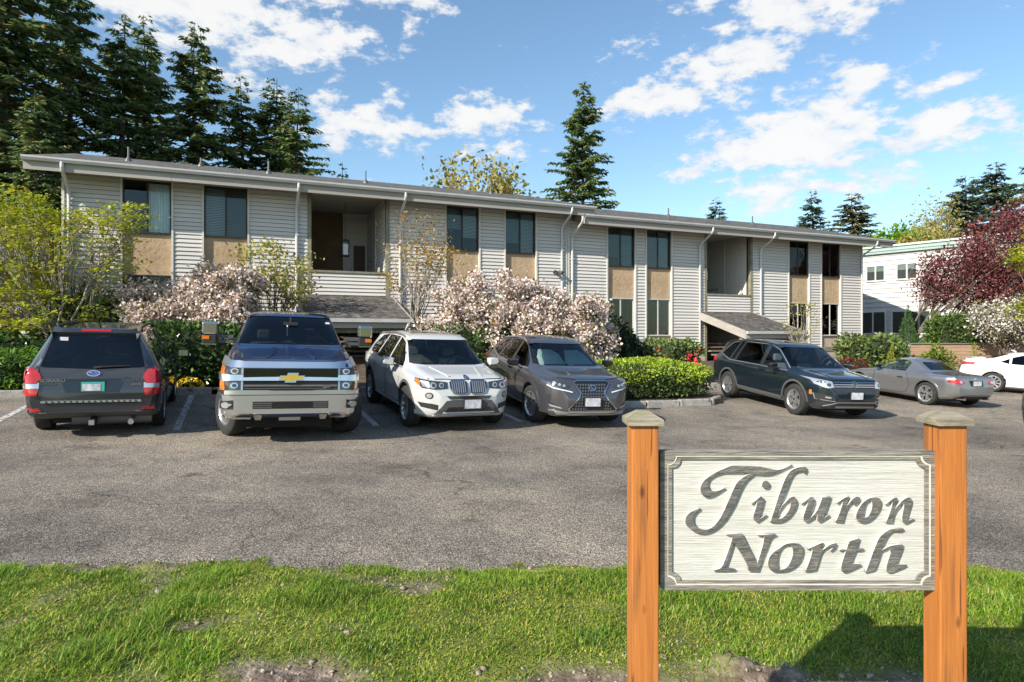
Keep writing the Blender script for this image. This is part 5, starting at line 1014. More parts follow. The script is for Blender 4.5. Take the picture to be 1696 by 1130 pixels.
for (x0, x1, z0, z1) in ((.27, 1.08, 4.37, 5.08), (1.70, 2.55, 4.37, 5.08), (-.02, 1.12, 1.70, 2.75), (1.48, 2.62, 1.70, 2.75), (2.70, 3.6, 1.70, 2.75), (5.5, 6.6, 4.37, 5.08), (-2.4, -1.2, 4.37, 5.08)):
    f = MB(); t_ = .07; md = (x0+x1)/2
    f.box(x0-t_, x1+t_, -.10, -.03, z0-t_, z0).box(x0-t_, x1+t_, -.085, -.03, z1, z1+t_).box(x0-t_, x0, -.085, -.03, z0, z1).box(x1, x1+t_, -.085, -.03, z0, z1).box(md-.03, md+.03, -.08, -.03, z0, z1)
    w = f.build('window', 'coping', h)
    for (a_, b_) in ((x0, md-.03), (md+.03, x1)):
        MB().box(a_, b_, -.066, -.06, z0, z1).build('pane', 'pane', w); MB().box(a_, b_, -.054, -.049, z0, z1).build('blind', 'blind_dark', w)
    [MB().box(a_, b_, -.0595, -.0545, z0+(z1-z0)*.62, z1).build('blind', 'blind', w) for (a_, b_) in ((x0, md-.03), (md+.03, x1))] if z0 > 4 else None
mat('plank', (.27, .165, .105), .85, (.40, .27, .18), 3, 7, stretch=(.5, 6, 9), rand=.22, bump=.3, bscale=18); mat('plank_grey', (.16, .145, .125), .9, (.24, .22, .19), 4, 6, stretch=(.5, 6, 6), rand=.15)
FX, FY = 16.2, 26.0; fz = G(FX, FY)-.15; fr = R(0)
fe = thing('plank_fence', 'low fence of horizontal brown planks behind the roadster', 'fence', (FX, FY, fz), 0.0); random.seed(3)
ftop = 1.24-fz; npl = 10; ph = ftop/npl
for k in range(npl):
    x0 = 0.0
    while x0 < 14:
        L_ = random.uniform(1.9, 3.2); x1 = min(14.0, x0+L_)
        o = MB().box(x0+.004, x1-.004, random.uniform(-.012, .004), .05, k*ph+.004, (k+1)*ph-.004).build('plank', 'plank', fe); x0 = x1
for k in range(8): MB().box(k*2.0-.05 if k else .06, k*2.0+.05 if k else .16, .052, .15, 0, ftop-.02).build('fence_post', 'plank_grey', fe)
for k in range(npl): MB().box(-.045, .0, .0, 2.6, k*ph+.004, (k+1)*ph-.004).build('plank', 'plank_grey', fe)
MB().box(-.02, 14, -.06, .09, ftop+.002, ftop+.04).build('fence_cap', 'plank_grey', fe)
# low garden wall left of the dark car
x, y, _ = P(-9.5, 19.3); mat('wall_beige', (.40, .35, .28), .9, (.48, .42, .34), 3, bump=.3)
gw = thing('garden_wall', 'low beige block wall behind the juniper at the left edge', 'wall', (x, y, G(x, y)-.2), TH)
for r_ in range(4):
    for k in range(9): MB().box(k*.40+(.2 if r_ % 2 else 0)-1.6+.004, k*.40+(.2 if r_ % 2 else 0)-1.2-.004, 0, .2, r_*.2+.004, r_*.2+.196).build('block', 'wall_beige', gw)
# ------------------------------------------------------------------ plants
mat('bark', (.10, .075, .055), .9, (.19, .15, .115), 9, 6, stretch=(3, 3, .6), bump=.5); mat('bark_grey', (.20, .175, .145), .9, (.33, .30, .26), 8, 6, stretch=(2, 2, .7), bump=.4); mat('bark_fir', (.07, .05, .038), .95, (.13, .10, .08), 5, 6)
G1, G2 = (.0, .0, .0), 1
leaf_mat('fir_leaf', [(0, (.03, .075, .03)), (.35, (.08, .145, .05)), (.65, (.18, .25, .08)), (.9, (.33, .35, .12)), (1, (.32, .23, .11))], .6, .38)
leaf_mat('spruce_leaf', [(0, (.04, .075, .05)), (.5, (.085, .13, .08)), (1, (.17, .20, .11))], .6, .25)
leaf_mat('brown_fir_leaf', [(0, (.05, .065, .02)), (.5, (.12, .12, .04)), (1, (.22, .16, .06))], .6, .25)
leaf_mat('maple_leaf', [(0, (.18, .26, .015)), (.5, (.38, .43, .03)), (.85, (.56, .54, .05)), (1, (.50, .32, .05))], .45, .5)
leaf_mat('vine_leaf', [(0, (.26, .22, .05)), (.5, (.44, .30, .07)), (.8, (.46, .20, .07)), (1, (.36, .36, .08))], .5, .45)
leaf_mat('shrub_yellow_leaf', [(0, (.20, .23, .05)), (.6, (.40, .40, .08)), (1, (.46, .30, .08))], .5, .4)
leaf_mat('gold_leaf', [(0, (.20, .20, .05)), (.5, (.40, .34, .08)), (1, (.48, .38, .11))], .5, .4)
leaf_mat('blossom', [(0, (.46, .30, .25)), (.3, (.66, .51, .45)), (.7, (.79, .69, .63)), (1, (.84, .78, .73))], .6, .3)
leaf_mat('blossom_white', [(0, (.55, .48, .45)), (.5, (.70, .66, .62)), (1, (.77, .75, .72))], .6, .3)
leaf_mat('blossom_leaf', [(0, (.12, .13, .02)), (.5, (.20, .20, .03)), (1, (.22, .12, .04))], .5, .4)
leaf_mat('laurel_leaf', [(0, (.018, .045, .012)), (.55, (.045, .095, .02)), (.9, (.09, .15, .035)), (1, (.16, .21, .06))], .25, .12)
leaf_mat('rhodo_leaf', [(0, (.06, .10, .025)), (.5, (.12, .175, .04)), (1, (.22, .26, .08))], .35, .2)
leaf_mat('dark_leaf', [(0, (.010, .022, .012)), (.6, (.02, .042, .02)), (1, (.045, .08, .03))], .4, .1)
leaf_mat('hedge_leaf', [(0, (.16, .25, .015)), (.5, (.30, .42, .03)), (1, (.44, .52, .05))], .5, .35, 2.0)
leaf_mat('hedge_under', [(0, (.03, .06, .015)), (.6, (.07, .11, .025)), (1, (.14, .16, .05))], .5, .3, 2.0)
leaf_mat('juniper_leaf', [(0, (.05, .13, .015)), (.5, (.10, .22, .02)), (1, (.20, .32, .03))], .55, .3)
leaf_mat('gold_conifer', [(0, (.13, .17, .01)), (.5, (.27, .30, .02)), (1, (.42, .40, .03))], .55, .35)
leaf_mat('green_conifer', [(0, (.02, .06, .015)), (.5, (.04, .10, .02)), (1, (.09, .16, .03))], .55, .2)
leaf_mat('light_conifer', [(0, (.06, .12, .012)), (.5, (.14, .21, .02)), (1, (.24, .30, .03))], .55, .3)
leaf_mat('plum_leaf', [(0, (.075, .018, .022)), (.5, (.175, .045, .048)), (.85, (.28, .09, .085)), (1, (.36, .19, .15))], .4, .35)
leaf_mat('barberry_leaf', [(0, (.07, .015, .012)), (.5, (.15, .04, .025)), (1, (.24, .09, .05))], .5, .3)
leaf_mat('fresh_leaf', [(0, (.07, .17, .008)), (.5, (.14, .30, .012)), (1, (.24, .40, .02))], .5, .45)
leaf_mat('ivy_leaf', [(0, (.03, .07, .012)), (.5, (.08, .15, .025)), (1, (.18, .24, .06))], .35, .25)
mat('red_flower', (.55, .02, .035), .5, (.70, .06, .07), 20); mat('yellow_flower', (.75, .48, .01), .5, (.85, .62, .02), 30); mat('core_shade', (.012, .018, .007), .95, (.03, .04, .014), 9)  # last one: near-black fill for shrub cores, inner shade put into the colour
def leaf_mesh(C, size, up=.35, aspect=.55, seed=0, flat=0.0, dirs=None, fold=.25, droop=0.0):
    """one diamond leaf (folded along its rib) per centre; returns V, F"""
    r = np.random.default_rng(seed); n = len(C); size = np.broadcast_to(np.asarray(size, float), (n,))*r.uniform(.65, 1.3, n)
    d = r.normal(size=(n, 3)) if dirs is None else dirs+r.normal(size=(n, 3))*.45
    d[:, 2] *= (1-flat); d[:, 2] -= droop; d /= np.linalg.norm(d, axis=1)[:, None]+1e-9
    q = r.normal(size=(n, 3)); q[:, 2] += up*4+flat*6; nn = q-(q*d).sum(1)[:, None]*d; nn /= np.linalg.norm(nn, axis=1)[:, None]+1e-9
    s = np.cross(d, nn); L = (size*.5)[:, None]; w = L*aspect
    V = np.empty((n, 4, 3)); V[:, 0] = C-d*L; V[:, 1] = C+s*w+nn*w*fold; V[:, 2] = C+d*L; V[:, 3] = C-s*w+nn*w*fold
    return V.reshape(-1, 3), np.arange(n*4).reshape(n, 4)
def leaf_obj(name, C, size, m, parent, **k):
    V, F = leaf_mesh(np.asarray(C), size, **k); return onp(name, V, F, m, parent)
_fir = {}
def fir_mesh(kind, seed, m, dens=1.0):
    key = (kind, seed, m)
    if key in _fir: return _fir[key]
    r = np.random.default_rng(seed); H = 20.0; Rm = {'tall': 5.0, 'wide': 6.2, 'slim': 4.2}[kind]
    C = []; D = []; S = []; mb = MB(); path = [(.15*math.sin(z*.3+seed), .12*math.cos(z*.27+seed*2), z) for z in np.linspace(0, H, 14)]
    mb.tube(path, [max(.015, .32*(1-i/13)**.9) for i in range(14)], 8)
    z = 1.6
    while z < H-.15:
        fr_ = z/H; n = int(r.integers(4, 7)) if fr_ < .9 else 3
        for k in range(n):
            a = r.uniform(0, 2*math.pi); L = Rm*((1-fr_)**.78)*r.uniform(.5, 1.22)*(1.0 if fr_ > .2 else .75)+.22; 
            if r.random() < .16: L *= .45
            rise = .25*fr_-.02+r.uniform(-.12, .12); dr = .10+.18*(1-fr_)
            d = np.array([math.cos(a), math.sin(a), 0]); ns = max(2, int(L/.20*dens)); zz = z+r.uniform(-.25, .25)
            tip = None; bp = []
            for i in range(ns):
                t = (i+.6)/ns; p = d*L*t; zc = zz+rise*L*t-dr*L*t*t+(.07*L*max(0, t-.6))
                pos = np.array([p[0], p[1], zc]); bp.append(pos)
                if t < .34 and r.random() < .75: continue
                wsp = .62*(1-t*.65)*min(1, L/1.6+.25)
                for q in (-1, 1, 0):
                    side = np.array([-d[1], d[0], 0])*q; dd = d*.55+side*.9+np.array([0, 0, -.22+.1*r.normal()]); C.append(pos+dd*wsp*.42+r.normal(size=3)*.04); D.append(dd); S.append(wsp*r.uniform(.8, 1.25)+.16)
            if L > 1.3: mb.tube([(0, 0, zz), tuple(bp[len(bp)//2]), tuple(bp[-1])], [.05*L/4+.012, .02, .006], 4, cap=False)
        z += r.uniform(.26, .62)*(1.2-.6*fr_)/max(dens, .8)
    C = np.array(C); D = np.array(D); D /= np.linalg.norm(D, axis=1)[:, None]
    V, F = leaf_mesh(C, np.array(S), up=.5, aspect=.34, seed=seed, dirs=D*2.2, fold=.4, droop=.15)
    _fir[key] = (mesh_np('crown', V, F, m), mb.mesh('trunk', 'bark_fir')); return _fir[key]
def fir(px, Z, ytop, label, kind='tall', seed=1, m='fir_leaf', wid=1.0, group='tall conifers behind the building', dens=1.0):
    X = (px-848)/1060*Z; z0 = G(X, Z)-.1; H = 1.62+(554.5-ytop)*Z/1060-z0
    t = thing('fir_tree', label, 'tree', (X, Z, z0), seed*1.3+px*.01, group); s = H/20.0; t.scale = (s*wid, s*wid, s)
    cr, tr = fir_mesh(kind, seed, m, dens); link(bpy.data.objects.new('crown', cr), t); link(bpy.data.objects.new('trunk', tr), t); return t
for i, (px, Z, yt, kd, sd_, wd, lb) in enumerate([
    (12, 35, -190, 'tall', 1, .95, 'tall dark conifer cut off by the left edge, leftmost of the row'), (112, 39, -75, 'wide', 2, .82, 'tallest broad conifer whose top leaves the frame left of the roof'),
    (204, 42, 22, 'slim', 3, 1.0, 'narrow conifer with its tip just inside the frame, left of its twin'), (240, 45, 26, 'tall', 1, .85, 'narrow conifer standing right behind its slimmer twin'),
    (324, 42, 38, 'wide', 4, .85, 'conifer with open tiered branches, fifth from the left'), (398, 45, 128, 'tall', 3, .95, 'shorter dark conifer just right of the open tiered one'),
    (453, 47, 130, 'slim', 2, 1.15, 'slim conifer second from the right of the left row'), (492, 44, 148, 'wide', 1, .88, 'rightmost shortest conifer of the left row above the entry'),
    (60, 31, 150, 'tall', 2, 1.05, 'dark conifer low behind the maple left of the building'), (-60, 33, -40, 'wide', 3, .9, 'conifer at the far left with only its branches in frame')]):
    fir(px, Z, yt, lb, kd, sd_, wid=wd*1.12, dens=1.32)
fir(966, 42, 133, 'lone spire shaped conifer above the joint of the two roofs', 'wide', 5, wid=.84, group='lone conifers beyond the roof', dens=1.5)
fir(1187, 72, 328, 'tiny far conifer peeking over the right wing roof', 'tall', 3, 'spruce_leaf', 1.1, 'far conifers at right', 1.2)
fir(1345, 66, 316, 'small far conifer left of the brownish one above the right wing', 'tall', 4, 'spruce_leaf', 1.25, 'far conifers at right', 1.3)
fir(1413, 60, 320, 'bushy brownish conifer above the end of the right wing', 'wide', 2, 'brown_fir_leaf', 1.35, 'far conifers at right', 1.35)
fir(1600, 72, 290, 'blue green spruce left of its twin behind the plum tree', 'wide', 3, 'spruce_leaf', 1.35, 'far conifers at right', 1.35)
fir(1648, 76, 270, 'taller blue green spruce behind the plum tree', 'wide', 4, 'spruce_leaf', 1.35, 'far conifers at right', 1.35)
fir(1770, 44, 120, 'conifer at the right edge with branch tips entering the frame', 'wide', 2, 'fir_leaf', 1.0, 'far conifers at right', .9)
fir(565, 46, 268, 'low conifer tip just showing over the left roof', 'slim', 4, 'fir_leaf', 1.2, 'lone conifers beyond the roof', .7)
def bez(p0, p1, bend, r, n=6):
    p0 = np.array(p0, float); p1 = np.array(p1, float); m = (p0+p1)/2+np.array(bend); L = np.linalg.norm(p1-p0)
    return [tuple((1-t)**2*p0+2*t*(1-t)*m+t*t*p1+(r.normal(size=3)*.025*L if 0 < t < 1 else 0)) for t in np.linspace(0, 1, n)]
def broadleaf(name, label, base, crowns, stems, leaf, tr=.06, bark='bark', group=None, seed=0, fork=.25, cat='tree', extra=None, twig=.006, arch=0.25):
    """crowns: (dx,dy,dz, rx,ry,rz, tips); leaf: dict(m,size,per,r,flat,aspect)"""
    r = np.random.default_rng(seed); x, y, z = base; t = thing(name, label, cat, (x, y, z), 0, group); mb = MB(); LC = []; LS = []
    tips = []
    for (dx, dy, dz, rx, ry, rz, n) in crowns:
        q = r.normal(size=(n, 3)); q /= np.linalg.norm(q, axis=1)[:, None]; rad = r.uniform(.25, 1, n)**.45
        tips.append(q*rad[:, None]*np.array([rx, ry, rz])+np.array([dx, dy, dz]))
    T = np.concatenate(tips); H = T[:, 2].max(); T = T[T[:, 2] > .12*H]
    k = max(stems, 1); cent = T[r.choice(len(T), min(len(T), stems*4), replace=False)]
    for _ in range(4):
        lab = ((T[:, None]-cent[None])**2).sum(2).argmin(1); cent = np.array([T[lab == j].mean(0) if (lab == j).any() else cent[j] for j in range(len(cent))])
    st_dirs = [np.array([math.cos(2*math.pi*i/k+.7), math.sin(2*math.pi*i/k+.7), 0]) for i in range(k)]
    for j, cc in enumerate(cent):
        own = T[lab == j]
        if not len(own): continue
        s0 = st_dirs[j % k]*tr*1.2 if k > 1 else np.zeros(3)
        hub = s0+np.array([cc[0]*.12, cc[1]*.12, H*fork*r.uniform(.6, 1.2)]) if fork else s0
        inner = cc*np.array([.8, .8, .72])
        mb.tube(bez(s0, hub, r.normal(size=3)*.03, r, 4), [tr, tr*.9, tr*.8, tr*.7], 6, cap=False); p1 = bez(hub, inner, (0, 0, H*.06), r, 6)
        mb.tube(p1, [tr*.7, tr*.6, tr*.5, tr*.42, tr*.34, tr*.26], 5, cap=False)
        for tp in own:
            a = np.array(p1[int(r.integers(2, 6))]); pth = bez(a, tp, (0, 0, arch*np.linalg.norm(tp-a)*.5), r, 5)
            mb.tube(pth, [tr*.24, tr*.2, tr*.15, tr*.1, twig*.6], 4, cap=False)
            m = leaf['per']; cl = np.array(pth[-1]) + r.normal(size=(m, 3))*np.array([1, 1, leaf.get('fz', 1.0)])*leaf['r']; LC.append(cl)
            m2 = int(m*leaf.get('along', .3))
            if m2:
                a2 = np.array(pth[2]); b2 = np.array(pth[-1]); LC.append(a2+(b2-a2)*r.uniform(0, 1, (m2, 1))+r.normal(size=(m2, 3))*leaf['r']*.7*np.array([1, 1, leaf.get('fz', 1.0)]))
    C = np.concatenate(LC)
    mb.build('trunk', bark, t, smooth=True, sharp=60)
    leaf_obj('crown', C, leaf['size'], leaf['m'], t, seed=seed, flat=leaf.get('flat', 0), aspect=leaf.get('aspect', .6), up=leaf.get('up', .3), droop=leaf.get('droop', 0))
    if leaf.get('m2'):
        r2 = np.random.default_rng(seed+5); idx = r2.choice(len(C), int(len(C)*leaf['f2']), replace=False); leaf_obj('leaves', C[idx]+r2.normal(size=(len(idx), 3))*.05, leaf['size2'], leaf['m2'], t, seed=seed+9, aspect=.5)
    return t
def at(px, Z): return (px-848)/1060*Z
def base(px, Z): X = at(px, Z); return (X, Z, G(X, Z)+.03)
broadleaf('maple_tree', 'yellow green maple with layered branches in front of the left corner', base(95, 16.0), [(-1.2,0,2.6,1.4,1.4,1.6,80),(.6,.2,2.9,1.4,1.2,1.0,50),(-.4,-.2,1.3,1.6,1.2,.7,46),(1.6,.1,3.75,.75,.6,.45,24),(-1.3,0,4.1,.9,.8,.5,34),(.2,.1,3.7,.8,.7,.4,20)], 5,
          dict(m='maple_leaf', size=.095, per=24, r=.17, fz=.2, flat=.5, aspect=.8, along=.5, up=.6), .05, 'bark_grey', seed=11, fork=.18)
broadleaf('maple_tree', 'second yellow green maple at the left edge behind the juniper', base(-40, 17.0), [(0,0,3.0,1.9,1.6,1.5,130),(.9,0,1.7,1.3,1.2,.8,60)], 4, dict(m='maple_leaf', size=.095, per=30, r=.18, fz=.3, flat=.5, aspect=.8, along=.5, up=.6), .05, 'bark_grey', seed=12, fork=.18)
broadleaf('vine_maple', 'slender multi stemmed maple with reddish young leaves right of the entry', base(690, 19.6), [(0,0,3.9,1.0,.9,1.0,46),(-.3,0,2.9,.8,.7,.8,22),(.75,0,3.4,.7,.6,.6,24)], 6, dict(m='vine_leaf', size=.09, per=11, r=.16, fz=.5, aspect=.75, along=.6), .032, 'bark_grey', seed=13, fork=.45, arch=.05)
broadleaf('sapling', 'thin leggy shrub with yellow green leaves left of the entry', base(455, 18.3), [(-.3,0,2.9,1.0,.8,.8,30),(.7,0,2.5,.6,.6,.7,20),(0,0,1.9,.9,.7,.6,14)], 5, dict(m='shrub_yellow_leaf', size=.11, per=15, r=.15, fz=.6, aspect=.7, along=.6), .03, 'bark', seed=14, fork=.3, arch=.05, cat='shrub')
broadleaf('sapling', 'bare thin shrub with sparse buds against the right wing', base(1325, 24.5), [(0,0,2.2,.7,.6,.9,26)], 4, dict(m='shrub_yellow_leaf', size=.09, per=6, r=.14, aspect=.7, along=.8), .035, 'bark_grey', seed=15, fork=.3, arch=.05, cat='shrub')
bl = dict(m='blossom', size=.08, per=125, r=.135, fz=.8, aspect=.95, along=.45, up=.1, m2='blossom_leaf', f2=.2, size2=.12)
broadleaf('cherry_tree', 'low spreading cherry in pink blossom behind the pickup', base(322, 17.2), [(-.9,.1,1.55,1.2,1.1,.75,75),(.6,.1,1.95,1.15,1.0,.75,68),(.0,-.2,1.15,1.95,1.1,.55,66),(.9,-.2,1.2,1.1,.9,.5,34)], 4, bl, .06, 'bark', seed=21, fork=.2, group='pink blossom trees')
broadleaf('cherry_tree', 'large drooping cherry in pink blossom behind the grey crossover', base(848, 19.0), [(-.6,.1,2.35,1.8,1.5,.75,85),(1.2,0,1.9,1.6,1.4,.75,70),(-1.7,-.2,1.35,1.3,1.2,.55,44),(.5,-.3,1.3,2.3,1.3,.55,66),(2.3,-.1,1.0,.8,.9,.75,36)], 5, bl, .075, 'bark', seed=22, fork=.22, group='pink blossom trees')
broadleaf('golden_tree', 'sparse yellow leaved tree rising behind the left roof', base(785, 37), [(0,0,9.6,2.8,2.6,1.7,60),(1.6,0,8.6,2.0,2,1.1,26)], 4, dict(m='gold_leaf', size=.30, per=16, r=.34, aspect=.6, along=.6), .14, 'bark', seed=23, fork=.3)
broadleaf('round_tree', 'bright green round crowned tree beyond the right wing roof', base(1492, 55), [(0,0,9.2,3.0,2.6,2.0,150),(1.2,0,8.0,2.6,2.2,1.4,80)], 3, dict(m='fresh_leaf', size=.34, per=34, r=.36, aspect=.7), .2, 'bark', seed=24, fork=.3)
broadleaf('bare_tree', 'tall airy tree with yellowish spring twigs behind the green one', base(1548, 64), [(0,0,12.5,2.6,2.4,3.4,110),(-1.5,0,9.5,2,2,2,50)], 3, dict(m='gold_leaf', size=.32, per=12, r=.5, aspect=.45, along=.8), .2, 'bark_grey', seed=25, fork=.4)
broadleaf('golden_tree', 'ochre leaved tree low behind the white house', base(1535, 50), [(0,0,8.2,2.4,2,2.1,90)], 3, dict(m='gold_leaf', size=.30, per=22, r=.4, aspect=.5, along=.6), .16, 'bark', seed=26, fork=.3)
broadleaf('plum_tree', 'purple leaved plum tree with leaning trunk at the right', (at(1500, 28.2), 28.2, .2), [(4.0,-.6,5.2,1.7,1.6,1.6,105),(1.9,-.4,4.3,1.4,1.3,1.2,60),(5.2,-.6,3.7,1.8,1.6,1.6,100),(2.9,-.5,3.2,1.4,1.2,.8,45),(5.6,-.5,6.6,1.3,1.3,.9,50),(.9,-.3,3.6,.7,.7,.7,16)], 2,
          dict(m='plum_leaf', size=.12, per=42, r=.26, aspect=.7, along=.35), .06, 'bark', seed=27, fork=.22)
broadleaf('blossom_tree', 'small tree in white blossom at the right edge', (at(1665, 24.9), 24.9, .1), [(0,0,2.2,1.15,.9,.75,60),(1.0,0,1.9,1.1,.9,.7,40)], 3, dict(bl, m='blossom_white', per=44, f2=.55, r=.22), .05, 'bark', seed=28, fork=.3)
broadleaf('fresh_tree', 'yellow green leafy branch reaching in at the right edge', (at(1745, 22.5), 22.5, -.2), [(-.3,0,4.6,1.0,1,.5,40),(0,0,2.7,1.3,1,.6,40),(.6,0,5.6,1.2,1.2,1,50)], 2, dict(m='maple_leaf', size=.13, per=40, r=.2, fz=.5, flat=.4, aspect=.7), .09, 'bark', seed=29, fork=.4)
def mound(name, label, base_, radii, m, n, size, seed=0, cat='shrub', group=None, pw=2.4, core=.80, zc=None, aspect=.6, up=.2, lumps=.16, flat=0, m2=None, droop=0, zsplit=None):
    """leafy mass over a lumpy rounded body, leaves through the outer third of it"""
    r = np.random.default_rng(seed); t = thing(name, label, cat, base_, 0, group); rx, ry, rz = radii; zc = rz*.55 if zc is None else zc
    q = r.normal(size=(n, 3)); q /= np.linalg.norm(q, axis=1)[:, None]; k = (np.abs(q)**pw).sum(1)**(-1/pw); q = q*k[:, None]
    lum = 1+lumps*(np.sin(q[:, 0]*5+seed)*np.cos(q[:, 1]*4.3+seed*2)+np.sin(q[:, 2]*6+seed*3)*.6)
    C = q*(lum*r.uniform(.80, 1.04, n))[:, None]*np.array([rx, ry, rz])+np.array([0, 0, zc]); ok = C[:, 2] > .03; C = C[ok]; dd = q[ok]
    if zsplit is not None:
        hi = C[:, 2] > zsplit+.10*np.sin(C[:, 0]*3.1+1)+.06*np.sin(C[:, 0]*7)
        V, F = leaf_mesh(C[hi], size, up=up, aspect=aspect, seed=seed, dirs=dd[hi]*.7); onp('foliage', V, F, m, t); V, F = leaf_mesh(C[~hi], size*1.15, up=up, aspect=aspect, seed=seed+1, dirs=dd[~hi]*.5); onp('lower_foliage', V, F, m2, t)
    else:
        V, F = leaf_mesh(C, size, up=up, aspect=aspect, seed=seed, dirs=dd*.6, flat=flat, droop=droop); onp('foliage', V, F, m, t)
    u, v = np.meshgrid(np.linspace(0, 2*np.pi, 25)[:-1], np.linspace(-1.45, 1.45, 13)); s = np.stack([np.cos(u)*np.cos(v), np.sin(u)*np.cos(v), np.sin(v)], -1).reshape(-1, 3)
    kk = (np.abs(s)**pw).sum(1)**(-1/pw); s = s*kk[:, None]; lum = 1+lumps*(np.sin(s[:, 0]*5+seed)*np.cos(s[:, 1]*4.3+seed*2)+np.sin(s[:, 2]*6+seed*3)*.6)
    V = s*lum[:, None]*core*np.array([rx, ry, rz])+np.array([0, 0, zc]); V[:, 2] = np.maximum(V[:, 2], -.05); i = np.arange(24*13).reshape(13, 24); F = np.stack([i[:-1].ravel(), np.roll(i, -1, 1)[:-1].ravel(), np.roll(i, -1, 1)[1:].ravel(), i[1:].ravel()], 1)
    onp('dark_core', V, F, 'core_shade', t, smooth=True); return t  # solid core that stops see-through; its dark colour stands in for inner shade
def bP(a, b, dz=.05): x, y, _ = P(a, b); return (x, y, G(x, y)+dz)
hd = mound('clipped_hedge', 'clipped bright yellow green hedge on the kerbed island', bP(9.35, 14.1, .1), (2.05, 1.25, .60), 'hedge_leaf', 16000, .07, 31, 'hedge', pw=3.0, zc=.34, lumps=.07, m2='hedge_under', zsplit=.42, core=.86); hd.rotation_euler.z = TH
mound('rhododendron', 'dark green rounded rhododendron behind the clipped hedge', bP(10.3, 17.6), (2.0, 1.2, 1.05), 'dark_leaf', 6500, .15, 32, zc=.62).rotation_euler.z = TH
fl = mound('camellia', 'glossy shrub with red flowers left of the dark teal crossover', bP(12.75, 17.0), (1.1, .9, .78), 'rhodo_leaf', 2800, .13, 33, zc=.62)
r = np.random.default_rng(3)
def bloom(t, C, rad, m, name='flower'):
    me = None
    for p in C:
        if me is None:
            mb = MB()
            for k in range(5): mb.add([(0, 0, 0), (rad*math.cos(k*1.257-.5), rad*math.sin(k*1.257-.5), rad*.45), (rad*1.25*math.cos(k*1.257), rad*1.25*math.sin(k*1.257), rad*.3), (rad*math.cos(k*1.257+.5), rad*math.sin(k*1.257+.5), rad*.45)], [(0, 1, 2, 3)])
            me = mb.mesh(name, m)
        o = bpy.data.objects.new(name, me); link(o, t); o.location = p; o.rotation_euler = (R(r.uniform(50, 95)), 0, r.uniform(-.7, .7))
bloom(fl, [(r.uniform(-.5, .9), -r.uniform(.62, .8)*math.sqrt(max(.1, 1-(zq-.55)**2*2)), zq) for zq in r.uniform(.35, 1.05, 26)], .055, 'red_flower')
mound('laurel_hedge', 'dark glossy laurel between the dark estate car and the pickup', bP(-1.2, 17.0), (1.75, .8, .9), 'laurel_leaf', 9000, .11, 34, 'hedge', pw=4, zc=.5, lumps=.05).rotation_euler.z = TH
mound('laurel_hedge', 'dark glossy laurel under the large pink cherry', bP(6.5, 17.4), (2.2, .9, .95), 'laurel_leaf', 6000, .12, 35, 'hedge', pw=4, zc=.6, lumps=.05).rotation_euler.z = TH
mound('rhododendron', 'broad leaved rhododendron under the maple behind the dark estate car', (at(145, 16.6), 16.6, G(at(145, 16.6), 16.6)), (1.25, .8, .95), 'rhodo_leaf', 2600, .19, 36, zc=.9, aspect=.35)
mound('juniper', 'low feathery green juniper at the left edge', bP(-5.1, 16.6), (1.9, .7, .52), 'juniper_leaf', 6500, .16, 37, zc=.3, aspect=.22, flat=.4).rotation_euler.z = TH
mound('laurel_hedge', 'shaded evergreen hedge in front of the low beige wall', bP(-6.5, 18.3), (2.6, .8, .6), 'laurel_leaf', 3500, .14, 38, 'hedge', zc=.4).rotation_euler.z = TH
fl = thing('flower_cushion', 'yellow flowering cushion plant at the kerb beside the dark estate car', 'flowers', bP(-1.0, 16.2, .08))
C = r.normal(size=(900, 3)); C /= np.linalg.norm(C, axis=1)[:, None]; C = C*np.array([.33, .22, .25]); C = C[C[:, 2] > -.02]; leaf_obj('blossoms', C, .045, 'yellow_flower', fl, seed=4, aspect=.9); leaf_obj('leaves', C*.85, .07, 'rhodo_leaf', fl, seed=5, aspect=.4)
mound('rhododendron', 'large pale green rhododendron at the corner of the right wing', (at(1443, 25.2), 25.2, G(at(1443, 25.2), 25.2)-.1), (1.42, 1.0, 1.05), 'rhodo_leaf', 3800, .18, 39, zc=.75, aspect=.45)
mound('barberry', 'low rusty red shrub left of the roadster', (at(1409, 24.0), 24.0, G(at(1409, 24.0), 24.0)), (.74, .5, .5), 'barberry_leaf', 2600, .075, 40, zc=.32)
def cone(name, label, px, Z, ytop, ybase_z, r0, m, n, size, seed, group='small conical conifers by the fence'):
    X = at(px, Z); zb = ybase_z; zt = 1.62+(554.5-ytop)*Z/1060; t = thing(name, label, 'conifer', (X, Z, zb), 0, group); r = np.random.default_rng(seed); H = zt-zb
    f = 1-np.sqrt(r.uniform(0, 1, n)); f = np.clip(f*1.05, 0, .99); th = r.uniform(0, 6.283, n); rad = r0*(1-f)**.8*(.25+.75*r.uniform(.3, 1, n)**.5)*np.where(f < .12, .7+f*2.5, 1)*(1+.15*np.sin(th*3+f*9))
    C = np.stack([rad*np.cos(th), rad*np.sin(th), f*H], 1); D = np.stack([np.cos(th)*.4, np.sin(th)*.4, np.full(n, 1.0)], 1); V, F = leaf_mesh(C, size, up=0, aspect=.3, seed=seed, dirs=D*1.6); onp('foliage', V, F, m, t)
    MB().tube([(0, 0, -.1), (0, 0, H*.8)], [.05, .01], 6).build('trunk', 'bark', t)
cone('arborvitae', 'dark green conical conifer beside the white house windows', 1504, 27.6, 505, .2, .62, 'green_conifer', 3200, .13, 51)
cone('arborvitae', 'light green conical conifer right of the dark green one', 1546, 27.2, 512, .3, .55, 'light_conifer', 2600, .13, 52)
cone('arborvitae', 'small golden conifer between the rhododendron and the roadster', 1476, 23.6, 573, G(at(1476, 23.6), 23.6), .32, 'gold_conifer', 1500, .09, 53)
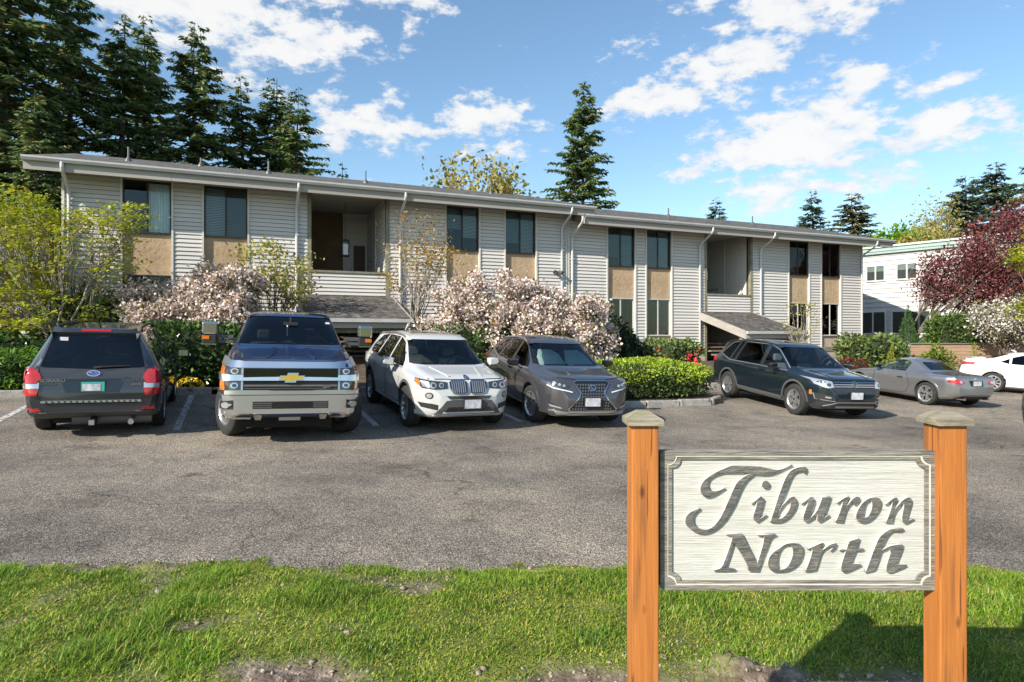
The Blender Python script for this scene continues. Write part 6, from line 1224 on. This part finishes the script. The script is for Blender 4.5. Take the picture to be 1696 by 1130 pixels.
cone('arborvitae', 'small golden conifer in front of the fence by the white saloon', 1614, 25.4, 566, G(at(1614, 25.4), 25.4), .30, 'gold_conifer', 1400, .09, 54)
mound('ivy_mass', 'tangled ivy and laurel hanging over the top of the plank fence', (at(1590, 26.9), 26.9, .3), (1.45, .6, 1.0), 'ivy_leaf', 4200, .13, 41, zc=1.15)
mound('shrub', 'leafy green shrub in front of the plank fence behind the roadster', (at(1552, 25.2), 25.2, G(at(1552, 25.2), 25.2)), (.62, .4, .75), 'light_conifer', 1500, .11, 42, zc=.65, core=.55, lumps=.25)
mound('ivy_mass', 'dark evergreen mass behind the fence at the right edge', (at(1690, 27.2), 27.2, .2), (2.4, .7, .9), 'ivy_leaf', 3500, .15, 43, zc=.9)
# ------------------------------------------------------------------ lawn in the foreground
def bare(x, y):
    """share of bare soil in the turf (trodden and dug spots)"""
    def bl(cx, cy, rx, ry): return np.exp(-(((x-cx)/rx)**2+((y-cy)/ry)**2))
    b = 1.25*bl(1.22, 2.88, .45, .24)+1.1*bl(.35, 2.96, .35, .17)+1.1*bl(-1.05, 3.0, .34, .15)+.8*bl(1.95, 3.0, .3, .12)+.9*bl(-2.6, 4.45, .42, .16)+.75*bl(-.1, 4.56, .35, .08)+.6*bl(-1.3, 4.5, .2, .09)+.5*bl(-.9, 3.45, .16, .08)+.9*bl(2.4, 2.5, .8, .35)+.4*bl(.95, 3.35, .12, .08)+.5*bl(1.5, 4.62, .5, .06)+.5*bl(-1.55, 3.55, .14, .05)
    b = b+.75*np.clip((vnoise(x, y, 1.7, 41)*.6+vnoise(x, y, 5.5, 42)*.4-.66)*6, 0, 1); return np.clip(b+.5*(vnoise(x, y, 6, 3)-.5)*(b > .12), 0, 1.4)
def lawn_h(x, y):
    e = LAWN_EDGE(x)-y
    h = .02+.035*np.clip(e/.35, 0, 1)+.05*(vnoise(x, y, 1.3, 1)-.5)*np.clip(e/.4, 0, 1)+.02*(vnoise(x, y, 5, 2)-.5)
    h = h+bare(x, y)*(-.015+.05*(vnoise(x, y, 9, 5)-.5)+.03*(vnoise(x, y, 22, 6)-.5))
    mnd = .075*np.exp(-(((x-1.02)/.12)**2+((y-3.06)/.09)**2))+.07*np.exp(-(((x-1.18)/.10)**2+((y-3.02)/.09)**2))+.05*np.exp(-(((x-1.33)/.08)**2+((y-3.05)/.07)**2))+.05*np.exp(-(((x+2.45)/.14)**2+((y-4.4)/.07)**2))
    return h+mnd*(.45+.7*vnoise(x, y, 14, 7)+.55*vnoise(x, y, 38, 8))
def turf_mat():
    m = MATS['turf']; t = m.node_tree; b = t.nodes['Principled BSDF']; L = t.links.new; src = b.inputs['Base Color'].links[0].from_socket
    at_ = t.nodes.new('ShaderNodeAttribute'); at_.attribute_name = 'bare'; x = t.nodes.new('ShaderNodeMix'); x.data_type = 'RGBA'; L(at_.outputs['Fac'], x.inputs[0]); L(src, x.inputs[6])
    g = t.nodes.new('ShaderNodeNewGeometry'); n = t.nodes.new('ShaderNodeTexNoise'); n.inputs['Scale'].default_value = 14; n.inputs['Detail'].default_value = 9; n.inputs['Roughness'].default_value = .7; L(g.outputs['Position'], n.inputs['Vector'])
    L(ramp_nodes(t, n.outputs['Fac'], [(.32, (.06, .042, .03)), (.5, (.15, .112, .082)), (.68, (.34, .28, .215))]), x.inputs[7]); L(x.outputs[2], b.inputs['Base Color'])
    n2 = t.nodes.new('ShaderNodeTexNoise'); n2.inputs['Scale'].default_value = 45; n2.inputs['Detail'].default_value = 8; L(g.outputs['Position'], n2.inputs['Vector']); bp = t.nodes.new('ShaderNodeBump'); bp.inputs['Strength'].default_value = .9; bp.inputs['Distance'].default_value = .02; L(n2.outputs['Fac'], bp.inputs['Height']); L(bp.outputs[0], b.inputs['Normal'])
turf_mat()
xs = np.arange(-9, 9.01, .045); ys = np.concatenate([np.arange(-3, 2.0, .12), np.arange(2.0, 4.95, .035)])
X, Y = np.meshgrid(xs, ys); E_ = LAWN_EDGE(X); Y = np.where(Y > E_, E_, Y) if False else Y
Yc = np.minimum(Y, LAWN_EDGE(X)); Zl = Gn(X, Yc)+lawn_h(X, Yc); Zl = np.where(Y >= LAWN_EDGE(X)-.001, Gn(X, Yc)-.02, Zl)
nx, ny = len(xs), len(ys); V = np.stack([X.ravel(), Yc.ravel(), Zl.ravel()], 1); i = np.arange(nx*ny).reshape(ny, nx); F = np.stack([i[:-1, :-1].ravel(), i[:-1, 1:].ravel(), i[1:, 1:].ravel(), i[1:, :-1].ravel()], 1)
F = F[(Y.ravel()[F] < LAWN_EDGE(X).ravel()[F]+.04).any(1)]
lw = onp('lawn', V, F, 'turf', smooth=True); lw['kind'] = 'structure'
atr = lw.data.attributes.new('bare', 'FLOAT', 'POINT'); atr.data.foreach_set('value', np.clip(bare(V[:, 0], V[:, 1])*1.3-.2, 0, 1).astype(np.float32))
leaf_mat('grass_blade', [(0, (.08, .18, .014)), (.4, (.165, .31, .022)), (.75, (.27, .40, .038)), (.93, (.42, .44, .075)), (1, (.50, .42, .17))], .5, .45, 1.1)
def grass(n, x0, x1, y0, y1, hmul, seed, wid=.0032, under=False):
    r = np.random.default_rng(seed); x = r.uniform(x0, x1, n); y = y0+(y1-y0)*r.uniform(0, 1, n); e = LAWN_EDGE(x)
    b = bare(x, y); tuft = vnoise(x, y, 2.6, 11)*.6+vnoise(x, y, 7.5, 12)*.4; edge = np.clip((e-y)/.25, 0, 1)
    keep = (y < e+.03*np.sin(x*31)+.05*(vnoise(x, y, 11, 21)-.6)) & (r.uniform(0, 1, n) > b*1.15) & (r.uniform(0, 1, n) < (np.clip(2.6*tuft-.55, .12, 1) if not under else np.clip(1.9-2.2*tuft, .35, 1))); x, y, b, tuft, edge = x[keep], y[keep], b[keep], tuft[keep], edge[keep]; n = len(x)
    z = Gn(x, y)+lawn_h(x, y)-.004; h = hmul*r.uniform(.5, 1.3, n)*((.25+1.6*tuft**1.4)*(1+.45*(vnoise(x, y, .9, 31) > .7)) if not under else .8+.5*tuft)*(.6+.4*edge)*(1-.55*np.clip(b, 0, 1)); a = r.uniform(0, 6.283, n)+2.5*vnoise(x, y, 3, 17); lean = r.uniform(.2, 1.7, n)*h
    dx, dy = np.cos(a), np.sin(a); w = wid*r.uniform(.6, 1.4, n); sx, sy = -dy*w, dx*w
    V = np.empty((n, 5, 3)); V[:, 0] = np.stack([x-sx, y-sy, z], 1); V[:, 1] = np.stack([x+sx, y+sy, z], 1)
    V[:, 2] = np.stack([x+dx*lean*.35+sx*.8, y+dy*lean*.35+sy*.8, z+h*.6], 1); V[:, 3] = np.stack([x+dx*lean*.35-sx*.8, y+dy*lean*.35-sy*.8, z+h*.6], 1); V[:, 4] = np.stack([x+dx*lean, y+dy*lean, z+h*.92], 1)
    k = np.arange(n)*5; F = np.concatenate([np.stack([k, k+1, k+2], 1), np.stack([k, k+2, k+3], 1), np.stack([k+3, k+2, k+4], 1)]); return V.reshape(-1, 3), F
V1, F1 = grass(170000, -4.9, 4.9, 2.35, 4.95, .037, 61, .0026); V2, F2 = grass(30000, -8.5, 8.5, -.8, 2.4, .08, 62, .0045)
go = onp('grass', np.concatenate([V1, V2]), np.concatenate([F1, F2+len(V1)]), 'grass_blade'); tag(go, 'short green lawn grass in the foreground', 'grass', kind='stuff')
leaf_mat('moss_blade', [(0, (.13, .19, .02)), (.4, (.25, .32, .03)), (.75, (.40, .42, .05)), (.93, (.46, .39, .09)), (1, (.38, .27, .12))], .6, .35, 1.7)
V3, F3 = grass(210000, -4.9, 4.9, 2.35, 4.95, .017, 63, .0034, under=True); tag(onp('moss', V3, F3, 'moss_blade'), 'yellowish moss and clover between the taller grass tufts', 'moss', kind='stuff')
# clods and pebbles lying on the bare soil and at the edge of the asphalt
r = np.random.default_rng(8); mat('pebble', (.28, .25, .21), .9, (.44, .40, .34), 30, rand=.2); Vs = []; Fs = []; nb = 0
ico = bmesh.new(); bmesh.ops.create_icosphere(ico, subdivisions=1, radius=1); IV = np.array([v.co[:] for v in ico.verts]); ico.verts.index_update(); IF = np.array([[v.index for v in f.verts] for f in ico.faces]); ico.free()
for k in range(9000):
    x = r.uniform(-4.5, 4.5); y = r.uniform(2.4, 4.75)
    if r.random() > bare(np.array([x]), np.array([y]))[0]*.9 and not (abs(y-LAWN_EDGE(x)-.03) < .06 and r.random() < .5): continue
    s = r.uniform(.003, .011)*(1+.9*(r.random() < .10)); z = G(x, y)+float(lawn_h(np.array([x]), np.array([y]))[0]) if y < LAWN_EDGE(x) else G(x, y); q = IV*np.array([1, r.uniform(.7, 1.2), r.uniform(.5, .9)])*s*(1+.32*r.normal(size=(len(IV), 1))); Vs.append(q+np.array([x, y, z+s*.25])); Fs.append(IF+nb); nb += len(IV)
tag(onp('pebbles', np.concatenate(Vs), np.concatenate(Fs), 'dirt'), 'clods and pebbles strewn over the bare soil patches', 'pebbles', kind='stuff')
# ------------------------------------------------------------------ the wooden sign
mat('cedar', (.33, .105, .019), .72, (.46, .165, .036), 5, 8, stretch=(9, 9, .45), bump=.15, bscale=12, speck=(3.0, .40, (.24, .09, .025)), lo=.3, hi=.7)
mat('cap_wood', (.17, .145, .11), .9, (.30, .262, .205), 6, 7, stretch=(1, 5, 5), bump=.4, bscale=26, speck=(7, .40, (.20, .21, .09)))
mat('weathered', (.13, .12, .105), .9, (.30, .275, .24), 7, 8, stretch=(.7, 4, 9), bump=.6, bscale=22, speck=(16, .34, (.36, .30, .16)))
mat('letter_wood', (.075, .072, .069), .85, (.17, .163, .153), 14, 8, stretch=(1, 2, 5), bump=.5, bscale=34, speck=(20, .34, (.27, .21, .10)))
mat('white_wood', (.55, .54, .50), .85, (.41, .395, .36), 5, 9, stretch=(.5, 3, 30), bump=.45, bscale=16, speck=(8, .29, (.22, .205, .18)), lo=.45, hi=.75); mat('white_bead', (.62, .60, .55), .8, (.48, .46, .41), 20, 6)
def knots():
    m = MATS['cedar']; t = m.node_tree; b = t.nodes['Principled BSDF']; L = t.links.new; src = b.inputs['Base Color'].links[0].from_socket; g = t.nodes.new('ShaderNodeNewGeometry')
    mp = t.nodes.new('ShaderNodeMapping'); mp.inputs['Scale'].default_value = (11, 11, 4.2); L(g.outputs['Position'], mp.inputs[0]); v = t.nodes.new('ShaderNodeTexVoronoi'); v.inputs['Scale'].default_value = 1; L(mp.outputs[0], v.inputs['Vector'])
    k = ramp_nodes(t, v.outputs['Distance'], [(.05, (1, 1, 1)), (.13, (0, 0, 0))]); x = t.nodes.new('ShaderNodeMix'); x.data_type = 'RGBA'; L(k, x.inputs[0]); L(src, x.inputs[6]); x.inputs[7].default_value = (.10, .03, .01, 1)
    mp2 = t.nodes.new('ShaderNodeMapping'); mp2.inputs['Scale'].default_value = (26, 26, .9); L(g.outputs['Position'], mp2.inputs[0]); n = t.nodes.new('ShaderNodeTexNoise'); n.inputs['Scale'].default_value = 2.2; n.inputs['Detail'].default_value = 4; L(mp2.outputs[0], n.inputs['Vector'])
    k2 = ramp_nodes(t, n.outputs['Fac'], [(.345, (1, 1, 1)), (.375, (0, 0, 0))]); y = t.nodes.new('ShaderNodeMix'); y.data_type = 'RGBA'; L(k2, y.inputs[0]); L(x.outputs[2], y.inputs[6]); y.inputs[7].default_value = (.16, .05, .015, 1); L(y.outputs[2], b.inputs['Base Color'])
knots()
SY = 2.10; sx0 = (1068.8-848)/1060*SY; sx1 = (1580-848)/1060*SY
sg = thing('wooden_sign', 'carved white and grey wooden sign between two orange cedar posts on the lawn', 'sign', ((sx0+sx1)/2, SY, G((sx0+sx1)/2, SY)), 0); ox, oy, oz = sg.location
W2 = .0445
for sx_ in (sx0, sx1):
    p = MB().box(sx_-W2-ox, sx_+W2-ox, 0, .089, -.25, 1.321-oz).build('post', 'cedar', sg); bevel(p, .004, 2)
    e = .0585; zc = 1.321-oz; yc = .0445; cx = sx_-ox; mb = MB()
    mb.box(cx-e, cx+e, yc-e, yc+e, zc+.001, zc+.020); q = .018
    mb.add([(cx-e, yc-e, zc+.0205), (cx+e, yc-e, zc+.0205), (cx+e, yc+e, zc+.0205), (cx-e, yc+e, zc+.0205), (cx-q, yc-q, zc+.046), (cx+q, yc-q, zc+.046), (cx+q, yc+q, zc+.046), (cx-q, yc+q, zc+.046)], [(4,5,6,7),(0,1,5,4),(1,2,6,5),(2,3,7,6),(3,0,4,7)])
    mb.build('post_cap', 'cap_wood', p)
BY = .028; ZF = SY+BY                                  # front face of the board
def S(px, py): return ((px-848)/1060*ZF-ox, 1.62-(py-554.5)/1060*ZF-oz)
(bx0, bz1), (bx1, bz0) = S(1093.5, 747), S(1553.5, 978)
MB().box(bx0+.004, bx1-.004, BY+.0145, BY+.052, bz0+.004, bz1-.004).build('board_back', 'weathered', sg)
def notch(x0, x1, z0, z1, n, k=5):
    """rectangle with concave quarter-round corners"""
    o = []
    for (cx, cz, a0) in ((x0, z0, 90), (x1, z0, 180), (x1, z1, 270), (x0, z1, 0)):
        for i in range(k+1): a = R(a0-90*i/k); o.append((cx+n*math.cos(a), cz+n*math.sin(a)))
    return o
def ringmesh(outer, inner, y0, y1, name, m, par):
    """flat ring between two outlines (same point count) with depth"""
    n = len(outer); mb = MB(); mb.add([(p[0], y0, p[1]) for p in outer]+[(p[0], y0, p[1]) for p in inner]+[(p[0], y1, p[1]) for p in outer]+[(p[0], y1, p[1]) for p in inner],
        [(i, (i+1) % n, (i+1) % n+n, i+n) for i in range(n)]+[(i+n, (i+1) % n+n, (i+1) % n+3*n, i+3*n) for i in range(n)]+[(i, (i+1) % n, (i+1) % n+2*n, i+2*n) for i in range(n)]); return mb.build(name, m, par)
pxm = ZF/1060
i0 = notch(bx0+11.5*pxm, bx1-11.5*pxm, bz0+8.5*pxm, bz1-8*pxm, 14*pxm); i1 = notch(bx0+13.6*pxm, bx1-13.6*pxm, bz0+10.4*pxm, bz1-10*pxm, 14.2*pxm); i2 = notch(bx0+20*pxm, bx1-20*pxm, bz0+15*pxm, bz1-14.5*pxm, 14.5*pxm)
cx_, cz_ = (bx0+bx1)/2, (bz0+bz1)/2
outr = []
for k, p in enumerate(i0): outr.append((bx0 if p[0] < cx_ else bx1, None))
outr = []
for j, p in enumerate(i0):
    c4 = j//6; t_ = (j % 6)/5.0; X0, Z0 = ((bx0, bz0), (bx1, bz0), (bx1, bz1), (bx0, bz1))[c4]
    nxp = {0: ((0, 1), (1, 0)), 1: ((-1, 0), (0, 1)), 2: ((0, -1), (-1, 0)), 3: ((1, 0), (0, -1))}[c4]; d = 25.5*pxm
    if t_ < .5: s_ = 1-t_*2; outr.append((X0+nxp[0][0]*d*s_, Z0+nxp[0][1]*d*s_))
    else: s_ = t_*2-1; outr.append((X0+nxp[1][0]*d*s_, Z0+nxp[1][1]*d*s_))
ringmesh(outr, i0, BY, BY+.02, 'frame', 'weathered', sg)
ringmesh(i0, i1, BY+.0015, BY+.02, 'bead', 'white_bead', sg); ringmesh(i1, i2, BY+.0035, BY+.02, 'inner_moulding', 'weathered', sg)
mb = MB(); mb.yprism(i2, BY+.0108, BY+.0135); mb.build('panel', 'white_wood', sg)
LA = {'T': [[(1040,135),(985,165),(930,180),(870,170),(800,152),(740,148),(660,145),(570,143),(530,160),(460,190),(400,225),(350,265),(325,310),(325,350),(345,385),(380,400),(430,385),(480,355),(530,318),(515,318),(470,340),(430,345),(405,330),(390,300),(392,270),(410,245),(450,222),(500,208),(560,205),(640,208),(720,213),(800,222),(860,222),(920,205),(970,180),(1055,145)],
            [(752,214),(690,262),(655,320),(625,390),(600,450),(560,520),(520,580),(470,630),(420,665),(360,683),(310,680),(260,655),(220,620),(205,580),(215,540),(250,505),(300,485),(332,475),(325,490),(295,515),(275,545),(275,580),(295,615),(330,640),(380,645),(430,620),(475,565),(510,500),(540,430),(575,350),(610,275),(660,235),(712,208)]],
      'i': [[(720,445),(800,382),(830,405),(822,440),(800,520),(795,560),(845,525),(852,535),(770,592),(745,575),(735,545),(755,490),(770,430),(730,452)], ell(838,295,33,34,18)],
      'b': [[(1155,155),(1165,180),(1145,215),(1125,190),(1085,195),(1050,220),(1020,290),(990,370),(960,450),(945,490),(990,430),(1030,390),(1060,385),(1080,405),(1085,440),(1070,490),(1030,545),(985,580),(940,595),(868,590),(880,560),(900,500),(930,400),(965,300),(1000,220),(1040,175),(1100,155)], [(1015,430),(1030,440),(1025,475),(1000,520),(965,555),(935,560),(940,520),(960,475),(990,440)]],
      'N': [[(510,685),(545,678),(660,678),(690,740),(730,820),(772,900),(795,830),(815,760),(825,705),(770,695),(765,683),(925,683),(920,695),(880,710),(850,790),(815,880),(782,975),(705,972),(690,920),(645,835),(590,755),(565,840),(540,910),(530,945),(608,955),(600,967),(560,972),(430,972),(430,960),(492,945),(522,870),(552,790),(575,712),(560,698)]],
      'o': [[(940,790),(990,755),(1050,745),(1110,755),(1135,790),(1130,850),(1100,910),(1050,955),(980,980),(900,980),(862,955),(850,910),(862,860),(895,820)], [(1000,770),(1035,775),(1050,810),(1042,860),(1020,915),(985,950),(950,955),(935,930),(932,880),(945,820),(970,785)]]}
LB = {'u': [[(75,445),(155,385),(185,400),(188,430),(165,500),(155,550),(200,500),(225,440),(240,390),(315,388),(290,460),(265,530),(262,550),(300,525),(305,540),(225,592),(203,580),(200,550),(205,535),(150,580),(115,592),(95,575),(92,545),(110,490),(130,435),(85,452)]],
      'r': [[(355,435),(430,385),(458,385),(455,410),(440,450),(480,400),(515,382),(540,395),(540,425),(510,455),(490,455),(480,435),(455,460),(435,490),(415,560),(408,592),(340,588),(365,540),(395,460),(400,430),(360,448)]],
      'o': [[(600,400),(650,388),(695,400),(708,430),(700,480),(670,530),(625,575),(575,597),(530,590),(505,565),(503,530),(520,485),(555,435)], [(600,425),(625,425),(632,450),(622,500),(600,540),(575,550),(570,515),(578,465)]],
      'n': [[(730,450),(805,390),(835,400),(832,430),(815,475),(870,410),(915,388),(945,405),(945,440),(925,500),(912,550),(925,570),(960,555),(965,565),(895,605),(870,590),(860,560),(870,500),(880,460),(875,445),(845,470),(815,510),(800,560),(795,597),(732,593),(750,560),(775,490),(790,435),(740,460)]],
      'r2': [[(120,798),(160,780),(240,745),(258,750),(248,800),(300,760),(345,748),(362,755),(350,790),(310,820),(300,810),(320,790),(270,795),(240,825),(220,890),(200,960),(180,970),(105,978),(130,920),(155,850),(165,800),(125,803)]],
      't': [[(370,808),(390,795),(430,797),(450,735),(475,725),(520,712),(540,715),(525,760),(515,798),(570,793),(572,800),(550,815),(510,815),(490,860),(475,910),(548,912),(555,925),(430,985),(400,980),(385,955),(390,920),(405,870),(425,815),(380,815)]],
      'h': [[(880,635),(885,650),(850,668),(790,660),(755,700),(735,740),(712,800),(760,775),(820,760),(870,758),(880,770),(865,820),(835,890),(830,915),(900,915),(910,925),(880,945),(770,990),(740,975),(738,940),(755,880),(775,820),(760,800),(710,815),(695,860),(675,920),(655,968),(575,985),(600,920),(640,810),(680,710),(720,670),(770,640),(830,630)]]}
def chaikin(p, corner=62):
    """round an outline once, keeping its sharp corners"""
    o = []; n = len(p)
    for i in range(n):
        a, b, d = Vector(p[i-1]), Vector(p[i]), Vector(p[(i+1) % n])
        if (b-a).length < 1e-6 or (d-b).length < 1e-6: continue
        if math.degrees((b-a).angle(d-b)) > corner: o.append(tuple(b))
        else: o += [tuple(b+(a-b)*.22), tuple(b+(d-b)*.22)]
    return o
for (ox_, LL) in ((1090, LA), (1310, LB)):
    for nm, polys in LL.items():
        cu = bpy.data.curves.new('letter', 'CURVE'); cu.dimensions = '2D'; cu.fill_mode = 'BOTH'; cu.extrude = .0062; cu.bevel_depth = .0006; cu.bevel_resolution = 0; cu.offset = -.0019
        for pl in polys:
            pl = chaikin(chaikin(pl)); s_ = cu.splines.new('POLY'); s_.points.add(len(pl)-1); s_.use_cyclic_u = True
            for pt_, (u, v) in zip(s_.points, pl): X_, Z_ = S(ox_+u/4.708, 740+v/4.708); pt_.co = (X_, Z_, 0, 1)
        o = bpy.data.objects.new('letter', cu); COL.objects.link(o); me = bpy.data.meshes.new_from_object(o.evaluated_get(DEPS())); bpy.data.objects.remove(o)
        me.transform(Matrix.Translation((0, BY+.0052, 0)) @ Matrix.Rotation(R(90), 4, 'X')); me.materials.clear(); me.materials.append(MATS['letter_wood']); me.materials.append(MATS['white_bead'])
        for p_ in me.polygons: p_.material_index = 0 if abs(p_.normal.y) > .3 else 1
        link(bpy.data.objects.new('letter', me), sg)
